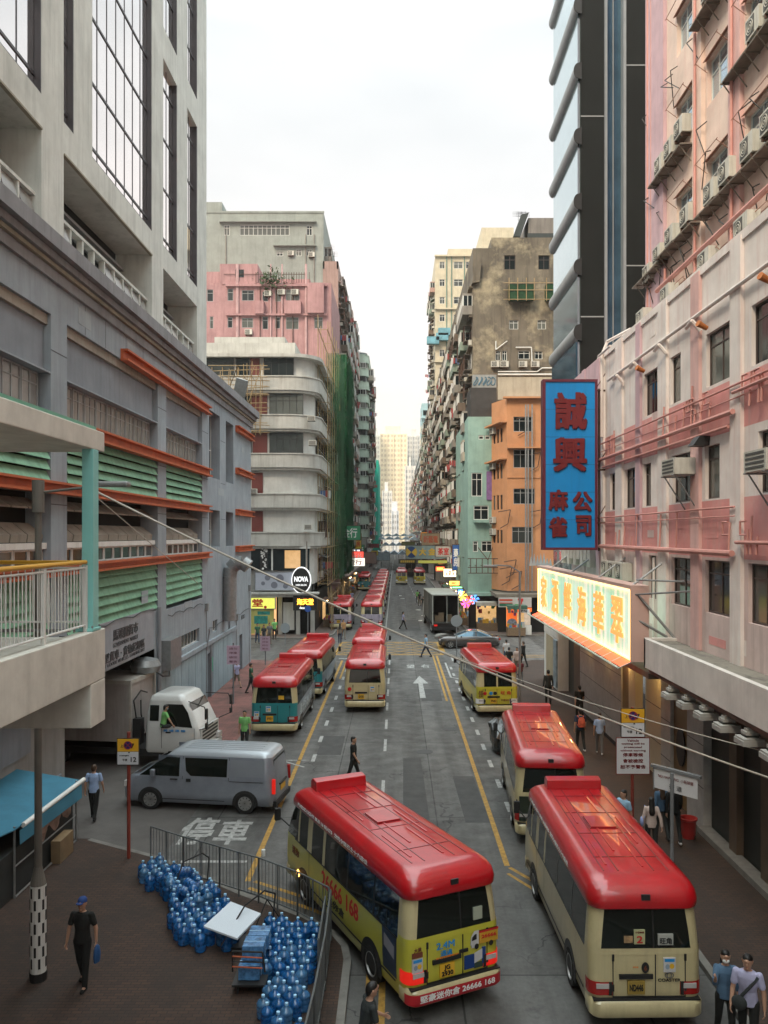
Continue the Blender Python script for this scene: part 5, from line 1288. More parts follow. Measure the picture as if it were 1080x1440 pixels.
M_tealw = cast('teal_white_wall', (.34,.50,.54), streak=.2)
tt = thing('teal_tower', 'slim pale teal tower with dark window bands down the street on the right', 'building', (xp(600,235),240,0))
b = MB(); b.box(xp(593,235),xp(625,235),235,250,0,zp(567,235)); b.build('wall', M_tealw, tt)
b = MB()
for k in range(11):
    z = zp(577,235)-k*3.7; b.box(xp(595,235),xp(606,235),234.8,235,z-1.4,z,0); b.box(xp(593,235)-.3,xp(608,235),234.2,235,z-2.4,z-1.9,1); b.box(xp(593,235)-.05,xp(593,235),236,249,z-1.4,z,0)
b.build('window_band', [M_glass, M_tealw], tt)
block('right_far_block', 'pale block with small balconies behind the slim teal tower', 7.5, 1, 190.5, 234.5, 38, (.33,.30,.26), 96, enc=.35, bw=3.5)
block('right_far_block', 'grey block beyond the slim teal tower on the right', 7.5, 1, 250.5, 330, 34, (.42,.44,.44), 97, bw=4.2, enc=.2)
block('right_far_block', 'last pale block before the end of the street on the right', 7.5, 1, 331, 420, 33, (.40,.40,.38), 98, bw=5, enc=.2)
# towers closing the view; haze and warm sunlight put into their pale colours
def endtower(label, x0, x1, Y, y_top, col, seed, nx, fh=3.1, dep=30, mw=None):
    t = thing('end_tower', label, 'tower', (xp((x0+x1)/2,Y),Y,0)); z1_ = zp(y_top,Y); m = cast('end_wall_%d' % seed, col, streak=.1, stain=.05)
    a, c = xp(x0,Y), xp(x1,Y); b = MB(); b.box(a,c,Y,Y+dep,0,z1_,0)
    w_ = (c-a)/nx; k = 0; r = random.Random(seed)
    for i in range(nx):
        z = 12
        while z < z1_-2: b.box(a+i*w_+w_*.18,a+(i+1)*w_-w_*.18,Y-.06,Y,z,z+fh*.5,1); z += fh
    for i in range(0, nx+1, 2): b.box(a+i*w_-.25,a+i*w_+.25,Y-.9,Y-.0,8,z1_,0)
    b.box(a+3,c-4,Y+2,Y+12,z1_,z1_+5,0)
    b.build('wall', [m, mw or mat('end_window', (.42,.43,.43), .3, var=.3)], t); return t
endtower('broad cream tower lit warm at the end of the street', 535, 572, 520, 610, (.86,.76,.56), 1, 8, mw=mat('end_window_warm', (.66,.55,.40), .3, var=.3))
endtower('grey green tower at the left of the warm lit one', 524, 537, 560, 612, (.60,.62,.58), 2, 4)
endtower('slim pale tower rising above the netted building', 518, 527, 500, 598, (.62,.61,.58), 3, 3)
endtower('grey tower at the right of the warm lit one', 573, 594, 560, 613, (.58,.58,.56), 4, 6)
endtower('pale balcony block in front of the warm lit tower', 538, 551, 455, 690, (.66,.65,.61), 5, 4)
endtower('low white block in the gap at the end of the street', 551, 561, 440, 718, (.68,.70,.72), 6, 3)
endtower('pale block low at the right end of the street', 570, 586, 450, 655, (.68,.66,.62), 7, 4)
# market roofs across the far street
M_mroof = mat('market_roof', (.40,.50,.58), .6, var=.4, vscale=.3, streak=.3)
for k, (Y, x0, x1, z) in enumerate(((212,-6,5,5.0),(232,-4,6,7),(255,-6,7,8.6),(285,-7,7,9.6))):
    t = thing('market_roof', ['nearest','second','third','farthest'][k]+' of the pale blue canvas roofs over the far end of the street', 'canopy', (0,Y,0))
    b = MB(); n = 5; w_ = (x1-x0)/n
    for i in range(n): b.prism([(x0+i*w_,Y,z-.8),(x0+(i+.5)*w_,Y,z),(x0+(i+1)*w_,Y,z-.8),(x0+(i+1)*w_,Y,z-1.0),(x0+i*w_,Y,z-1.0)],(0,12,0))
    b.build('roof', M_mroof, t, fix=True); b = MB()
    for i in range(n+1): b.tube((x0+i*w_,Y,0),(x0+i*w_,Y,z-.9),.08,n=5)
    b.build('post', M_steel, t)

# ---- signs hung over the street beyond
def hang(label, px0, px1, py0, py1, Y, m, txt=None, tm=None, th=.25, nm='hanging_sign', frame=M_rust, rows=1, group='signs hung over the far street', arm=1):
    x0, x1 = xp(px0,Y), xp(px1,Y); z0, z1_ = zp(py1,Y), zp(py0,Y)
    t = board(nm, label, 'sign', x0, x1, Y, z0, z1_, m, frame, th, group)
    if txt: stext(t, txt, (x0+x1)/2, Y-.02, (z0+z1_)/2, tm, (x1-x0)*.82, (z1_-z0)*.6, .03)
    xe = 7.4 if (x0+x1) > 0 else -7.5
    b = MB(); b.tube(((x0+x1)/2,Y+.1,z1_),(xe,Y+.1,z1_+.4),.05,n=5); b.tube(((x0+x1)/2,Y+.1,z0),(xe,Y+.1,z0-.1),.04,n=5); b.build('arm', M_rust, t)
    return t
M_sgr = mat('sign_blue_grey', (.22,.32,.33), .6, var=.2, streak=.3); M_sye = mat('sign_letters_yellow', (.60,.42,.06), .5)
t = hang('long grey blue sign with a yellow and blue round emblem above the right lane', 571, 641, 767, 786, 112, M_sgr, None, None, group=None)
b = MB(); cx_, cz_ = xp(578.5,112), zp(776.5,112)
for q in range(4): b.prism([(cx_,111.97,cz_)]+[(cx_+.78*math.cos(a),111.97,cz_+.78*math.sin(a)) for a in [q*PI/2+PI/4+PI/2*i/5 for i in range(6)]], (0,.02,0), q % 2)
b.build('emblem', [mat('emblem_blue', (.02,.06,.2), .5), M_sye], t, fix=True); stext(t, '大 金 馬 場', xp(614,112), 111.97, zp(776,112), M_sye, 4.8, 1.0, .04)
hang('brown lattice sign panel above the left pavement beyond the junction', 484, 529, 777, 792, 125, cast('panel_brown', (.17,.15,.13)), group=None)
hang('dirty white sign box above the brown lattice panel', 488, 515, 756, 770, 150, cast('panel_pale', (.30,.32,.28)), group=None)
hang('dark blue sign with white lit spots above the brown panel', 487, 508, 772, 777, 126, mat('navy', (.02,.05,.12), .5), '■ ■ ■', M_litw, group=None)
hang('weathered sign with red characters above the long grey blue sign', 593, 618, 750, 767, 118, cast('sign_weathered', (.36,.30,.2)), '新藝電', mat('faded_red', (.45,.12,.06), .6), group=None)
hang('narrow orange vertical sign on the right row', 635, 640, 748, 776, 100, mat('sign_orange', (.55,.16,.05), .6), '大\n押', M_wlet, group=None)
hang('yellow green strip sign under the long grey blue sign', 588, 632, 788, 792, 108, mat('strip_green', (.34,.36,.08), .6, emit=(.5,.5,.1), estr=.2), group=None)
hang('small olive board left of the long grey blue sign', 565, 583, 762, 767, 140, mat('olive', (.16,.18,.08), .7), group=None)
M_lwh = mat('lit_warm_white', (.8,.75,.6), .5, emit=(1,.85,.55), estr=1.6, var=.2)
M_lyel = mat('lit_yellow', (.8,.6,.1), .5, emit=(1,.65,.1), estr=1.4, var=.3, vscale=2)
M_lred2 = mat('lit_red_sign', (.7,.08,.04), .5, emit=(1,.12,.04), estr=1.2, var=.2)
M_lgrn = mat('lit_green', (.2,.7,.3), .5, emit=(.3,1,.4), estr=1.3)
M_lpnk = mat('lit_pink', (.8,.1,.35), .5, emit=(1,.1,.4), estr=1.3); M_lblu = mat('lit_blue', (.1,.3,.8), .5, emit=(.1,.35,1), estr=1.2)
hang('white lit sign crowded with small characters over the right shops', 624, 646, 800, 811, 97, M_lwh, '福 記\n海 鮮 酒 家', M_red, group=None)
hang('orange red lit sign left of the white lit sign', 613, 625, 797, 803, 104, M_lred2, '酒', M_lyel, group=None)
hang('yellow and red lit sign below the white lit sign', 632, 655, 817, 823, 90, M_lyel, '麥 美', M_lred2, group=None)
hang('white vertical lit sign with dark characters', 656, 660, 804, 826, 88, M_lwh, '中\n藥\n行', M_black, group=None)
hang('orange lit sign between two white vertical signs', 649, 655, 808, 820, 92, M_lorg, '食', M_red, group=None)
hang('warm lit panel at the foot of the mint building', 664, 671, 810, 825, 84, M_lorg, '鮮', M_wlet, group=None)
hang('green lit sign strip by the toy shop', 636, 650, 825, 827, 88, M_lgrn, group=None)
hang('blue lit star sign over the pavement crowd', 644, 651, 829, 836, 84, M_lblu, '★', M_lwh, group=None)
hang('yellow vertical sign on the left side of the street', 477, 483, 786, 796, 112, mat('lit_lemon', (.75,.75,.05), .5, emit=(.9,.9,.05), estr=1.0), '藥', M_black, group=None)
hang('red glowing vertical sign beside the green netting', 461, 468, 800, 815, 96, M_lred, '按\n摩', M_lorg, group=None)
hang('small blue sign under the yellow vertical sign', 480, 486, 797, 802, 112, M_lblu, group=None)
hang('sheet metal truck height board far down the street', 529, 548, 777, 788, 205, mat('sheet_blue', (.30,.38,.42), .6, var=.3), group=None)
hang('dark red sign far down the left side', 517, 533, 765, 770, 170, mat('dark_red', (.25,.05,.06), .6), group=None)
hang('dark green board with small yellow letters under the grey blue sign', 561, 585, 787, 792, 116, mat('dark_green_board', (.04,.06,.03), .6), '■■■■■■■', M_sye, group=None)
for k, (px, py, m, w_) in enumerate(((655,848,M_lpnk,'pink'),(661,844,M_lred2,'red'),(667,843,M_lblu,'blue'),(650,838,M_lyel,'yellow'))):
    t = thing('toy_windmill', w_+' toy windmill hung at the shop front beyond the truck', 'toy', (xp(px,78),78,zp(py,78))); b = MB()
    for q in range(6):
        a = q*PI/3; c = Vector((xp(px,78),78,zp(py,78))); e1 = c+Vector((math.cos(a),0,math.sin(a)))*.5; e2 = c+Vector((math.cos(a+.6),-.3,math.sin(a+.6)))*.42
        b.prism([c,e1,e2],(0,.02,0))
    b.build('blade', m, t, fix=True)
# ================================================================= vehicles
M_vglass = mat('vehicle_glass', (.008,.011,.009), .06, var=0, spec=.45)
M_tyre = mat('tyre', (.016,.016,.016), .85, var=.2)
M_rim = mat('rim_steel', (.35,.35,.34), .4, var=.2, metal=.5)
M_plate = mat('plate_yellow', (.72,.42,.03), .5, var=0)
M_lampr = mat('lamp_red', (.38,.015,.012), .25, var=.1, spec=.7)
M_lampon = mat('lamp_red_on', (.5,.01,.01), .3, emit=(1,.025,.01), estr=.25, var=0)
M_lampc = mat('lamp_clear', (.55,.52,.50), .15, var=.2, spec=.8)
M_ambon = mat('lamp_amber_on', (.9,.4,.05), .3, emit=(1,.45,.08), estr=5, var=0)
def paint(name, col, **k):
    a = dict(rough=.32, var=.10, vscale=1.3, coat=.6, spec=.5, stain=.18, stcol=tuple(c*.6 for c in col), stscale=1.1); a.update(k); return mat(name, col, **a)
M_busred = paint('bus_red', (.50,.004,.010), rough=.32, coat=.6, var=.18, vscale=2.5, stain=.45, stcol=(.26,.012,.014), stscale=2.2)
M_busredd = paint('bus_red_seam', (.19,.005,.010))
for n_ in M_busred.node_tree.nodes:
    if n_.type == 'BSDF_PRINCIPLED': n_.inputs['Coat IOR'].default_value = 1.62; n_.inputs['Coat Roughness'].default_value = .035
M_cream = MATS['cream_tile']
M_bcream = paint('bus_cream', (.58,.50,.28), stain=.4, stcol=(.33,.27,.16), stscale=1.6, streak=.25, scol=(.30,.25,.15), sscale=3)
M_bylg = paint('bus_yellow_green', (.54,.51,.05), stain=.35, stcol=(.34,.32,.06))
M_bteal = paint('bus_teal', (.02,.24,.26)); M_bblue = paint('bus_pale_blue', (.33,.42,.50), var=.35, vscale=1.8)
M_byel = paint('bus_yellow', (.56,.50,.04)); M_blil = paint('bus_lilac', (.40,.36,.45), var=.35, vscale=2)

def outline(hw, y0, y1, r, z, off=0., rb=(), rs=(), ls=(), n=5, fb=(0,)):
    pts = []; tg = []
    hw += off; y0 -= off; y1 += off; r += off
    def add(p, t): pts.append((p[0],p[1],z)); tg.append(t)
    add((-hw+r,y0), 'rear'); 
    for x in rb: add((max(-hw+r+.01,min(hw-r-.01,x)),y0), 'rear')
    for i in range(n+1):
        t = PI/2*i/n; add((hw-r+r*math.sin(t), y0+r-r*math.cos(t)), 'crr' if i < n else 'right')
    for y in rs: add((hw,y), 'right')
    for i in range(n+1):
        t = PI/2*i/n; add((hw-r+r*math.cos(t), y1-r+r*math.sin(t)), 'cfr' if i < n else 'front')
    for x in fb: add((x,y1), 'front')
    for i in range(n+1):
        t = PI/2*i/n; add((-hw+r-r*math.sin(t), y1-r+r*math.cos(t)), 'cfl' if i < n else 'left')
    for y in ls: add((-hw,y), 'left')
    for i in range(n):
        t = PI/2*i/n; add((-hw+r-r*math.cos(t), y0+r-r*math.sin(t)), 'crl')
    return pts, tg
def lofts(b, levels, rb=(), rs=(), ls=(), mfun=None, m=0, c0=False, c1=False, off=0., only=None):
    rings = []; 
    for (z,hw,y0,y1,r) in levels:
        p, tg = outline(hw,y0,y1,r,z,off,rb,rs,ls); rings.append(p)
    if only: ms = [ (m if only(tg[i], i, rings[0][i], rings[0][(i+1) % len(tg)]) else None) for i in range(len(tg))]
    else: ms = [mfun(tg[i], i, rings[0][i], rings[0][(i+1) % len(tg)]) for i in range(len(tg))] if mfun else None
    b.loft(rings, m, c0, c1, ms)
    return b
def wheel(parent, x, y, r=.37, w_=.24, side=1, rimm=None, spokes=0):
    t = MB(); n = 22
    M = Matrix.Translation((x,y,r)) @ Matrix.Rotation(side*PI/2,4,'Y')
    t.lathe([(r*.62,-w_/2),(r*.95,-w_/2),(r,-w_*.35),(r,w_*.35),(r*.95,w_/2),(r*.66,w_/2),(r*.62,w_/2-.03)], n, (0,0,0)); t.xf(M)
    wo = t.build('wheel', M_tyre, parent, smooth=True, angle=50)
    c = MB()
    c.lathe([(.02,w_/2-.07),(r*.25,w_/2-.02),(r*.30,w_/2-.05),(r*.55,w_/2-.06),(r*.62,w_/2+.005),(r*.66,w_/2+.004),(r*.66,w_/2-.05)], n, (0,0,0))
    if spokes:
        for k in range(spokes):
            a = 2*PI*k/spokes; k0 = len(c.v); c.box(.05*r,r*.63,-.035*r/.3,.035*r/.3,w_/2-.055,w_/2+.002); c.xf(Matrix.Rotation(a,4,'Z'), k0)
    else:
        for k in range(8):
            a = 2*PI*k/8; k0 = len(c.v); c.lathe([(.03,w_/2-.06),(.03,w_/2-.052),(.0,w_/2-.052)], 8, (r*.43*math.cos(a), r*.43*math.sin(a), 0), m=1)
    c.xf(M); c.build('rim', [rimm or M_rim, M_black], wo, smooth=True, angle=35); return wo
def arch(b, x, y, r, side, m=0, z0=.28, th=.012):  # dark half disc on the side stands in for the shaded wheel well
    pts = [(x, y+r*math.cos(t), max(z0, r*.82+ r*.95*math.sin(t)-.0)) for t in [PI*i/12 for i in range(13)]]
    pts = [(x,y+r,z0)]+pts+[(x,y-r,z0)]
    b.prism(pts, (side*th,0,0), m)
def ilev(levels, z):
    for a, c in zip(levels, levels[1:]):
        if a[0] <= z <= c[0]: t = (z-a[0])/(c[0]-a[0]+1e-9); return tuple(a[i]+(c[i]-a[i])*t for i in range(5))
    return levels[-1] if z > levels[-1][0] else levels[0]
def sidepanel(b, levels, side, pts, off=.006, m=0):
    """a polygon (y,z) laid on the body side"""
    zs = sorted({min(p[1] for p in pts), max(p[1] for p in pts), *[l[0] for l in levels if min(p[1] for p in pts) < l[0] < max(p[1] for p in pts)]})
    def clip(poly, zc, above):
        out = []
        for i in range(len(poly)):
            a, c = poly[i], poly[(i+1) % len(poly)]
            ia, ic = (a[1] >= zc-1e-7) == above or abs(a[1]-zc) < 1e-7, (c[1] >= zc-1e-7) == above or abs(c[1]-zc) < 1e-7
            if ia: out.append(a)
            if ia != ic: t = (zc-a[1])/(c[1]-a[1]); out.append((a[0]+(c[0]-a[0])*t, zc))
        return out
    for z0, z1_ in zip(zs, zs[1:]):
        q = clip(clip(list(pts), z0, True), z1_, False)
        if len(q) > 2: b.q([(side*(ilev(levels,z)[1]+off), y, z) for y, z in (q if side > 0 else q[::-1])], m)

BUS_LOW = [(.30,.97,.12,6.84,.16),(.38,1.02,.05,6.92,.18),(.80,1.04,.02,6.97,.2),(1.42,1.035,.03,6.93,.2)]
BUS_BAND = [(1.42,1.035,.03,6.93,.2),(1.85,1.01,.07,6.72,.22),(2.28,.975,.13,6.45,.24)]
BUS_ROOF = [(2.20,.985,.10,6.55,.26),(2.24,1.03,.04,6.60,.30),(2.36,1.035,.03,6.58,.30),(2.50,1.01,.08,6.5,.30),(2.60,.95,.18,6.36,.30),(2.665,.86,.34,6.2,.28),(2.70,.74,.5,6.05,.25)]
def make_bus(label, style, group=None):
    S = style; t = thing('minibus', label, 'minibus', (0,0,0), 0, group)
    low = {'rear':0,'crr':0,'crl':0,'left':1,'right':1,'front':1,'cfr':1,'cfl':1}
    b = MB(); lofts(b, BUS_LOW, rb=(-.6,.17,.71), rs=(2,4.5), ls=(4.5,2), mfun=lambda tg,i,p,q: low[tg], c0=True)
    b.build('body', [S['rear'], S['side']], t, smooth=True, angle=50)
    # window band: glass with body coloured posts
    rsx = (.35,.43,1.9,1.96,3.4,3.46,4.9,4.96,5.9,6.0); lsx = (6.0,5.9,5.35,5.05,4.35,4.2,2.9,2.84,1.55,1.49,.43,.35)
    def bm_(tg, i, p, q):
        if tg in ('crr','crl'): return 1
        if tg == 'left':
            yc = (p[1]+q[1])/2
            return 1 if (5.05 < yc < 5.35 or 4.2 < yc < 4.35 or yc < .43 or 5.9 < yc < 6.0) else 2 if q[1]-p[1] > -.08 else 0
        if tg == 'right':
            yc = (p[1]+q[1])/2; return 1 if yc < .43 or 5.9 < yc < 6.0 else 2 if q[1]-p[1] < .08 else 0
        return 0
    rbb = (-.74,-.66,-.04,.04,.66,.74) if S.get('old') else (-.86,-.78,.13,.16,.78,.86)
    def bm2(tg, i, p, q):
        if tg == 'rear':
            xc = (p[0]+q[0])/2
            if S.get('old'): return 1 if (-.74 < xc < -.66 or -.04 < xc < .04 or abs(xc) > .74) else 0
            return 2 if .13 < xc < .16 else 1 if abs(xc) > .86 else 0
        return bm_(tg, i, p, q)
    b = MB(); lofts(b, BUS_BAND, rb=rbb, rs=rsx, ls=lsx, mfun=bm2)
    b.build('window_band', [M_vglass, M_bcream, M_black], t, smooth=True, angle=50)
    b = MB(); lofts(b, [(1.40,1.036,.028,6.935,.2),(1.52,1.034,.034,6.88,.2)], rb=(-.86,.86), rs=(.4,), ls=(.4,), m=0, off=.004, only=lambda tg,i,p,q: tg in ('rear','crr','crl') or (tg in ('left','right') and max(p[1],q[1]) < .45))
    b.build('rear_sill', S['rear'], t, smooth=True)
    # roof
    b = MB(); lofts(b, BUS_ROOF, rb=(-.3,.3), rs=(3,), ls=(3,), m=0, c1=True)
    for x in (-.62,-.34,.34,.62): b.box(x-.012,x+.012,.62,5.9,2.70,2.708,1)
    for y in (1.3,2.6,3.9,5.1): b.box(-.64,.64,y-.01,y+.01,2.70,2.709,1)
    for x, y0, y1 in ((-.5,.9,2.2),(-.15,1.6,3.2),(.18,.8,2.4),(.46,2.0,3.6),(-.5,3.2,4.8),(.16,3.9,5.3)): b.box(x-.02,x+.02,y0,y1,2.70,2.714,0)
    b.box(-.28,.28,2.9,3.6,2.70,2.735,0); b.box(-.31,.31,2.87,3.63,2.70,2.71,1)
    b.build('roof', [M_busred, M_busredd], t, smooth=True, angle=50)
    b = MB(); b.prism([(0,5.62,2.66),(0,5.66,2.93),(0,5.9,2.96),(0,6.02,2.9),(0,6.05,2.62)], (1.36,0,0)); b.xf(Matrix.Translation((-.68,0,0))); b.build('roof_sign', M_busred, t, bevel=.02, fix=True)
    MB().box(-.08,.08,.02,.06,2.4,2.5).build('rear_camera', M_black, t)
    # bumpers
    b = MB(); lofts(b, [(.30,1.0,-.06,6.95,.18),(.34,1.04,-.09,7.0,.2),(.56,1.04,-.09,7.0,.2),(.62,1.0,-.03,6.95,.18)], rb=(), rs=(.35,6.6), ls=(6.6,.35), m=0, c0=False, only=lambda tg,i,p,q: tg in ('front','cfr','cfl') or min(p[1],q[1]) > 6.5)
    b.build('bumper', [S.get('bumper', M_bcream), M_black], t, smooth=True, angle=45)
    b = MB(); lofts(b, [(.30,1.0,-.06,6.95,.18),(.34,1.04,-.09,7.0,.2),(.56,1.04,-.09,7.0,.2),(.62,1.0,-.03,6.95,.18)], rb=(), rs=(.35,6.6), ls=(6.6,.35), m=0, c0=False, only=lambda tg,i,p,q: tg in ('rear','crr','crl') or max(p[1],q[1]) < .4)
    b.box(-.98,.98,-.05,.2,.6,.625,1); b.build('bumper', [S.get('bumper', M_bcream), M_black], t, smooth=True, angle=45)
    # lamps
    for sx in (-1,1):
        b = MB(); lofts(b, [(.68,1.037,.02,6.9,.19),(.92,1.038,.02,6.9,.2)], rb=(-.62,.62), rs=(.30,), ls=(.30,), m=0, off=.012, only=lambda tg,i,p,q: (tg in ('crr','crl') and p[0]*sx > 0) or (tg == 'rear' and (p[0]+q[0])/2*sx > .62) or (tg in ('left','right') and max(p[1],q[1]) < .32 and p[0]*sx > 0))
        lamp = b.build('tail_light', S.get('lamp', M_lampr), t, smooth=True)
        b = MB(); b.box(sx*.80-.12,sx*.80+.12,-.004,.015,.80,.89); b.build('lens', M_lampc, lamp)
        MB().box(sx*.66-.03,sx*.66+.03,-.004,.014,.68,.92).build('lamp_trim', M_black, lamp)
    # rear doors: seams, handle bar, plate, hinges
    b = MB()
    for x in ((-.72,-.02,.72) if S.get('old') else (-.61,.17,.72)): b.box(x-.008,x+.008,.008,.03,.63,1.41)
    b.box(-.6,.72,.006,.03,.635,.65)
    for z in (.75,1.3): b.box(-.63,-.59,.0,.02,z,z+.12); b.box(.70,.74,.0,.02,z,z+.12)
    b.box(-.5,.12,-.02,.02,.98,1.06); b.build('door_trim', M_black, t)
    b = MB(); b.box(-.35,-.03,-.015,.01,.70,.95); pl = b.build('number_plate', S.get('platem', M_plate), t)
    if S.get('plate'): text(S['plate'], 1, pl, (-.19,-.022,.825), rot_e(PI/2,0,0), M_black, fit=(.25,.2 if '\n' in S['plate'] else .12), bold=.02)
    # side door, skirt lines, panel seams
    b = MB()
    for side in (-1,1):
        for y in ((4.25,5.2) if side < 0 else (5.95,)): 
            for z0, z1_ in ((.34,.8),(.8,1.42)): b.q([(side*(ilev(BUS_LOW,z0)[1]+.004),y-.012,z0),(side*(ilev(BUS_LOW,z0)[1]+.004),y+.012,z0),(side*(ilev(BUS_LOW,z1_)[1]+.004),y+.012,z1_),(side*(ilev(BUS_LOW,z1_)[1]+.004),y-.012,z1_)][::side],0)
        b.box(min(side*1.038,side*1.046),max(side*1.038,side*1.046),.5,6.4,.56,.59,0); b.box(min(side*1.034,side*1.044),max(side*1.034,side*1.044),.45,6.2,1.39,1.42,0)
        for y, r in ((1.62,.50),(5.55,.5)): arch(b, side*1.03, y, r, side, 0)
    b.build('side_trim', M_black, t)
    for y, r in ((1.62,.37),(5.55,.37)):
        for side in (-1,1): wheel(t, side*.925, y, r, .24, side)
    b = MB(); b.box(-.9,.9,.3,6.6,.2,.34); b.build('chassis', M_black, t)
    for side in (-1,1):
        b = MB(); b.path([(side*.95,6.75,1.5),(side*1.2,7.05,1.75),(side*1.22,7.05,2.0)], .018); b.build('mirror_arm', M_black, t)
        MB().ob((side*1.22,7.05,1.8),.16,.1,.32).build('mirror', M_black, t, bevel=.02)
    b = MB()
    for x in (-.75,.75): b.box(x-.18,x+.18,6.93,6.985,.75,.98)
    b.build('headlight', M_lampc, t)
    # seats and driver's dark cabin are behind dark glass; roof side lettering
    if S.get('roof_text', True):
        for side in (-1, 1):
            M = Matrix.Translation((side*1.037,3.9,2.35)) @ rot_e(PI/2-.0,0,side*PI/2)
            text('PUBLIC LIGHT BUS 16 SEATS  公共小型巴士十六座位', 1, t, (0,0,0), M, M_wlet, fit=(4.2,.10), depth=.004, bold=.01)
    return t
BT = {}
def rear_note(t, z0, z1_, x0, x1, m, nm='sticker', y=.012, th=.006): return MB().box(x0,x1,y-th,y+.02,z0,z1_).build(nm, m, t)
def rtext(t, s, x, z, w_, h_, m, y=.0, nm='lettering', bold=.02): return text(s, 1, t, (x,y,z), rot_e(PI/2,0,0), m, fit=(w_,h_), depth=.004, bold=bold, name=nm)
M_ltblue = mat('print_blue', (.02,.25,.6), .5, var=0); M_lorange = mat('print_orange', (.75,.22,.02), .5, var=0); M_brown = mat('print_brown', (.2,.06,.03), .5)
M_truckw = mat('print_white', (.6,.6,.6), .5, var=.2)
def sticker(t, x, z, y=.01):
    o = rear_note(t, z-.13, z+.13, x-.11, x+.11, M_truckw, y=y)
    MB().box(x-.09,x+.09,y-.009,y,z+.06,z+.115).build('print', M_ltblue, o)
    b = MB(); b.prism([(x+.04+.045*math.cos(a), y-.009, z-.02+.05*math.sin(a)) for a in [-PI/5*i for i in range(10)]],(0,.002,0)); b.build('print', M_plate, o, fix=True)
    b = MB(); b.prism([(x-.04+.04*math.cos(a), y-.009, z-.03+.05*math.sin(a)) for a in [-PI/5*i for i in range(10)]],(0,.002,0)); b.build('print', M_bblue, o, fix=True)

# the middle bus turning out of the bay
b1 = make_bus('yellow green minibus with red roof and a lorry advert, turning in the foreground', dict(rear=M_bylg, side=M_bylg, lamp=M_lampon, plate='JG\n2930'))
bb = MB(); lofts(bb, [(.31,1.005,-.065,6.9,.18),(.35,1.043,-.093,6.9,.2),(.54,1.043,-.093,6.9,.2)], rs=(.25,), ls=(.25,), m=0, off=.006, only=lambda tg,i,p,q: tg in ('rear','crr','crl'))
bb.build('bumper_strip', mat('strip_red', (.5,.02,.03), .4, var=.1), b1, smooth=True)
rtext(b1, '堅豪迷你倉 26666 168', .0, .445, 1.65, .14, M_wlet, -.108)
rtext(b1, '2.4M', -.22, 1.30, .40, .13, M_ltblue); rtext(b1, '通過', -.20, 1.15, .26, .11, M_ltblue); rtext(b1, '自設旋轉車站', -.18, 1.06, .5, .07, M_lorange)
rtext(b1, '大業', -.82, 1.33, .16, .08, M_brown, -.0); rear_note(b1, 1.18, 1.27, -.93, -.71, M_brown, y=.014); sticker(b1, -.82, 1.03, .012)
MB().ob((.18,.0,1.10),.2,.03,.07).build('door_handle', M_black, b1, bevel=.01)
bb = MB(); bb.box(.36,.50,-.0,.02,1.10,1.20,0); bb.prism([(.33,.004,1.16),(.52,.004,1.16),(.52,.004,1.42),(.42,.004,1.42),(.35,.004,1.32)],(0,-.006,0),0); bb.box(.53,.96,-.003,.03,1.15,1.40,1); bb.box(.53,.97,-.004,.03,1.36,1.40,2)
bb.prism([(.36,-.004,1.24),(.47,-.004,1.26),(.47,-.004,1.36),(.43,-.004,1.36),(.37,-.004,1.31)],(0,-.003,0),3)
for x in (.47,.80): bb.prism([(x+.05*math.cos(a),-.006,1.12+.055*math.sin(a)) for a in [PI/6*i for i in range(12)]],(0,-.003,0),3)
bb.build('lorry_print', [M_truckw, mat('print_gold', (.6,.33,.03), .5, var=.2), M_red, M_black], b1, fix=True)
rtext(b1, '26666', .75, 1.28, .34, .07, M_red, -.006)
bb = MB(); bb.box(.20,.42,-.002,.02,.72,.98,0); bb.prism([(.42,-.0,.80),(.60,-.0,.86),(.60,-.0,1.05),(.42,-.0,1.0)],(0,-.004,0),1); bb.box(.42,.62,-.001,.02,.70,.80,2); bb.box(.60,.68,-.002,.02,.76,1.07,0); bb.build('panel_print', [mat('print_navy', (.01,.05,.22), .5), M_truckw, mat('print_dkgreen', (.04,.07,.05), .5)], b1, fix=True)
# side advert: big red digits, dark picture near the rear
def stext_side(t, s, y, z, w_, h_, m, side=-1, x=1.045):
    return text(s, 1, t, (side*x,y,z), rot_e(PI/2,0,side*PI/2), m, fit=(w_,h_), depth=.004, bold=.02)
stext_side(b1, '26666 168', 3.3, 1.12, 2.1, .36, M_red); stext_side(b1, '迷你倉', 3.5, .78, 1.0, .2, M_black); stext_side(b1, '迷你', 6.15, 1.1, .5, .2, M_brown)
bb = MB()
for pts, m in (([(.45,.62),(1.05,.62),(1.1,1.40),(.45,1.40)],0),([(.55,.95),(1.0,1.05),(1.0,1.3),(.55,1.2)],1)): sidepanel(bb, BUS_LOW, -1, pts, .006+.003*m, m)
bb.build('side_print', [mat('print_dark_navy', (.03,.05,.09), .4, var=.4, vscale=3), mat('print_grey', (.3,.3,.33), .4)], b1)
bb = MB()
k0 = len(bb.v); bb.lathe([(.0,0),(.09,.0),(.07,.03),(0,.04)],12,(0,0,0)); bb.xf(Matrix.Translation((-1.04,5.95,.62)) @ Matrix.Rotation(-PI/2,4,'Y')); bb.build('indicator', M_ambon, b1)
bb = MB(); bb.box(.42,.62,.03,.06,1.62,1.86); bb.build('paper_notice', mat('notice_green_white', (.42,.46,.36), .6), b1)
b1.location = (1.14,15.75,0); b1.rotation_euler = (0,0,R(26.5))
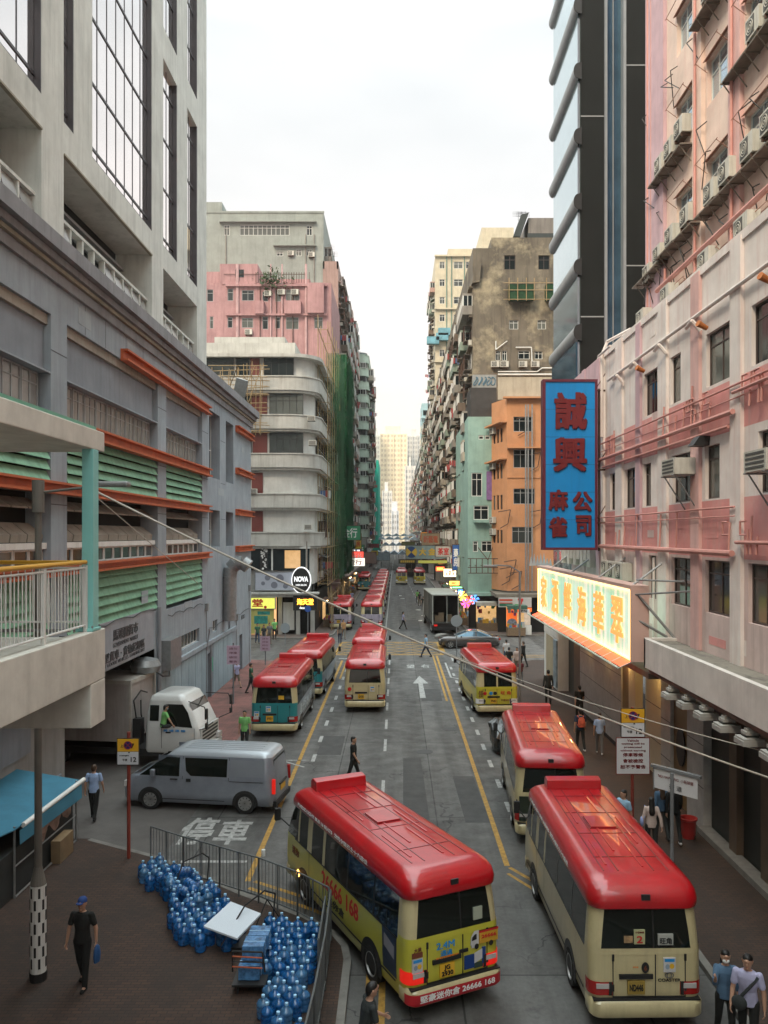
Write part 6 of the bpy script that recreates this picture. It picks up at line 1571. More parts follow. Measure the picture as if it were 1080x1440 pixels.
# right hand cream bus
b2 = make_bus('cream minibus with red roof waiting at the kerb in the bottom right corner', dict(rear=M_bcream, side=M_bcream, plate='ND446', platem=mat('plate_dull', (.35,.24,.05), .6)))
rtext(b2, 'COASTER', .42, .95, .42, .055, M_black, .0); sticker(b2, .43, 1.22, .012)
bb = MB(); 
for a0_, r1, r2 in ((0,.075,.055),(0,.04,.055)): 
    ring = [[(.42+ (r1*1.15-o)*math.cos(a), -.0-e, 1.04+(r2-o*.8)*math.sin(a)) for a in [2*PI*i/16 for i in range(16)]] for o, e in ((0,0),(0,.008),(.014,.008),(.014,0))]
    bb.loft(ring, 0, False, False)
bb.build('badge', mat('badge_chrome', (.25,.25,.25), .3, metal=.7), b2)
MB().prism([(-.02+.07*math.cos(a),.004,1.18+.10*math.sin(a)) for a in [-2*PI*i/16 for i in range(16)]], (0,-.01,0)).build('fuel_cap', M_black, b2, fix=True)
rtext(b2, '6', -.02, 1.18, .05, .09, M_brown, -.012); rtext(b2, '703', -.2, 1.19, .1, .025, M_lorange, 0)
bb = MB(); bb.box(-.22,-.02,.02,.05,1.60,1.86); o = bb.build('route_card', mat('card_yellow', (.55,.55,.30), .5), b2); rtext(b2, '2', -.12, 1.69, .11, .13, M_red, .012); rtext(b2, '小巴專線', -.12, 1.82, .16, .035, M_brown, .012)
bb = MB(); bb.box(-.40,-.24,.03,.05,1.62,1.74); bb.build('route_card', mat('card_orange', (.55,.35,.18), .5, var=.7, vscale=12), b2)
bb = MB(); bb.box(.22,.50,.02,.05,1.58,1.78); bb.build('route_card', mat('card_white', (.45,.46,.42), .5), b2); rtext(b2, '旺角', .36, 1.66, .22, .12, M_black, .012)
b2.location = (4.58,15.05,0); b2.rotation_euler = (0,0,R(1.0))
b3 = make_bus('cream minibus with red roof and dark rear panel standing ahead of the bottom right minibus', dict(rear=M_bcream, side=M_bcream, roof_text=False))
rear_note(b3, .68, 1.40, -.93, .9, mat('dark_poster', (.03,.045,.03), .5, var=.5, vscale=2), 'rear_poster', .008); rear_note(b3, .95, 1.2, -.62, -.35, M_bblue, 'print', .004)
b3.location = (4.55,24.15,0); b3.rotation_euler = (0,0,R(-3.6))
b4 = make_bus('yellow and lime minibus with cream window frames parked before the dark saloon', dict(rear=M_byel, side=M_byel, old=1, plate='PN62', lamp=None))
for x, s in ((-.88,'直達\n快捷\n旺角'),): rtext(b4, s, x+.04, 1.17, .2, .34, M_brown, 0)
rtext(b4, '旺 角', .42, 1.22, .5, .17, M_red, 0); rtext(b4, '不設站位', .42, .86, .5, .12, M_brown, 0)
for x, m in ((-.62,M_red),(-.32,M_ltblue),(-.12,M_black)): MB().prism([(x+.09*math.cos(a),.004,1.2+.09*math.sin(a)) for a in [-2*PI*i/12 for i in range(12)]], (0,-.008,0)).build('sticker', m, b4, fix=True)
b4.location = (5.05,41.0,0); b4.rotation_euler = (0,0,R(3.2))
b5 = make_bus('teal backed minibus with red roof parked nearest on the left side', dict(rear=M_bteal, side=M_bblue, plate='JP551', roof_text=False))
sticker(b5, -.25, 1.25); sticker(b5, -.78, 1.02); rear_note(b5, 1.60, 1.85, .2, .45, M_plate, 'route_card', .06)
stext_side(b5, '星光行 24小時', 3.2, 1.0, 4.2, .5, mat('print_pale', (.5,.58,.62), .5), 1)
b5.location = (-5.5,37.0,0); b5.rotation_euler = (0,0,R(-1.2))
b6 = make_bus('teal and cream minibus with red roof parked in front of the teal backed one', dict(rear=M_bteal, side=M_bblue, roof_text=False))
b6.location = (-5.15,45.6,0); b6.rotation_euler = (0,0,R(-2.6)); stext_side(b6, '星光行 24', 3.6, 1.0, 3.6, .5, MATS['print_pale'], 1)
b7 = make_bus('cream minibus with red roof driving away in the middle lane', dict(rear=M_bcream, side=M_bcream, plate='GH28', roof_text=False))
MB().prism([(-.78+.1*math.cos(a),.004,1.2+.1*math.sin(a)) for a in [-2*PI*i/12 for i in range(12)]], (0,-.008,0)).build('sticker', M_red, b7, fix=True); sticker(b7, .38, 1.2)
b7.location = (-1.6,42.1,0)
b8 = copy_tree(b2, (-1.75,51.2,0), R(-.8), 'cream minibus directly ahead of the middle lane one, its nose on the yellow box')
b9 = make_bus('lilac backed minibus with cream window frames, first in the far left lane', dict(rear=M_blil, side=M_blil, old=1, plate='KC80', roof_text=False))
b9.location = (-5.3,78.3,0)
FARG = 'minibuses queuing beyond the junction'
b9['group'] = FARG
T9 = tree_of(b9)
copy_tree(b9, (-2.35,78.5,0), 0, 'lilac backed minibus, first in the far queue beside the white lane line', T9)
for k, y in enumerate((87,96,105,114,123,132.5,142)):
    copy_tree(b9, (-2.3+.006*k,y,0), 0, ['second','third','fourth','fifth','sixth','seventh','last'][k]+' minibus in the far queue beside the white lane line, counted from the junction', T9)
copy_tree(b5, (-5.2,133,0), 0, 'lone minibus with a blue panel at the far left kerb')['group'] = FARG
copy_tree(b4, (1.0,150,0), 0, 'far minibus in the right lane stopped beside the lane line')['group'] = FARG
copy_tree(b4, (4.3,150,0), 0, 'far minibus on the right beside the other one at the same distance')['group'] = FARG

# ---- silver van
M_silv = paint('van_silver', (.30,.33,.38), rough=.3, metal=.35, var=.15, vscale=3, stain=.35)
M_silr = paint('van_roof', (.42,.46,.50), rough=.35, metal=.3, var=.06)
van = thing('van', 'silver delivery van leaving the loading bay across the left lane', 'van')
VL = [(.24,.86,.06,5.12,.2),(.34,.93,.02,5.22,.24),(.62,.955,0,5.26,.28),(.95,.955,.01,5.18,.34),(1.10,.95,.02,4.98,.36)]
VB = [(1.10,.95,.02,4.98,.36),(1.16,.945,.03,4.72,.34),(1.50,.90,.09,4.18,.30),(1.80,.84,.16,3.72,.28)]
VR = [(1.80,.84,.16,3.72,.28),(1.90,.80,.22,3.60,.26),(1.95,.72,.34,3.45,.24),(1.975,.60,.5,3.3,.2)]
b = MB(); lofts(b, VL, rb=(0,), rs=(2,4), ls=(4,2), m=0, c0=True); lofts(b, VB, rb=(0,), rs=(2,4), ls=(4,2), m=0)
b.build('body', M_silv, van, smooth=True, angle=55)
b = MB(); lofts(b, VR, rb=(0,), rs=(2,), ls=(2,), m=0, c1=True)
for x in (-.5,-.25,0,.25,.5): b.box(x-.015,x+.015,.6,3.2,1.975,1.985)
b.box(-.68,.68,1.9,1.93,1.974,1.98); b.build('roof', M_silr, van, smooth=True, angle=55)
for side in (-1,1):
    s = 'side_glass'
    b = MB(); sidepanel(b, VB, side, [(3.25,1.14),(4.62,1.14),(4.05,1.55),(3.7,1.74),(3.25,1.74)]); b.build(s, M_vglass, van)
    b = MB(); sidepanel(b, VB, side, [(1.62,1.17),(2.85,1.17),(3.02,1.32),(3.08,1.74),(1.62,1.74)]); b.build(s, M_vglass, van)
    b = MB(); sidepanel(b, VB, side, [(.36,1.2),(1.5,1.2),(1.5,1.72),(.36,1.72)], .004); b.build('side_panel', paint('van_panel', (.31,.34,.38), rough=.3, metal=.35), van)
    b = MB()
    for y in (1.56,3.14): 
        for za, zb, LV in ((.3,1.1,VL),(1.1,1.78,VB)): 
            xa, xb_ = ilev(LV,za)[1]+.004, ilev(LV,zb)[1]+.004; b.q([(side*xa,y-.008,za),(side*xa,y+.008,za),(side*xb_,y+.008,zb),(side*xb_,y-.008,zb)][::side])
    b.box(min(side*.955,side*.963),max(side*.955,side*.963),.4,1.55,1.03,1.045); b.box(min(side*.955,side*.96),max(side*.955,side*.96),1.7,4.3,.38,.40)
    b.box(min(side*.96,side*.99),max(side*.96,side*.99),3.3,3.55,1.03,1.07); b.box(min(side*.96,side*.99),max(side*.96,side*.99),2.85,3.0,.98,1.08)
    for y in (1.0,4.25): arch(b, side*.945, y, .43, side, 0, .24)
    b.build('side_trim', M_black, van)
    MB().ob((side*1.06,4.12,1.25),.16,.14,.24).build('mirror', M_silv, van, bevel=.03)
    b = MB(); b.box(min(side*.86,side*.955),max(side*.86,side*.955),-.012,.10,.68,1.16); tl = b.build('tail_light', M_lampon if side < 0 else M_lampr, van, bevel=.02)
    for y in (1.0,4.25): wheel(van, side*.86, y, .345, .22, side, spokes=10)
b = MB(); b.q([(-.72,.06,1.18),(.72,.06,1.18),(.66,.135,1.72),(-.66,.135,1.72)]); b.build('rear_glass', M_vglass, van)
b = MB(); b.q([(.74,4.86,1.16),(-.74,4.86,1.16),(-.62,3.86,1.76),(.62,3.86,1.76)]); b.xf(Matrix.Translation((0,.03,.02))); b.build('windscreen', M_vglass, van)
b = MB(); b.box(-.26,.26,-.02,.02,.62,.78); pl = b.build('number_plate', M_plate, van); b = MB(); b.box(-.4,.4,-.03,.01,.84,.90); b.box(-.85,.85,-.03,.1,.25,.42); b.build('rear_trim', M_black, van)
b = MB(); b.box(-.6,.6,5.2,5.28,.55,.75,0)
b.build('grille', M_black, van)
for x in (-.72,.72): MB().box(x-.16,x+.16,5.02,5.2,.72,.9).build('headlight', M_ambon if x > 0 else M_lampc, van)
van.location = (-3.80,27.6,0); van.rotation_euler = (0,0,R(90-8))
# ---- white lorry cab and its box body inside the loading bay
lorry = thing('lorry', 'white cab lorry with a rusty edged box body nosing out of the loading bay', 'lorry')
M_cab = paint('cab_white', (.62,.63,.61)); M_box = cast('lorry_box', (.36,.33,.31), stain=.5)
CL = [(.62,1.10,0,2.15,.12),(.75,1.15,-.02,2.22,.16),(1.35,1.15,-.02,2.20,.2),(1.62,1.14,-.01,2.12,.2)]
CB = [(1.62,1.14,-.01,2.12,.2),(2.15,1.08,.02,1.88,.2),(2.62,1.02,.08,1.58,.22)]
CR = [(2.62,1.02,.08,1.58,.22),(2.78,.98,.14,1.50,.25),(2.86,.84,.28,1.34,.22)]
b = MB(); lofts(b, CL, m=0, c0=True); lofts(b, CB, m=0); lofts(b, CR, m=0, c1=True); b.build('cab', M_cab, lorry, smooth=True, angle=50)
for side in (-1,1):
    b = MB(); sidepanel(b, CB, side, [(.80,1.68),(1.92,1.62),(1.72,2.2),(1.50,2.50),(.80,2.50)]); b.build('side_glass', M_vglass, lorry)
    b = MB(); sidepanel(b, CB, side, [(.18,1.85),(.55,1.85),(.55,2.45),(.18,2.45)]); b.build('side_glass', M_vglass, lorry)
    b = MB()
    for y in (.68,2.0): b.box(min(side*1.148,side*1.156),max(side*1.148,side*1.156),y-.008,y+.008,.8,1.6)
    b.box(min(side*1.15,side*1.17),max(side*1.15,side*1.17),.85,1.05,1.4,1.45); b.build('side_trim', M_black, lorry)
    b = MB(); b.path([(side*.95,1.7,2.6),(side*1.4,2.5,2.5),(side*1.45,2.65,2.1),(side*1.45,2.6,1.7),(side*1.1,2.2,1.55)],.02); b.build('mirror_arm', M_black, lorry)
    MB().ob((side*1.46,2.6,2.25),.2,.08,.4).build('mirror', M_black, lorry, bevel=.02); MB().ob((side*1.44,2.6,1.8),.2,.08,.22).build('mirror', M_black, lorry, bevel=.02)
    wheel(lorry, side*1.0, 1.25, .42, .26, side); wheel(lorry, side*1.0, -3.6, .42, .26, side)
stext_side(lorry, '黃 埔 運 輸', 1.2, 1.5, .9, .09, M_ltblue, 1, 1.165)
b = MB(); b.q([(-.92,1.99,1.78),(.92,1.99,1.78),(.86,1.66,2.52),(-.86,1.66,2.52)][::-1]); b.xf(Matrix.Translation((0,.035,.01))); b.build('windscreen', M_vglass, lorry)
b = MB(); b.box(-1.0,1.0,2.16,2.225,.9,1.55,0)
for k in range(4): b.box(-.85,.85,2.225,2.24,.95+k*.14,1.02+k*.14,1)
b.build('grille', [M_cab, M_black], lorry); text('STANDARD', 1, lorry, (0,2.235,1.53), rot_e(PI/2,0,PI), M_black, fit=(.7,.07))
b = MB(); b.box(-1.1,1.1,2.15,2.35,.45,.8); b.build('bumper', M_cab, lorry, bevel=.03)
for x in (-.85,.85): MB().box(x-.18,x+.18,2.2,2.37,.85,1.05).build('headlight', M_lampc, lorry)
b = MB(); b.box(-1.15,1.15,-6.6,-.65,1.0,3.25,0); b.box(-1.18,1.18,-6.65,-.6,3.25,3.4,1); b.box(-1.18,-1.1,-.64,-.56,.95,3.4,1); b.box(1.1,1.18,-.64,-.56,.95,3.4,1); b.box(-1.1,1.1,-6.6,1.9,.5,.75,2)
b.build('box_body', [M_box, cast('box_edge', (.42,.40,.36), stain=.6, stcol=(.22,.10,.05)), M_black], lorry)
b = MB(); b.path([(1.0,-.5,1.0),(.9,-.45,1.8),(1.05,-.5,2.6),(.5,-.45,2.9),(-.2,-.5,2.7)],.03); b.path([(.2,-.45,1.2),(.6,-.4,2.0),(.4,-.5,2.5)],.03); b.box(.75,1.1,-.52,-.2,.9,1.9); b.build('hose', M_black, lorry)
lorry.location = (-9.65,33.2,0); lorry.rotation_euler = (0,0,R(-97))
# ---- dark saloon crossing
M_car = paint('car_bronze', (.085,.078,.075), rough=.25, metal=.5, coat=1.)
car = thing('car', 'dark grey saloon crossing in front of the orange corner building', 'car')
KL = [(.18,.78,.12,4.78,.25),(.28,.88,.04,4.92,.32),(.55,.925,.0,4.98,.4),(.78,.92,.02,4.92,.42),(.90,.89,.10,4.70,.4),(.955,.82,.30,4.30,.4)]
KC = [(.93,.84,.55,3.62,.3),(1.10,.77,.95,3.20,.3),(1.30,.66,1.45,2.65,.25),(1.38,.60,1.75,2.40,.2)]
KR = [(1.37,.61,1.62,2.52,.22),(1.415,.50,1.8,2.3,.18)]
b = MB(); lofts(b, KL, m=0, c0=True, c1=True); b.build('body', M_car, car, smooth=True, angle=60)
b = MB(); lofts(b, KC, rs=(1.9,2.0), ls=(2.0,1.9), m=0, mfun=lambda tg,i,p,q: 1 if (tg in ('left','right') and abs(p[1]-q[1]) < .15) else 0); lofts(b, KR, m=1, c1=True); b.build('cabin', [mat('car_glass', (.10,.18,.24), .05, var=.2, metal=.4), M_car], car, smooth=True, angle=60)
b = MB()
for side in (-1,1):
    b.path([(side*.85,.7,.945),(side*.80,1.0,1.12),(side*.68,1.6,1.37),(side*.66,2.5,1.37),(side*.80,3.2,1.12),(side*.86,3.6,.95),(side*.86,.7,.945)],.014)
    for y in (1.05,4.0): arch(b, side*.915, y, .37, side, 1, .18)
    for y in (2.0,3.1): b.box(min(side*.92,side*.928),max(side*.92,side*.928),y-.006,y+.006,.3,.85,1)
b.build('chrome_trim', [M_lampc, M_black], car)
for side in (-1,1):
    for y in (1.05,4.0): wheel(car, side*.84, y, .34, .22, side, spokes=5)
    MB().ob((side*1.0,3.15,.98),.16,.1,.12).build('mirror', M_car, car, bevel=.02)
    MB().box(side*.66-.18,side*.66+.18,-.01,.12,.66,.82).build('tail_light', M_lampr, car, bevel=.02); MB().box(side*.62-.2,side*.62+.2,4.72,4.9,.62,.76).build('headlight', M_lampc, car, bevel=.03)
car.location = (8.35,66.6,0); car.rotation_euler = (0,0,R(90))
# ---- dark box lorry beyond the junction
lk = thing('box_lorry', 'dark open backed box lorry parked beyond the junction on the right', 'lorry')
b = MB(); M_dbox = cast('dark_box', (.05,.048,.04), stain=.5); M_fr = cast('frame_pale', (.34,.34,.30))
b.box(-1.2,-1.12,0,9,1.1,3.55,0); b.box(1.12,1.2,0,9,1.1,3.55,0); b.box(-1.2,1.2,0,9,1.0,1.1,0); b.box(-1.15,1.15,8.9,9,1.1,3.5,0); b.build('box_body', M_dbox, lk)
b = MB(); b.box(-1.25,1.25,-.05,9.05,3.56,3.66,0)
for x in (-1.22,1.12): b.box(x,x+.1,-.04,.02,.9,3.56,0)
b.box(.1,.16,-.02,.02,1.1,3.5,0)
for k in range(7): b.box(-1.23,-1.2,.4+k*1.4,.48+k*1.4,1.1,3.55,0)
b.build('roof', M_fr, lk)
b = MB(); b.box(-1.1,1.1,.1,11.2,.6,1.0); b.box(-1.2,1.2,.0,.15,.45,.62); b.box(-1.12,1.12,.3,3,.35,1.0); b.build('chassis', M_black, lk)
b = MB(); lofts(b, [(z,hw,y0+9.2,y1+9.2,r) for z,hw,y0,y1,r in CL+CB[1:]+CR[1:]], m=0, c0=True, c1=True); b.build('cab', M_cab, lk, smooth=True)
for side in (-1,1):
    for y in (1.6,2.6,9.9): wheel(lk, side*1.0, y, .48, .28, side)
    MB().box(side*.9-.15,side*.9+.15,-.03,.02,.78,.92).build('tail_light', M_lampon if side < 0 else M_lampr, lk)
for x, z, s, m in ((-.3,1.1,.5,'box_card'),(.5,1.1,.4,'box_card'),(-.7,1.1,.35,'box_card')):
    MB().box(x-s/2,x+s/2,.9,.9+s,z,z+s*1.6).build('carton', mat('box_card', (.22,.16,.10), .8), lk)
lk.location = (4.5,74.9,0); lk.rotation_euler = (0,0,R(3))
tr = copy_tree(lk, (3.2,176,0), 0, 'distant pale lorry far down the street'); 
# ---- covered motorcycle
mc = thing('covered_motorcycle', 'motorcycle wrapped in glossy black plastic between the yellow minibus and the next one', 'motorcycle', (4.35,34.6,0))
b = MB(); rr = random.Random(9); rings = []
for z, wx, wy in ((.12,.30,.92),(.35,.36,1.0),(.7,.40,.95),(.95,.38,.72),(1.15,.42,.42),(1.32,.16,.14)):
    rings.append([(4.35+math.cos(a)*wx*(1+rr.uniform(-.14,.14)), 34.7+math.sin(a)*wy*(1+rr.uniform(-.1,.1))+(.25 if z > 1 else 0), z+rr.uniform(-.03,.03)) for a in [2*PI*i/18 for i in range(18)]])
b.loft(rings, 0); b.build('cover', mat('black_plastic', (.015,.018,.018), .22, var=.2, bump=1., bscale=6, spec=.8), mc)
wheel(mc, 4.35, 33.95, .30, .12, 1); wheel(mc, 4.35, 35.4, .30, .12, 1)
b = MB(); b.path([(4.0,35.2,1.0),(4.35,35.25,1.05),(4.7,35.2,1.0)],.02); b.build('handlebar', M_black, mc)
# ================================================================= people
PEND = []
M_skin = mat('skin', (.42,.24,.16), .55, var=.08); M_hair = mat('hair_black', (.012,.010,.009), .5, var=.2)
M_hairb = mat('hair_brown', (.06,.035,.02), .5, var=.2); M_hairg = mat('hair_grey', (.25,.24,.23), .6, var=.2)
def cloth(name, col): return mat('cloth_'+name, col, .9, var=.22, vscale=7, bump=.35, bscale=14)
C = dict(black=(.014,.015,.014), dark=(.03,.035,.035), navy=(.02,.03,.06), lblue=(.33,.45,.68), white=(.62,.62,.62), cream=(.50,.40,.36), denim=(.08,.15,.24), lime=(.20,.50,.16),
         khaki=(.18,.15,.11), grey=(.13,.13,.13), brown=(.09,.055,.03), jean=(.05,.08,.14), maroon=(.16,.03,.04), green=(.05,.14,.08), lilac=(.42,.42,.60), skyb=(.28,.45,.60), tan=(.40,.22,.09))
def cm(k): return cloth(k, C[k])
def cap(b, p, q, r1, r2, n=10):
    """closed tapered capsule"""
    p = Vector(p); q = Vector(q); d = q-p; L = d.length
    z = d.normalized() if L > 1e-5 else Vector((0,0,1)); a = Vector((0,1,0)) if abs(z.y) < .9 else Vector((1,0,0))
    x = z.cross(a).normalized(); y = z.cross(x); rings = []
    for k in range(1,4): t = PI/2*k/3; rings.append((p - z*r1*math.cos(t), r1*math.sin(t)))
    for k in range(0,3): t = PI/2*k/3; rings.append((q + z*r2*math.sin(t), r2*math.cos(t)))
    b.loft([[c + x*math.cos(2*PI*i/n)*r - y*math.sin(2*PI*i/n)*r for i in range(n)] for c, r in rings])
def rings(b, lv, n=16, lean=0.):
    b.loft([[(cx_+rx*math.cos(2*PI*i/n), cy_+ry*math.sin(2*PI*i/n)+lean*max(0,z-.9), z) for i in range(n)] for z, rx, ry, cx_, cy_ in lv])
def pend(b, name, mt, parent, vox, smooth=4):
    o = b.build(name, mt, parent); m = o.modifiers.new('r', 'REMESH'); m.mode = 'VOXEL'; m.voxel_size = vox; m.use_smooth_shade = True
    s = o.modifiers.new('s', 'SMOOTH'); s.iterations = smooth; s.factor = .5; PEND.append(o); return o
def person(label, x, y, hd, shirt='black', trous='black', hair='black', h=1.72, legs=((12,5),(-14,12)), arms=((-12,8,12),(14,8,15)), z=0., near=0, sleeve='short', female=False, longhair=False, lean=0., shoes='black', look=0., short=False, mask=None, cap_=None, group=None, name='person', skirt=False, sit=False):
    """hd: heading in degrees, 0 = walking away from the camera; legs ((forward angle, knee) left, right); arms ((forward, outward, elbow))"""
    t = thing(name, label, 'person', (0,0,0), 0, group); s = h/1.72
    vox = {2:.0085, 1:.013, 0:.02}[near]
    mm = {'black':M_hair,'brown':M_hairb,'grey':M_hairg}[hair]
    sw = .155 if female else .18; hw_ = .095
    J = {}
    for i, sd in ((0,-1),(1,1)):
        f, k = legs[i]; f = R(f); k = R(k)
        hip = Vector((sd*hw_,0,.90)); kn = hip+Vector((sd*.01,math.sin(f),-math.cos(f)))*.43; an = kn+Vector((0,math.sin(f-k),-math.cos(f-k)))*.42
        J['hip',i], J['kn',i], J['an',i] = hip, kn, an
        fa, ab, el = [R(v) for v in arms[i]]
        shd = Vector((sd*sw,lean*.52,1.405)); dirv = Vector((sd*math.sin(ab), math.sin(fa)*math.cos(ab), -math.cos(fa)*math.cos(ab)))
        e = shd+dirv*.285; fw = Vector((sd*math.sin(ab)*.3, math.sin(fa+el), -math.cos(fa+el))).normalized(); w_ = e+fw*.25
        J['sh',i], J['el',i], J['wr',i], J['fd',i] = shd, e, w_, fw
    drop = min(J['an',0].z, J['an',1].z)-.075
    if sit: drop = 0
    b = MB()
    rings(b, [(.84,.05,.04,0,0),(.87,.13,.095,0,0),(.96,.155,.11,0,0),(1.08,.13,.095,0,0),(1.22,.15,.105,0,.005),(1.34,.165,.11,0,0),(1.42,.14,.085,0,-.005),(1.465,.07,.06,0,-.01),(1.48,.04,.04,0,-.01)], lean=lean)
    L_ = lambda p: (p[0], p[1]+lean*max(0,p[2]-.9), p[2])
    cap(b, L_((0,-.012,1.44)), L_((0,.012,1.54)), .056, .052)
    rings(b, [(1.495,.025,.03,0,.045),(1.515,.050,.055,0,.035),(1.55,.066,.078,0,.018),(1.60,.074,.092,0,.010),(1.65,.074,.094,0,.004),(1.69,.062,.078,0,0),(1.715,.03,.04,0,0)], lean=lean)
    if near:
        cap(b, L_((0,.098,1.615)), L_((0,.112,1.585)), .010, .013, 8); 
        for sd in (-1,1): cap(b, L_((sd*.075,.0,1.59)), L_((sd*.079,-.005,1.63)), .012, .015, 8)
        cap(b, L_((0,.088,1.645)), L_((0,.09,1.65)), .03, .03); cap(b, L_((0,.085,1.525)), L_((0,.085,1.52)), .022, .022)
    for i in (0,1):
        cap(b, J['hip',i], J['kn',i], .082, .055); cap(b, J['kn',i], J['an',i], .055, .038); cap(b, J['an',i], J['an',i]+Vector((0,.10,-.045)), .036, .03)
        cap(b, J['sh',i], J['el',i], .052, .040); cap(b, J['el',i], J['wr',i], .041, .026)
        w_ = J['wr',i]; fd = J['fd',i]; sd = (-1,1)[i]; side = Vector((0,1,0)) - fd*fd.y; side = side.normalized() if side.length > .1 else Vector((0,0,1))
        nrm = fd.cross(side)*sd
        if near == 2:
            for k, off in enumerate((.027,.009,-.009,-.027)):
                cap(b, w_+fd*.01+side*off*.5, w_+fd*.085+side*off, .0135, .012, 6)
                l = (.032,.038,.035,.026)[k]; p1 = w_+fd*.085+side*off; p2 = p1+(fd*.9-nrm*.4)*l; p3 = p2+(fd*.55-nrm*.8)*l*.8
                cap(b, p1, p2, .0095, .009, 6); cap(b, p2, p3, .009, .008, 6)
            p1 = w_+fd*.03+side*.03; p2 = p1+(fd*.6+side*.8)*.035; cap(b, w_+fd*.015+side*.01, p1, .015, .012, 6); cap(b, p1, p2, .011, .0105, 6); cap(b, p2, p2+(fd*.9+side*.2)*.03, .0105, .009, 6)
        else:
            cap(b, w_+fd*.01, w_+fd*.08, .028, .030, 8); 
            for off in (.02,.0,-.02): cap(b, w_+fd*.08+side*off, w_+(fd*.15-nrm*.03)+side*off*1.2, .012, .010, 6)
            cap(b, w_+fd*.03+side*.02, w_+fd*.08+side*.05, .013, .011, 6)
    pend(b, 'body', M_skin, t, vox, 2 if near == 2 else 3)
    b = MB(); ln = .86 if not short else .98
    rings(b, [(ln,.150,.118,0,0),(ln+.02,.158,.125,0,0),(1.0,.158,.122,0,0),(1.12,.142,.112,0,0),(1.24,.163,.122,0,.005),(1.35,.180,.124,0,0),(1.43,.150,.098,0,-.005),(1.462,.085,.074,0,-.01)], lean=lean)
    for i in (0,1):
        sh, el, wr = J['sh',i], J['el',i], J['wr',i]
        if sleeve == 'none': cap(b, sh, sh+(el-sh)*.1, .058, .055)
        else: cap(b, sh, sh+(el-sh)*(.62 if sleeve == 'short' else 1.), .062, .060 if sleeve == 'short' else .050)
        if sleeve == 'long': cap(b, el, el+(wr-el)*.92, .052, .040)
        if sleeve == 'half': cap(b, el, el+(wr-el)*.3, .052, .048)
    pend(b, 'shirt', cm(shirt), t, vox*1.15)
    b = MB()
    rings(b, [(.82,.10,.09,0,0),(.86,.145,.112,0,0),(.95,.160,.118,0,0),(1.02,.140,.105,0,0)])
    if skirt: rings(b, [(.48,.24,.20,0,.02),(.6,.21,.17,0,.01),(.86,.16,.12,0,0)])
    for i in (0,1):
        cap(b, J['hip',i], J['kn',i], .092, .068)
        if trous != 'shorts' and not skirt: cap(b, J['kn',i], J['kn',i]+(J['an',i]-J['kn',i])*.96, .068, .052)
    pend(b, 'skirt' if skirt else 'trousers', cm('khaki' if trous == 'shorts' else trous), t, vox*1.15)
    for i in (0,1):
        a = J['an',i]; b = MB(); cap(b, a+Vector((0,-.035,-.035)), a+Vector((0,.13,-.045)), .042, .036); pend(b, 'shoe', cm(shoes), t, .012)
    b = MB()
    rings(b, [(1.60,.076,.05,0,-.055),(1.63,.083,.082,0,-.025),(1.66,.084,.10,0,-.008),(1.70,.073,.092,0,-.006),(1.735,.04,.05,0,-.006)], lean=lean)
    rings(b, [(1.53,.045,.03,0,-.06),(1.56,.066,.045,0,-.05),(1.62,.076,.055,0,-.045),(1.66,.06,.05,0,-.04)], lean=lean)
    if longhair: rings(b, [(1.22,.06,.02,0,-.12),(1.3,.095,.035,0,-.115),(1.45,.085,.045,0,-.085),(1.6,.085,.055,0,-.05),(1.66,.05,.04,0,-.03)], lean=lean)
    pend(b, 'hair', mm, t, .013)
    if near:
        b = MB()
        for sd in (-1,1): b.ell(L_((sd*.030,.094,1.617)), .007, .004, .004, 8, 6)
        b.build('eyes', M_black, t, smooth=True)
        b = MB(); b.ell(L_((0,.098,1.553)), .020, .006, .005, 8, 6); b.build('mouth', mat('lips', (.30,.10,.09), .5), t)
    if mask: b = MB(); b.ell(L_((0,.070,1.565)), .062, .045, .045, 14, 10); b.build('face_mask', mask, t, smooth=True)
    if cap_: b = MB(); rings(b, [(1.655,.086,.104,0,0),(1.70,.083,.10,0,0),(1.735,.06,.07,0,0),(1.75,.02,.02,0,0)], lean=lean); rings(b, [(1.655,.07,.06,0,.12),(1.668,.068,.058,0,.12)], lean=lean); b.build('cap', cap_, t, smooth=True)
    for c in kids(t):
        c.data.transform(Matrix.Scale(s,4) @ Matrix.Translation((0,0,-drop)))
    t.location = (x,y,z); t.rotation_euler = (0,0,R(hd)); t['_J'] = 0
    del t['_J']
    return t, {k: (v-Vector((0,0,drop)))*s for k, v in J.items()}
def part(t, b, name, m, smooth=True):
    """a part built in the person's own frame"""
    me = b.mesh(name, m if isinstance(m, list) else [m], smooth); o = bpy.data.objects.new(name, me); COL.objects.link(o); o.parent = t; return o
def prop(t, b, name, label, cat, m):
    """a thing held or worn by a person, in its own right"""
    k = Matrix.Translation(t.location) @ Matrix.Rotation(t.rotation_euler.z, 4, 'Z'); b.xf(k); o = b.build(name, m, smooth=True); return tag(o, label, cat)
PV = .13
A_ = lambda px, py, z=0.: ((px-CX)/F_PX*((CH-z)*F_PX/(py-HY)), (CH-z)*F_PX/(py-HY))
def pn(px, py, label, hd, z=0., **k):
    x, y = A_(px, py, z); return person(label, x, y, hd, z=z, **k)
p, J = pn(116, 1388, 'man in black with a blue cap carrying a blue bag in the dark foreground', 175, PV, near=2, shirt='black', trous='black', cap_=mat('cap_blue', (.02,.06,.22), .8), legs=((10,4),(-12,10)), arms=((-6,16,14),(4,16,10)), h=1.75)
b = MB(); w_ = J['wr',0]; 
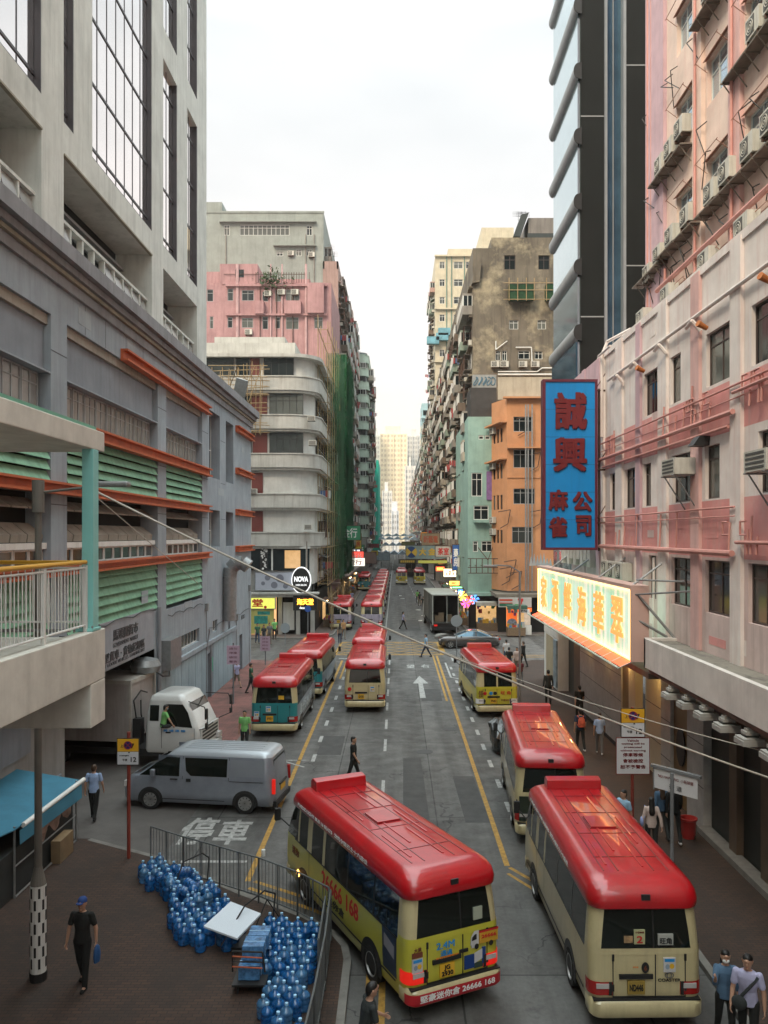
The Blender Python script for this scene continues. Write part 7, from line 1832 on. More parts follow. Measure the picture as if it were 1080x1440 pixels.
k0 = 0; b.loft([[(w_.x-.03+rx*math.cos(a), w_.y+.03+ry*math.sin(a), w_.z-.05-dz) for a in [2*PI*i/14 for i in range(14)]] for dz, rx, ry in ((.0,.02,.03),(.05,.04,.09),(.2,.055,.12),(.32,.05,.1),(.34,.02,.04))][::-1]); prop(p, b, 'bag', 'blue bag hanging from the hand of the man in black', 'bag', mat('bag_blue', (.02,.08,.22), .7, var=.3))
pn(132, 1152, 'man in a pale blue shirt walking beside the blue canvas stall', 4, 0.02, near=2, shirt='lblue', trous='black', legs=((16,4),(-14,16)), arms=((-8,14,12),(6,14,16)), h=1.74, hair='brown')
pn(344, 1058, 'man in a lime green shirt standing behind the silver van', 178, 0, near=1, shirt='lime', trous='dark', legs=((2,2),(-2,2)), arms=((0,8,8),(0,8,8)))
pn(497, 1102, 'man in black walking between the middle lane and the turning minibus', -100, 0, near=1, shirt='black', trous='black', legs=((18,5),(-16,14)), arms=((-12,6,12),(14,6,18)))
pn(599, 924, 'man in a sky blue shirt striding across the yellow box junction', 80, 0, near=1, shirt='skyb', trous='navy', legs=((26,4),(-22,10)), arms=((-16,8,10),(18,8,18)), h=1.76)
pn(567, 885, 'person with long hair crossing the far lane beyond the yellow box', -100, 0, near=0, shirt='lilac', trous='black', legs=((22,4),(-18,14)), arms=((-16,8,12),(16,8,18)), longhair=True, female=True)
pn(512, 1535, 'person in a dark shirt cut off by the bottom edge beside the turning minibus', -70, 0.0, near=2, shirt='dark', trous='black', arms=((20,10,40),(10,10,30)), lean=.18, h=1.74)
pw, J = pn(1020, 1468, 'woman in a grey green shirt and white face mask in the bottom right corner', 168, PV, near=2, shirt='denim', trous='black', female=True, h=1.63, mask=MATS['white_paint'], arms=((10,10,20),(42,12,95)), hair='black', sleeve='half', longhair=True)
pm, J = pn(1052, 1485, 'man in a white T-shirt with a shoulder bag in the bottom right corner', 150, PV, near=2, shirt='lilac', trous='black', h=1.76, arms=((2,14,10),(6,10,20)), lean=.10)
b = MB(); b.path([(-.17,.10,1.44),(-.05,.17,1.28),(.12,.17,1.05)],.028); b.path([(-.17,.1,1.44),(-.12,-.1,1.4),(.1,-.16,1.1)],.028)
b.ell((.12,.19,.98), .13,.06,.13, 14, 8); prop(pm, b, 'shoulder_bag', 'dark shoulder bag worn by the man in white at the bottom right', 'bag', cm('dark'))
def backpack(p, m, label):
    b = MB()
    b.loft([[(rx*math.cos(a)*abs(math.cos(a))**-.4 if abs(math.cos(a)) > .05 else 0, -.19+ry*math.sin(a), z) for a in [2*PI*i/16+.01 for i in range(16)]] for z, rx, ry in ((1.02,.10,.05),(1.05,.14,.08),(1.2,.15,.09),(1.36,.13,.07),(1.43,.07,.03))])
    for sd in (-1,1): b.path([(sd*.10,-.13,1.42),(sd*.12,.02,1.47),(sd*.12,.14,1.36),(sd*.13,.12,1.15),(sd*.13,-.1,1.08)],.018)
    prop(p, b, 'backpack', label, 'backpack', m)
p, J = pn(816, 1056, 'man with an orange and grey backpack walking away along the right pavement', 3, PV, near=1, shirt='navy', trous='black', shoes='white', legs=((10,4),(-14,18)), arms=((-6,10,14),(8,10,14)))
backpack(p, mat('pack_orange', (.62,.12,.06), .8, var=.6, vscale=9), 'orange and grey backpack on the back of the man on the right pavement')
pn(843, 1060, 'woman in a light blue top and grey trousers walking along the right pavement', -12, PV, near=1, shirt='lblue', trous='grey', shoes='white', female=True, legs=((14,4),(-14,14)), arms=((-10,12,20),(16,12,26)), h=1.66)
pn(815, 1015, 'man all in black walking ahead of the orange backpack', 5, PV, near=1, shirt='black', trous='black', legs=((12,4),(-12,10)), sleeve='short')
p, J = pn(771, 990, 'man in a dark olive jacket standing at the far end of the right pavement', 8, PV, near=1, shirt='dark', trous='black', sleeve='long', arms=((0,10,8),(0,12,10)), legs=((3,2),(-3,2)), h=1.78)
p, J = pn(916, 1205, 'woman with long dark hair and a cream blouse walking away past the sign post', -6, PV, near=2, shirt='cream', trous='black', female=True, longhair=True, sleeve='long', h=1.64, arms=((-6,16,12),(-18,18,6)), legs=((8,3),(-10,10)))
b = MB(); b.ell((-.26,.0,.98), .05,.12,.14, 12, 8); b.path([(-.2,.08,1.1),(-.17,.05,1.42),(-.2,-.08,1.1)],.012); prop(p, b, 'handbag', 'pale blue handbag on the shoulder of the woman in the cream blouse', 'bag', mat('bag_pale', (.28,.34,.60), .6, var=.1))
pn(930, 1180, 'woman in a blue denim jacket with brown hair ahead of the cream blouse', 5, PV, near=1, shirt='denim', trous='dark', hair='brown', female=True, longhair=True, sleeve='long', h=1.66)
pn(948, 1185, 'person dressed all in black with pale shoes behind the leaning street sign', -4, PV, near=1, shirt='black', trous='black', shoes='white', sleeve='long', legs=((12,4),(-16,12)))
pn(877, 1198, 'man in a light blue shirt half hidden by the red minibus roof', 120, PV, near=1, shirt='skyb', trous='navy', h=1.74)
pn(712, 935, 'man in a white shirt and jeans at the corner behind the yellow minibus', 5, PV, near=0, shirt='white', trous='jean', legs=((5,2),(-5,2)))
pn(716, 948, 'person in black at the corner holding a bag beside the yellow minibus', -30, PV, near=0, shirt='black', trous='jean')
pn(727, 948, 'woman with a white scarf and pale trousers at the right corner', 160, PV, near=0, shirt='cream', trous='khaki', female=True, sleeve='long')
pn(736, 938, 'woman in a long black coat walking at the right corner', 40, PV, near=0, shirt='black', trous='black', female=True, sleeve='long', hair='brown')
pn(732, 962, 'child sized person in red beside the woman in pale trousers', 10, PV, near=0, shirt='maroon', trous='grey', h=1.45)
pn(333, 968, 'boy in a checked shirt and shorts walking on the left pavement', 40, PV, near=0, shirt='lilac', trous='shorts', h=1.6, legs=((18,4),(-18,16)))
pn(353, 975, 'person with a black backpack on the left pavement behind the teal minibus', -80, PV, near=0, shirt='green', trous='dark', h=1.68)
# driver leaning out of the cab window
tag(thing('person_anchor','x','x'),'x') if False else None
pd, J = person('driver in a lime shirt and face mask leaning from the white lorry cab window', -9.05, 31.95, -60, shirt='lime', trous='dark', near=1, z=.82, sit=True, legs=((85,85),(85,85)), arms=((40,20,30),(20,40,10)), lean=.15, h=1.66, mask=mat('mask_blue', (.25,.45,.5), .7))

# shared far figures
protos = [person('proto%d' % k, 0, 0, 0, **kw)[0] for k, kw in enumerate((dict(shirt='black',trous='jean',legs=((14,4),(-14,12))), dict(shirt='white',trous='dark',legs=((3,2),(-3,2))), dict(shirt='grey',trous='khaki',female=True,longhair=True,legs=((10,3),(-10,8)))))]
deps = bpy.context.evaluated_depsgraph_get(); deps.update()
for o in PEND:
    me = bpy.data.meshes.new_from_object(o.evaluated_get(deps), depsgraph=deps); me.name = o.name
    old = o.data; mats_ = list(old.materials); o.modifiers.clear(); o.data = me
    if not len(me.materials):
        for m_ in mats_: me.materials.append(m_)
CR = random.Random(12)
FAR = [(650,872,'far right pavement beyond the junction'),(655,868,''),(660,874,''),(665,870,''),(671,876,''),(676,872,''),(681,878,''),(646,866,''),(643,876,''),(686,880,''),(658,880,''),(668,882,''),(690,884,''),(652,860,''),(640,858,''),(595,858,'L'),(590,852,'L'),(587,848,'L'),
       (362,905,'C'),(371,908,'C'),(379,906,'C'),(386,900,'C'),(395,888,'C'),(409,886,'C'),(428,884,'C'),(446,880,'C'),(478,905,'M'),(483,899,'M'),(495,850,'K'),(488,846,'K'),(491,838,'K'),(468,842,'K'),(483,830,'K'),(630,838,'R'),(634,842,'R'),(627,834,'R'),(622,831,'R')]
seen = {}
cols_ = list(C); NAMES = dict(black='black',dark='charcoal',navy='navy',lblue='light blue',white='white',cream='cream',denim='denim blue',lime='lime',khaki='khaki',grey='grey',brown='brown',jean='jean blue',maroon='maroon',green='dark green',lilac='lilac',skyb='sky blue',tan='tan')
WHERE = {'far right pavement beyond the junction':'in the crowd at the far right corner','':'in the crowd at the far right corner','L':'beside the dark box lorry in the road','C':'by the far left juice shop','M':'at the kerb by the far left minibuses','K':'on the left pavement beyond the bamboo hoarding','R':'on the right pavement past the box lorry'}
trees = [tree_of(p_) for p_ in protos]
for k, (px, py, w_) in enumerate(FAR):
    i = CR.randrange(3); a, c = CR.choice(cols_), CR.choice(('black','dark','jean','khaki','grey','navy'))
    key = (a, c, WHERE[w_])
    while key in seen: a = CR.choice(cols_); c = CR.choice(('black','dark','jean','khaki','grey','navy')); key = (a, c, WHERE[w_])
    seen[key] = 1
    zz = 0. if w_ in ('L','M') else PV; x, y = A_(px, py, zz)
    o = copy_tree(protos[i], (x,y,zz), R(CR.choice((0,20,170,200,90,-80))), 'person in %s with %s trousers %s' % (NAMES[a], NAMES[c], WHERE[w_]), trees[i])
    o['group'] = 'people far beyond the junction'; s_ = CR.uniform(.93,1.04); o.scale = (s_,s_,s_)
    for ch in o.children if hasattr(o,'children') else []:
        n_ = ch.name.split('.')[0]
        if n_ in ('shirt','trousers') and len(ch.material_slots):
            ch.material_slots[0].link = 'OBJECT'; ch.material_slots[0].material = cm(a if n_ == 'shirt' else c)
for p_ in protos:
    for c_ in kids(p_): bpy.data.objects.remove(c_)
    bpy.data.objects.remove(p_)
# ================================================================= neon and painted signs on the right
M_sblue = mat('sign_blue', (.006,.27,.68), .4, var=.15, vscale=.6, streak=.2, scol=(.01,.09,.28)); M_smar = mat('sign_maroon', (.13,.02,.04), .5, var=.2); M_sred = mat('sign_red_letters', (.17,.013,.016), .5, var=.15)
YS = 36.0; sx = lambda q: xp(q,YS); sz = lambda q: zp(q,YS)
t = thing('vertical_sign', 'tall blue sign with red Chinese characters and maroon frame jutting from the pink building', 'sign', (sx(801),YS,sz(773)))
b = MB(); b.box(sx(767),sx(836.5),YS,YS+.4,sz(770),sz(537),0)
for k in range(1,6): z = sz(770)+(sz(537)-sz(770))*k/6; b.box(sx(767),sx(836.5),YS-.003,YS,z,z+.015,1)
b.build('panel', [M_sblue, mat('sign_seam', (.01,.09,.25), .5)], t)
b = MB(); b.box(sx(763),sx(840),YS-.05,YS+.45,sz(773.5),sz(770)); b.box(sx(763),sx(840),YS-.05,YS+.45,sz(537),sz(533.5)); b.box(sx(763),sx(767),YS-.05,YS+.45,sz(770),sz(537)); b.box(sx(836.5),sx(840),YS-.05,YS+.45,sz(770),sz(537)); b.build('frame', M_smar, t)
for s_, px, py, w_, h_ in (('誠',802,578,1.42,1.62),('興',801,639,1.46,1.5),('麻',784.5,703,.84,.9),('公',818.5,705,.84,.86),('雀',784,741,.80,.9),('司',820,739,.66,.9)):
    text(s_, 1, t, (sx(px)+.035,YS-.02,sz(py)-.03), rot_e(PI/2,0,0), mat('sign_navy_edge', (.01,.02,.08), .5), fit=(w_,h_), bold=.03, depth=.03, name='lettering_shadow')
    text(s_, 1, t, (sx(px),YS-.05,sz(py)), rot_e(PI/2,0,0), M_sred, fit=(w_,h_), bold=.035, depth=.05)
b = MB()
for py in (548,660,735): b.tube((sx(838),YS+.2,sz(py)),(9.3,YS+.2,sz(py)),.04); b.tube((sx(838),YS+.2,sz(py)),(9.3,YS+.2,sz(py)+.9),.02)
b.path([(8.95,YS+.3,sz(775)),(8.95,YS+.3,sz(545))],.05); b.build('bracket', M_rust, t)
# long glowing neon sign
M_npan = mat('neon_panel', (.55,.75,.68), .5, var=.1, emit=(.62,1,.86), estr=.42)
def neon_panel_stripes():
    m = MATS['neon_panel']; nt = m.node_tree; bs = nt.nodes['Principled BSDF']
    pos = nt.nodes.new('ShaderNodeNewGeometry').outputs['Position']
    f = _noise(nt, pos, 3.2, 2, .5, (1,1,.02)); c = _ramp(nt, f, (.12,.62,.38), (.80,.85,.72), .40, .60)
    nt.links.new(c, bs.inputs['Emission Color'])
neon_panel_stripes()
M_ntube = mat('neon_tube_orange', (1,.5,.2), .4, emit=(1,.40,.13), estr=3, var=0); M_nchar = mat('neon_char', (.70,.36,.12), .4, emit=(1,.45,.12), estr=.45, var=0); M_nred = mat('neon_red_board', (.7,.08,.03), .5, emit=(1,.12,.04), estr=.8, var=.15)
NX, NY0, NY1, NZ0, NZ1 = 7.95, 27.6, 45.6, 4.85, 7.28
NF = Fac(NX,0,-90)
t = thing('neon_sign', 'long glowing neon sign with orange characters on mint stripes along the right pavement', 'sign', (NX,36,NZ0))
b = MB(); b.fbox(NF,-NY1,-NY0,NZ0,NZ1,-.25,0,0); b.fbox(NF,-NY1-.1,-NY0+.1,NZ1,NZ1+.12,-.5,.12,1); b.fbox(NF,-NY0,-NY0+.12,NZ0,NZ1,-.5,.1,1); b.build('panel', [M_npan, mat('neon_casing', (.62,.42,.36), .6, var=.1)], t)
b = MB()
for z in (NZ0+.06,NZ1-.08): b.tube(NF.P(-NY1,z,.08),NF.P(-NY0,z,.08),.035,n=6)
for u in (-NY1+.1,-NY0-.08): b.tube(NF.P(u,NZ0+.06,.08),NF.P(u,NZ1-.08,.08),.035,n=6)
b.build('tube', M_ntube, t)
b = MB(); b.q([NF.P(-NY1,NZ0,.0),NF.P(-NY0,NZ0,.0),NF.P(-NY0,NZ0-.18,.42),NF.P(-NY1,NZ0-.18,.42)]); b.build('lower_board', M_nred, t)
b = MB(); b.path([NF.P(-NY1-1,NZ0-.22,.5),NF.P(-NY0,NZ0-.22,.5)],.04)
k = NY0
while k < NY1: b.tube(NF.P(-k,NZ0-.22,.5),NF.P(-k,NZ0+.0,.02),.02,n=5); k += 1.2
b.build('rail', mat('rail_pale', (.45,.55,.48), .5), t)
uc = lambda px: -( NX*F_PX/(px-CX) )
for ch, px, w_ in zip('馳名海鮮酒家', (772,778,793,812,836,862), (1.5,1.7,1.5,1.5,1.5,1.5)):
    pass
for ch, y in zip('翠華海鮮酒家', (29.4,32.1,35.0,37.9,40.9,44.0)):
    text(ch, 1, t, NF.P(-y,(NZ0+NZ1)/2,.06), rfac(NF), M_nchar, fit=(1.55,1.65), depth=.04, bold=.014)
b = MB()
for y0_ in (28.2,33,38,43): b.tube(NF.P(-y0_,NZ1+.05,-.1),(9.2,y0_,NZ1+.9),.035); b.tube(NF.P(-y0_,NZ0+.3,-.2),(9.2,y0_,NZ0-.2),.035)
b.tube((8.0,27.4,7.6),(9.2,26.3,7.6),.03); b.tube((8.0,27.5,7.1),(9.2,25.5,7.35),.03); b.tube((8.0,27.55,7.2),(9.15,27.0,5.7),.045); b.tube((8.0,27.55,6.3),(9.0,27.3,5.7),.045)
b.build('bracket', M_steel, t)
for k, y in enumerate((30,33,36,39.5,43)):
    pl = bpy.data.lights.new('canopy_lamp','POINT'); pl.energy = 22; pl.color = (1,.62,.22); pl.shadow_soft_size = .08; o = bpy.data.objects.new('canopy_lamp', pl); COL.objects.link(o); o.location = (9.05,y,4.15)
    tt_ = thing('canopy_lamp', 'small warm lamp under the canopy of the marble wall, number %s from the near end' % ['one','two','three','four','five'][k], 'lamp', (9.05,y,4.3)); b = MB(); b.lathe([(.02,0),(.06,-.02),(.08,-.1),(.02,-.11)][::-1],12,(9.05,y,4.34)); b.build('fitting', M_black, tt_); b = MB(); b.ell((9.05,y,4.21),.04,.04,.03,10,6); b.build('bulb', mat('bulb_warm',(1,.7,.3),.4,emit=(1,.6,.2),estr=18,var=0), tt_)
    o.parent = tt_; o.location = (0,0,-.2)
# outdoor units and pipework on the wall behind the neon sign
b = MB()
for k in range(9): y = 37.8+k*.75; b.box(8.9,9.25,y,y+.6,7.6+(k%2)*.3,8.6+(k%2)*.25)
b.build('vent_box', M_acw, pk)
for k, y in enumerate((33.0,34.2,35.3)):
    ac_thing(9.18, y, 7.3, R(-90), '%s from the right of three pale outdoor units just above the neon sign' % ['first','second','third'][k], 1.2, 'units above the neon sign')
# white lotus cut out on top of the neon sign far end
b = MB(); rr = random.Random(3)
for k in range(7): x = 7.4+k*.18; b.prism([(x,45.7,NZ1+.1),(x+.1,45.7,NZ1+.7+rr.uniform(-.2,.3)),(x+.2,45.7,NZ1+.1)],(0,.05,0))
b.build('crest', mat('crest_pale', (.4,.5,.55), .5), t, fix=True)

# ================================================================= street signs
def pole(b, x, y, z1_, r=.045, z0=.13, m=0): b.tube((x,y,z0),(x,y,z1_),r,n=10,m=m)
def face(name, px, w_, h_): pass
M_syel = mat('sign_yellow', (.75,.40,.02), .5, var=.05); M_snavy = mat('sign_navy', (.02,.03,.16), .5); M_swhite = mat('sign_white', (.62,.63,.65), .5, var=.08)
def nostop(label, x, y, zc, w_=.56, polem=None, ztop=None, gnd=.13, extra=True):
    t = thing('street_sign', label, 'sign', (x,y,gnd)); b = MB(); pole(b, x, y+.06, (ztop or zc+.72), .05, gnd); b.build('pole', polem or MATS['pole_red'], t, smooth=True)
    b = MB(); b.box(x-w_/2-.02,x+w_/2+.02,y-.0,y+.03,zc-.02,zc+w_*1.22+.02,0); b.build('back', M_black, t)
    b = MB(); b.box(x-w_/2,x+w_/2,y-.008,y,zc+w_*.62,zc+w_*1.22,0); b.box(x-w_/2,x+w_/2,y-.008,y,zc,zc+w_*.60,1); b.build('plate', [M_syel, M_swhite], t)
    c = (x, zc+w_*.92); r = w_*.2
    b = MB(); b.prism([(c[0]+r*math.cos(a),y-.010,c[1]+r*math.sin(a)) for a in [-2*PI*i/24 for i in range(24)]],(0,-.003,0),0)
    ring = [[(c[0]+q*math.cos(a),y-e,c[1]+q*math.sin(a)) for a in [2*PI*i/24 for i in range(24)]] for q, e in ((r,.012),(r,.018),(r*.82,.018),(r*.82,.012))]
    b.loft(ring, 1, False, False)
    for a in (PI/4,-PI/4): k0 = len(b.v); b.box(-r*.85,r*.85,-.004,0,-r*.1,r*.1,1); b.xf(Matrix.Translation((c[0],y-.0135,c[1])) @ Matrix.Rotation(a,4,'Y'), k0)
    b.build('symbol', [M_snavy, mat('symbol_red', (.35,.03,.06), .5)], t, fix=True)
    for s_, dx, dz, ww, hh in (('上午',-.12,.44,.16,.08),('7',.12,.44,.09,.13),('▲',.03,.29,.06,.04),('midnight',-.10,.21,.26,.045),('午夜',-.08,.11,.13,.07),('12',.15,.12,.15,.13)):
        text(s_, 1, t, (x+dx*w_/.56,y-.012,zc+dz*w_/.56*.62/.55), rot_e(PI/2,0,0), M_black, fit=(ww*w_/.56,hh*w_/.56), depth=.003, bold=.02)
    return t
mat('pole_red', (.25,.045,.03), .5, var=.3); mat('pole_grey', (.20,.21,.22), .5, var=.2)
Yp = (CH-.13)*F_PX/(1208-HY); xpn = xp(180,Yp)
nostop('yellow no stopping sign on a red pole at the left end of the barriers', xpn, Yp, zp(1075,Yp), .58, ztop=zp(1030,Yp))
Yq = 25.3; xq = xp(890,Yq)
t = nostop('yellow no stopping sign above a red lettered warning plate on the right pavement', xq, Yq, zp(1036,Yq), .70, ztop=zp(995,Yq))
t2 = thing('warning_sign', 'white plate with red lettering warning that waiting vehicles will be prosecuted', 'sign', (xq,Yq,zp(1088,Yq)))
b = MB(); w2 = .5; b.box(xq-w2,xq+w2,Yq-.005,Yq+.02,zp(1088,Yq),zp(1038,Yq),0); b.build('plate', M_swhite, t2)
b = MB()
for a in ((xq-w2-.02,xq-w2),(xq+w2,xq+w2+.02)): b.box(a[0],a[1],Yq-.009,Yq+.02,zp(1088,Yq)-.02,zp(1038,Yq)+.02)
for z in (zp(1088,Yq)-.02,zp(1038,Yq)): b.box(xq-w2,xq+w2,Yq-.009,Yq+.02,z,z+.02)
b.build('border', M_sred, t2)
for k, (s_, ww, hh) in enumerate((('Vehicle',.36,.075),('waiting will be',.72,.075),('prosecuted',.55,.075),('without warning',.78,.075),('停車等候',.62,.12),('會被檢控',.62,.12),('恕不予警告',.78,.12))):
    z = zp(1038,Yq)-.07-(.105*k if k < 4 else .42+(k-4)*.185+.02); text(s_, 1, t2, (xq,Yq-.010,z), rot_e(PI/2,0,0), M_sred, fit=(ww,hh), depth=.003, bold=.02)
# leaning street name / notice sign
Yn = 22.6; t = thing('name_sign', 'grey framed street notice on a steel pole seen at an angle on the right pavement', 'sign', (xp(945,Yn),Yn,.13))
b = MB(); pole(b, xp(945,Yn), Yn, 2.55, .05); b.build('pole', MATS['pole_grey'], t, smooth=True)
NSF = Fac(xp(932,Yn), Yn+.7, -52)
b = MB(); b.fbox(NSF,0,1.35,1.95,2.5,0,.02); o = b.build('plate', M_swhite, t)
b = MB(); b.fbox(NSF,-.1,1.45,2.52,2.6,-.05,.06); b.fbox(NSF,-.03,0,1.9,2.52,-.02,.04); b.build('frame', MATS['pole_grey'], t)
text('NO HAWKING  小販禁擺', 1, t, NSF.P(.68,2.33,.03), rfac(NSF), M_sred, fit=(1.1,.1), depth=.003); text('街 道', 1, t, NSF.P(.68,2.1,.03), rfac(NSF), M_black, fit=(.4,.14), depth=.003)
# small warning plates on the left and the round sign plates seen from behind
for px, py, base, s_, lab in ((328,921,990,.34,'lilac lettered notice plate on a pole at the kerb of the left pavement'),(373,905,935,.34,'lilac lettered notice plate by the left corner, nearest the crossing')):
    Yk = (CH-.13)*F_PX/(base-HY); x = xp(px,Yk); t = thing('notice_sign', lab, 'sign', (x,Yk,.13)); b = MB(); pole(b, x, Yk+.04, zp(py-14,Yk)+.1, .04); b.build('pole', MATS['pole_grey'], t)
    b = MB(); z = zp(py,Yk); b.box(x-s_*1.0,x+s_*1.0,Yk-.02,Yk,z-.5,z+.5); b.build('plate', mat('plate_lilac', (.52,.40,.50), .5, var=.1), t)
    for k in range(4): text(('請勿','停車','檢控','警告')[k], 1, t, (x,Yk-.026,z+.34-k*.23), rot_e(PI/2,0,0), M_smar, fit=(.42,.12), depth=.003)
def roundback(label, px, py, base, r=.30, gnd=0., m=None):
    Yk = (CH-gnd)*F_PX/(base-HY); x = xp(px,Yk); t = thing('round_road_sign', label, 'sign', (x,Yk,gnd)); b = MB(); pole(b, x, Yk, zp(py,Yk)+r*.6, .035, gnd); b.build('pole', MATS['pole_grey'], t)
    b = MB(); z = zp(py,Yk); b.prism([(x+r*math.cos(a),Yk-.05,z+r*math.sin(a)) for a in [-2*PI*i/24 for i in range(24)]],(0,-.015,0)); b.build('plate', m or mat('plate_back', (.32,.36,.38), .5, var=.1), t, fix=True)
roundback('round grey sign back on a pole by the yellow minibus', 642, 873, 930, .42)
roundback('round grey sign back on a pole in front of the left corner block', 401, 883, 908, .40, .13)
roundback('round blue sign with a white arrow at the left corner', 433, 856, 900, .28, .13, mat('plate_blue', (.03,.10,.40), .5))
t = thing('lamp_post', 'grey pole standing beside the yellow minibus on the right pavement', 'lamp post', (xp(729,42),42,.13)); b = MB(); pole(b, xp(731,42), 42.0, 7.2, .06); b.path([(xp(731,42),42,7.2),(xp(731,42)-.5,42,7.5),(xp(731,42)-1.2,42,7.55)],.04); b.build('pole', MATS['pole_grey'], t); MB().ob((xp(731,42)-1.5,42,7.5),.7,.25,.12).build('lamp_head', M_steel, t, bevel=.03)
t = thing('lamp_post', 'street lamp post with checker painted base standing behind the footbridge on the left', 'lamp post', (-7.22,16.6,.13))
b = MB(); b.tube((-7.22,16.6,2.25),(-7.22,16.6,9.6),.075,.065,12,0); b.tube((-7.22,16.6,9.55),(-7.22,16.6,10.2),.12,n=14,m=0); b.tube((-7.22,16.6,.13),(-7.22,16.6,2.05),.155,n=16,m=1); b.tube((-7.22,16.6,2.05),(-7.22,16.6,2.4),.155,.08,16,0); b.tube((-7.22,16.6,.12),(-7.22,16.6,.3),.17,n=16,m=2)
for k in range(7):
    for q in range(12):
        if (k+q) % 2: continue
        a = 2*PI*q/12; k0 = len(b.v); b.box(.150,.160,-.022,.022,0,.20,2); b.xf(Matrix.Translation((-7.22,16.6,.40+k*.235)) @ Matrix.Rotation(a,4,'Z'), k0)
b.path([(-7.22,16.6,9.95),(-6.3,16.6,10.05),(-5.9,16.6,10.1)],.03)
b.build('pole', [mat('pole_bronze', (.16,.15,.13), .5, var=.3), M_white, M_black], t); MB().ob((-5.75,16.6,10.12),.75,.26,.11).build('lamp_head', M_steel, t, bevel=.04)
# wires across the street
def wire(label, p, q, sag, r=.018, m=None):
    p = Vector(p); q = Vector(q); n = 24; pts = [p.lerp(q,i/n)-Vector((0,0,sag*4*(i/n)*(1-i/n))) for i in range(n+1)]
    o = MB().path(pts, r, n=5).build('overhead_cable', m or mat('cable_pale', (.50,.47,.40), .6)); tag(o, label, 'cable')
wire('thick pale cable sagging across the street from the footbridge post to the right pavement', (-6.15,16.4,10.05), (9.2,17.2,3.55), .35, .022)
wire('thin second cable running under the thick one toward the right building', (-1.0,28,6.2), (9.3,19.0,3.9), .3, .012)
wire('stay wire slanting down from the arm of the street lamp', (-6.2,16.55,10.0), (-5.3,22,7.8), .0, .010)

# ================================================================= canvas stall on the left
_N0 = set(o_.name for o_ in bpy.data.objects)
t = thing('market_stall', 'stall with a turquoise blue canvas roof and white roller under the footbridge', 'stall', (-9.9,22,0.13))
b = MB(); P0 = [(-8.95,20.2,1.86),(-8.9,24.3,1.86),(-10.9,24.3,2.2),(-11.1,18.6,2.2),(-9.3,18.9,1.9)]
b.q(P0); b.q([(x,y,z-.03) for x,y,z in P0][::-1]); 
for i in range(5): j=(i+1)%5; a, c = P0[i], P0[j]; b.q([(a[0],a[1],a[2]-.03),(c[0],c[1],c[2]-.03),c,a])
b.q([(-8.87,20.3,1.80),(-8.83,24.2,1.80),(-8.80,24.15,1.38),(-8.86,20.3,1.45)]); b.q([(-8.87,20.3,1.80),(-8.83,24.2,1.80),(-8.80,24.15,1.38),(-8.86,20.3,1.45)][::-1])
b.build('canvas', mat('canvas_turquoise', (.045,.20,.30), .7, var=.25, stain=.3, stcol=(.03,.11,.16), stscale=1, bump=.4, bscale=2), t)
b = MB(); b.tube((-8.92,20.6,1.83),(-8.86,24.45,1.83),.065,n=12); b.build('roller', M_white, t, smooth=True)
b = MB(); b.box(-11.0,-9.05,18.8,24.1,.14,1.3); b.build('counter', mat('stall_dark', (.03,.035,.035), .8, var=.4), t)
b = MB()
for x, y in ((-9.0,20.3),(-8.95,24.1),(-11,24.1)): b.tube((x,y,.13),(x,y,1.9),.03)
b.path([(-9.0,20.3,.9),(-8.95,24.1,.9)],.02); b.path([(-8.98,20.3,.16),(-8.95,24.1,.16)],.025); b.build('frame', M_steel, t)
b = MB(); rr = random.Random(4); g_ = [[(-8.98-.25*j/5+rr.uniform(-.04,.04)+ (.1 if i%2 else 0), 21.6+i*.42, 1.45-j*.17+rr.uniform(-.03,.03)) for j in range(6)] for i in range(6)]
for i in range(5):
    for j in range(5): b.q([g_[i][j],g_[i+1][j],g_[i+1][j+1],g_[i][j+1]])
tag(b.build('striped_sheet', mat('sheet_striped', (.42,.30,.25), .8, var=.5, vscale=5)), 'crumpled cream and rust sheet hanging at the side of the canvas stall', 'sheet')
b = MB(); b.box(-8.98,-8.72,22.4,23.3,.14,.75); tag(b.build('carton', mat('carton_brown', (.22,.15,.08), .85, var=.3)), 'brown carton at the foot of the canvas stall', 'carton')

for o_ in list(bpy.data.objects):
    if o_.name not in _N0 and o_.parent is None: o_.location.x -= .42

# ================================================================= barriers and water bottles
def barrier(label, p, q, h=1.1, z=.13, n=None, feet=True):
    p = Vector((*p,z)); q = Vector((*q,z)); L = (q-p).length; d = (q-p).normalized()
    t = thing('barrier', label, 'barrier', tuple(p), 0, 'grey metal crowd barriers'); up_ = Vector((0,0,1))
    b = MB()
    for zz in (.18,h): b.tube(p+up_*zz, q+up_*zz, .021, n=8)
    for s in (p,q): b.tube(s, s+up_*h, .024, n=8)
    m_ = p.lerp(q,.5); b.tube(m_+up_*.0, m_+up_*h, .02)
    b.build('frame', M_bar, t); b = MB(); n = int(L/.115)
    for i in range(1,n): c = p+d*(L*i/n); b.tube(c+up_*.18, c+up_*h, .008, n=5)
    b.build('bars', M_bar, t); return t
M_bar = mat('barrier_grey', (.13,.14,.14), .5, var=.3)
Bp = [(-6.62,22.2),(-5.55,21.45),(-4.45,20.75),(-3.35,20.05),(-2.3,19.2),(-1.5,18.35)]
for k, (a, c) in enumerate(zip(Bp, Bp[1:])): barrier('crowd barrier beside the bottles, %s from its left end' % ['first','second','third','fourth','fifth'][k], a, c)
Bq = [(-1.45,18.2),(-1.40,16.2),(-1.42,14.2),(-1.5,12.2)]
for k, (a, c) in enumerate(zip(Bq, Bq[1:])): barrier('crowd barrier along the kerb by the turning minibus, %s from the corner' % ['first','second','third'][k], a, c)
barrier('spare crowd barrier leaning against the one nearest the corner', (-1.55,18.0), (-1.52,16.1), 1.05)
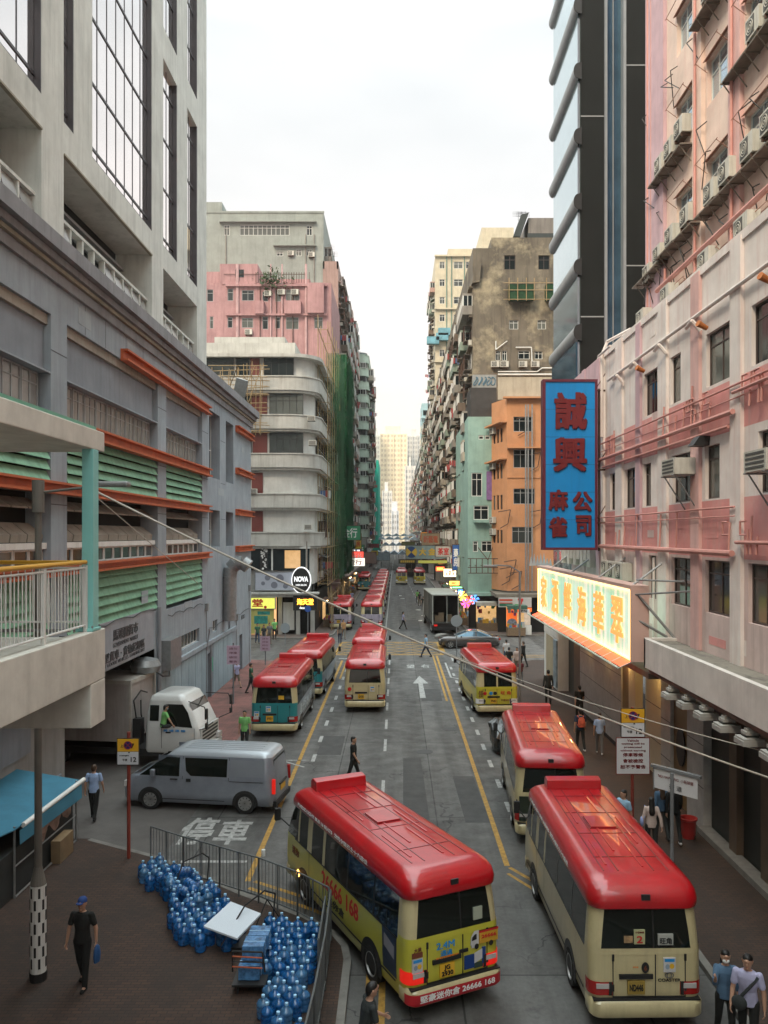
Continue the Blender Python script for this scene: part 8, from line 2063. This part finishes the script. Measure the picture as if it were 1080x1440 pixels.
M_bot = mat('bottle_blue', (.03,.24,.66), .10, var=.5, vscale=7, transm=.55, spec=.7, rand=(.16,.42,.74)); M_botc = mat('bottle_cap', (.35,.62,.85), .4, var=.1)
bp = thing('water_bottle', 'x', 'water bottle', (0,0,0))
pr = [(.02,0),(.118,.0),(.134,.015),(.136,.05),(.128,.065),(.136,.08),(.136,.14),(.128,.155),(.136,.17),(.136,.24),(.128,.255),(.136,.27),(.136,.30),(.12,.335),(.075,.375),(.032,.405),(.028,.44)]
b = MB(); b.lathe(pr, 20); o = b.build('body', M_bot, bp, smooth=True, angle=60)
b = MB(); b.lathe([(.034,.425),(.036,.43),(.036,.468),(.030,.474)], 14); b.build('cap', M_botc, bp, smooth=True)
TB = tree_of(bp); rb_ = random.Random(21); nb = 0
GR = [('the far heap by the sign pole','blue bottles heaped at the far end'),('the wide middle cluster','blue bottles in the middle cluster'),('the long row inside the kerb barriers','blue bottles along the kerb barriers')]
def bottle(x, y, z, gi, tilt=None, first=[True]):
    global nb
    lab = 'empty blue water bottle %s %s' % ('lying on top of' if tilt else 'standing in', GR[gi][0])
    if first[0]: o = bp; first[0] = False; o['label'] = lab
    else: o = copy_tree(bp, (0,0,0), 0, lab, TB)
    o.location = (x,y,z); o.rotation_euler = (tilt or (rb_.uniform(-.07,.07), rb_.uniform(-.07,.07), rb_.uniform(0,6))); o['group'] = GR[gi][1]; nb += 1; return o
def region(poly, gi, dx=.285, dy=.29, skip=.16, seed=0):
    r = random.Random(seed); y = min(p[1] for p in poly); k = 0
    def inside(x, y):
        c = False; n = len(poly)
        for i in range(n):
            (x0,y0),(x1,y1) = poly[i], poly[(i+1)%n]
            if (y0 > y) != (y1 > y) and x < (x1-x0)*(y-y0)/(y1-y0)+x0: c = not c
        return c
    while y < max(p[1] for p in poly):
        x = min(p[0] for p in poly) + (dx/2 if k % 2 else 0)
        while x < max(p[0] for p in poly):
            if inside(x,y) and r.random() > skip: bottle(x+r.uniform(-.03,.03), y+r.uniform(-.03,.03), PV, gi)
            x += dx
        y += dy*.88; k += 1
gp = lambda px, py: A_(px, py, .13)
region([gp(190,1238),gp(222,1222),gp(262,1240),gp(300,1258),gp(258,1278),gp(215,1262)], 0, seed=1)
for (px, py, zz, rz) in ((238,1236,.55,.4),(250,1226,.62,1.9),(262,1240,.58,.9),(228,1240,.5,2.6),(272,1246,.52,.2),(255,1252,.5,1.3),(240,1252,.46,2.2)):
    x, y = A_(px, py, zz); bottle(x, y, zz, 0, (PI/2+rb_.uniform(-.3,.3), 0, rz))
region([gp(243,1262),gp(300,1262),gp(325,1290),gp(340,1318),gp(322,1338),gp(272,1345),gp(240,1310)], 1, seed=2)
region([(-3.02,18.55),(-2.15,18.85),(-1.62,18.1),(-1.58,12.2),(-2.35,12.2),(-2.5,16.2),(-2.95,16.5)], 2, seed=3)
# styrofoam sheet, trolley with shrink wrapped packs
x, y = gp(328,1300); tag(MB().hexa([(-4.15,17.75,.62),(-3.35,17.35,.55),(-2.95,17.95,.80),(-3.7,18.4,.86),(-4.15,17.75,.66),(-3.35,17.35,.59),(-2.95,17.95,.84),(-3.7,18.4,.90)]).build('foam_sheet', mat('foam_white', (.62,.68,.74), .6, var=.05)), 'white foam sheet laid on the handle beside the middle bottle cluster', 'sheet')
_c = [o_ for o_ in bpy.data.objects if o_.get('category') == 'water bottle']
for o_ in _c: o_.scale = (.94,.94,.94)
t = thing('hand_truck', 'black trolley with hooped handle standing against the barriers between the bottle clusters', 'trolley', (-3.0,18.6,.13)); b = MB()
b.path([(-3.75,17.6,.3),(-3.3,18.0,1.0),(-2.95,18.45,1.12),(-2.75,18.7,.95),(-2.8,18.7,.3)],.018); b.path([(-3.2,18.2,.2),(-2.9,18.5,.9),(-2.6,18.6,.4)],.015); b.box(-3.6,-2.9,17.7,18.3,.18,.22); b.build('frame', M_black, t)
t = thing('hand_truck', 'black trolley with hooped handle among the far bottles by the barrier', 'trolley', (-5.2,20.6,.13)); b = MB()
b.path([(-5.5,20.2,.3),(-5.3,20.5,.95),(-4.9,20.8,1.05),(-4.75,20.9,.9),(-4.8,20.9,.2)],.018); b.box(-5.6,-5.0,20.1,20.6,.18,.22); b.build('frame', M_black, t)
t = thing('cart', 'low wire cart carrying shrink wrapped packs at the corner of the long bottle row', 'cart', (-3.0,17.0,.13)); b = MB()
b.path([(-3.2,16.1,.55),(-3.2,16.1,.95),(-2.6,16.0,.98),(-2.55,16.0,.6)],.018); b.path([(-3.2,16.1,.75),(-2.58,16.0,.78)],.012); b.box(-3.2,-2.55,16.0,17.1,.3,.34)
for xx, yy in ((-3.1,16.1),(-2.65,16.1),(-3.1,17.0),(-2.65,17.0)): b.tube((xx,yy,.13),(xx,yy,.32),.02)
b.build('frame', M_black, t)
b = MB(); b.path([(-3.2,16.08,.86),(-2.6,15.98,.88)],.014); b.path([(-3.2,16.08,.66),(-2.6,15.98,.68)],.014); b.build('strap', M_orng, t)
M_pack = mat('shrink_pack', (.10,.28,.55), .2, var=.7, vscale=9, spec=.7)
for k, (xx, yy, zz) in enumerate(((-3.1,16.15,.35),(-3.1,16.65,.35),(-3.05,16.3,.66),(-3.02,16.75,.66))):
    b = MB(); b.box(xx,xx+.42,yy,yy+.42,zz,zz+.29,0); b.box(xx-.004,xx+.424,yy+.19,yy+.21,zz-.0,zz+.294,1); o = b.build('bottle_pack', [M_pack, M_botc], bevel=.02); tag(o, 'shrink wrapped blue pack on the wire cart, '+['lower near one','lower far one','upper near one','upper far one'][k], 'pack')
b = MB(); b.lathe([(.05,0),(.05,.14),(.045,.15)],12,(-3.25,20.15,1.24)); tag(b.build('paper_cup', M_white), 'white paper cup standing on the top rail of the barrier', 'cup')
# red bucket, bins, litter
b = MB(); x, y = A_(968,1178,.13); b.lathe([(.17,0),(.23,.52),(.26,.54),(.26,.60),(.22,.60),(.2,.1),(.0,.1)],20,(x,y,.13)); tag(b.build('bucket', mat('bucket_red', (.45,.035,.03), .5, var=.2), smooth=True), 'red plastic bucket against the tiled pillar on the right pavement', 'bucket')
for k, (px, py, s_) in enumerate(((640,925,.0),)):
    pass
t = thing('traffic_sign_board', 'grey oval island plinth at the kerb in front of the dark saloon', 'plinth', (xp(622,71),71,0)); b = MB(); b.lathe([(.7,0),(.7,.25),(.55,.4),(.3,.45)],20,(xp(622,72),72,0)); b.build('base', M_kerb, t, smooth=True)
for k, (px, py) in enumerate(((563,838),(566,842),(596,866),(591,873),(588,858))):
    x, y = A_(px, py, 0); tag(MB().ob((x,y,.03),.35,.5,.05,k).build('litter', M_white), 'scrap of white paper on the road beyond the junction, '+['farthest','second farthest','beside the box lorry wheel','nearest the junction','beside the box lorry front'][k], 'litter')
for k, (x, yy, nm) in enumerate(((-5.7,79,'left'),)):
    pass

# lit stalls of toys, fruit and cartons along the right pavement beyond the junction
GC = [('goods_%d' % i, c) for i, c in enumerate(((.55,.05,.04),(.60,.35,.03),(.05,.25,.5),(.08,.35,.10),(.5,.5,.46),(.45,.06,.25),(.22,.15,.09)))]
for k, (x, y, w_) in enumerate(((7.55,77.6,1.9),(9.9,73.9,1.6),(7.25,81.5,3.0),(7.2,87,3.4),(7.2,93,3.4),(7.1,100,4.5),(7.1,108,4.5),(-7.1,80,3),(-7.2,112,5),(-7.2,124,5),(-7.1,139,6))):
    ax = k > 1; t = thing('market_stall', 'stall of coloured goods under an awning, %s' % ['at the foot of the mint building','beside the orange shop front','first past the mint building corner on the right','second past the mint corner on the right','third past the mint corner on the right','fourth past the mint corner on the right','fifth past the mint corner on the right','nearest on the left past the corner block','second on the left beyond the bamboo','third on the left beyond the bamboo','last on the left beyond the bamboo'][k], 'stall', (x,y,.13), 0, 'stalls past the junction')
    rr = random.Random(50+k); b = MB(); L = w_
    def bx_(a0, a1, d0, d1, z0, z1_, m):
        if ax: s_ = -1 if x > 0 else 1; b.box(x+min(s_*d0,s_*d1), x+max(s_*d0,s_*d1), y+a0, y+a1, z0, z1_, m)
        else: b.box(x+a0, x+a1, y-d1, y-d0, z0, z1_, m)
    bx_(0,L,0,.9,.13,.85,6)
    for q in range(int(L*9)):
        a = rr.uniform(0,L-.3); d_ = rr.uniform(.05,.75); s_ = rr.uniform(.12,.32); bx_(a,a+s_,d_,d_+s_*.8,.85,.86+s_*rr.uniform(.6,1.6),rr.randrange(7))
    for q in range(int(L*5)):
        a = rr.uniform(0,L-.3); z = rr.uniform(1.7,2.6); s_ = rr.uniform(.15,.35); bx_(a,a+s_,.5,.58,z,z+s_*1.3,rr.randrange(7))
    b.build('goods', [mat(n_, c_, .6, var=.4, vscale=9) for n_, c_ in GC], t)
    b = MB(); bx_(-.1,L+.1,-.1,1.3,2.75,2.83,0); bx_(-.1,L+.1,1.22,1.3,2.5,2.75,0); b.build('awning', MATS['awning_'+('white','green','dark','rusty')[k%4]], t)
    b = MB(); bx_(.1,L-.1,.2,.26,2.5,2.56,0); b.build('strip_lamp', mat('strip_lamp', (1,.8,.5), .4, emit=(1,.72,.38), estr=7, var=0), t)
    b = MB(); bx_(0,L,-.06,-.02,.9,2.7,0); b.build('lit_back', mat('lit_back', (.4,.3,.16), .8, emit=(1,.6,.25), estr=.35, var=.9, vscale=2.5), t)

SGC = [('blue',(.03,.12,.4),0),('white lit',(.7,.7,.6),1.0),('red',(.45,.04,.03),0),('green',(.05,.3,.15),.0),('orange lit',(.8,.3,.05),1.1),('yellow',(.6,.5,.06),0),('white',(.5,.5,.46),0),('red lit',(.7,.06,.04),1.2)]
rr = random.Random(77)
for k in range(18):
    left = k % 2; Yk = 90+k*6.5; cn, cc, e_ = SGC[(k*3) % 8]; h_ = rr.uniform(1.0,3.2); w_ = rr.uniform(.9,2.6) if h_ < 2 else rr.uniform(.6,1.0); z = rr.uniform(4.2,8.5)
    xw = -7.0 if left else 7.2; x0 = xw+.3 if left else xw-.3-w_
    m_ = mat('shop_sign_%s' % cn.replace(' ','_'), cc, .5, var=.25, **(dict(emit=cc, estr=e_) if e_ else {}))
    t = board('hanging_sign', '%s shop sign jutting over the %s pavement, number %s on that side' % (cn, 'left' if left else 'right', ['one','two','three','four','five','six','seven','eight','nine'][k//2]), 'sign', x0, x0+w_, Yk, z, z+h_, m_, M_rust, .22, 'signs hung over the far street')
    s_ = rr.choice(('大押','藥房','海味','金行','茶室','時裝','麵家','牙科')); 
    if h_ > 2: s_ = s_[0]+'\n'+s_[1]
    stext(t, s_, x0+w_/2, Yk-.02, z+h_/2, M_wlet if cn in ('blue','red','green','red lit') else M_red, w_*.7, h_*.7, .02)
    b = MB(); b.tube((x0+w_/2,Yk+.1,z+h_+.05),(xw+(-.6 if left else .5),Yk+.1,z+h_+.05),.04,n=5); b.build('arm', M_rust, t)
# ================================================================= camera, sky, light, air
cam = bpy.data.cameras.new('camera'); co = bpy.data.objects.new('camera', cam); COL.objects.link(co)
co.location = (0,0,CH); co.rotation_euler = (PI/2,0,0)
cam.sensor_fit = 'HORIZONTAL'; cam.sensor_width = 36; cam.lens = F_PX/1080*36
cam.shift_x = (540-CX)/1080; cam.shift_y = (HY-720)/1080; cam.clip_start = .1; cam.clip_end = 5000
SC.camera = co
w = bpy.data.worlds.new('World'); SC.world = w; w.use_nodes = True; nt = w.node_tree
bg = nt.nodes['Background']
sky = nt.nodes.new('ShaderNodeTexSky'); sky.sky_type = 'NISHITA'; sky.sun_disc = False
SUN_EL, SUN_AZ = 42, -150                                        # low sun behind and to the left
sky.sun_elevation = R(SUN_EL); sky.sun_rotation = R(SUN_AZ); sky.dust_density = 4; sky.air_density = 1.4; sky.ozone_density = 1
tc = nt.nodes.new('ShaderNodeTexCoord'); sep = nt.nodes.new('ShaderNodeSeparateXYZ'); nt.links.new(tc.outputs['Generated'], sep.inputs[0])
rp2 = nt.nodes.new('ShaderNodeValToRGB'); nt.links.new(sep.outputs['Z'], rp2.inputs[0]); veil = rp2.outputs[0]
el_ = rp2.color_ramp.elements; el_[0].position = 0; el_[0].color = (.43,.375,.335,1); el_[1].position = 1; el_[1].color = (.90,1,1,1)
for p_, c_ in ((.25,(.415,.380,.355)),(.52,(.365,.37,.362)),(.70,(.92,1.0,.99))): e_ = el_.new(p_); e_.color = (*c_,1)
zb = nt.nodes.new('ShaderNodeMapRange'); zb.inputs[1].default_value = .6; zb.inputs[2].default_value = .95; zb.inputs[3].default_value = 21; zb.inputs[4].default_value = 36; nt.links.new(sep.outputs['Z'], zb.inputs[0])
veil = _mix(nt, 1., veil, zb.outputs[0], 'MULTIPLY')
nz = _noise(nt, tc.outputs['Generated'], 2.2, 4, .5, (1,1,2.5))
veil = _mix(nt, 1., veil, _ramp(nt, nz, (.80,.83,.85), (1,1,1)), 'MULTIPLY')
nt.links.new(_mix(nt, .80, sky.outputs[0], veil), bg.inputs[0]); bg.inputs[1].default_value = .085
sl = bpy.data.lights.new('sun', 'SUN'); so = bpy.data.objects.new('sun', sl); COL.objects.link(so)
sl.energy = 1.9; sl.angle = R(18); sl.color = (1,.80,.58)
az, el = R(SUN_AZ), R(SUN_EL)
d = Vector((math.sin(az)*math.cos(el), math.cos(az)*math.cos(el), math.sin(el)))
so.rotation_euler = (-d).to_track_quat('-Z', 'Y').to_euler(); so.location = (0,0,80)
SC.view_settings.view_transform = 'Standard'; SC.view_settings.look = 'None'; SC.view_settings.exposure = .88; SC.view_settings.gamma = 1
SC.cycles.use_denoising = True; SC.cycles.max_bounces = 6; SC.cycles.sample_clamp_indirect = 6; SC.cycles.volume_bounces = 1

hz = MB(); hz.box(-330,330,-120,640,-1,135); hzm = bpy.data.materials.new('haze'); hzm.use_nodes = True; nt = hzm.node_tree
for n_ in list(nt.nodes):
    if n_.type == 'BSDF_PRINCIPLED': nt.nodes.remove(n_)
pv_ = nt.nodes.new('ShaderNodeVolumePrincipled'); pv_.inputs['Color'].default_value = (.96,.93,.90,1); pv_.inputs['Density'].default_value = .0002; pv_.inputs['Anisotropy'].default_value = .2
nt.links.new(pv_.outputs[0], [n_ for n_ in nt.nodes if n_.type == 'OUTPUT_MATERIAL'][0].inputs['Volume'])
tag(hz.build('haze', hzm), 'thin pale haze filling the whole street', 'haze', kind='stuff')
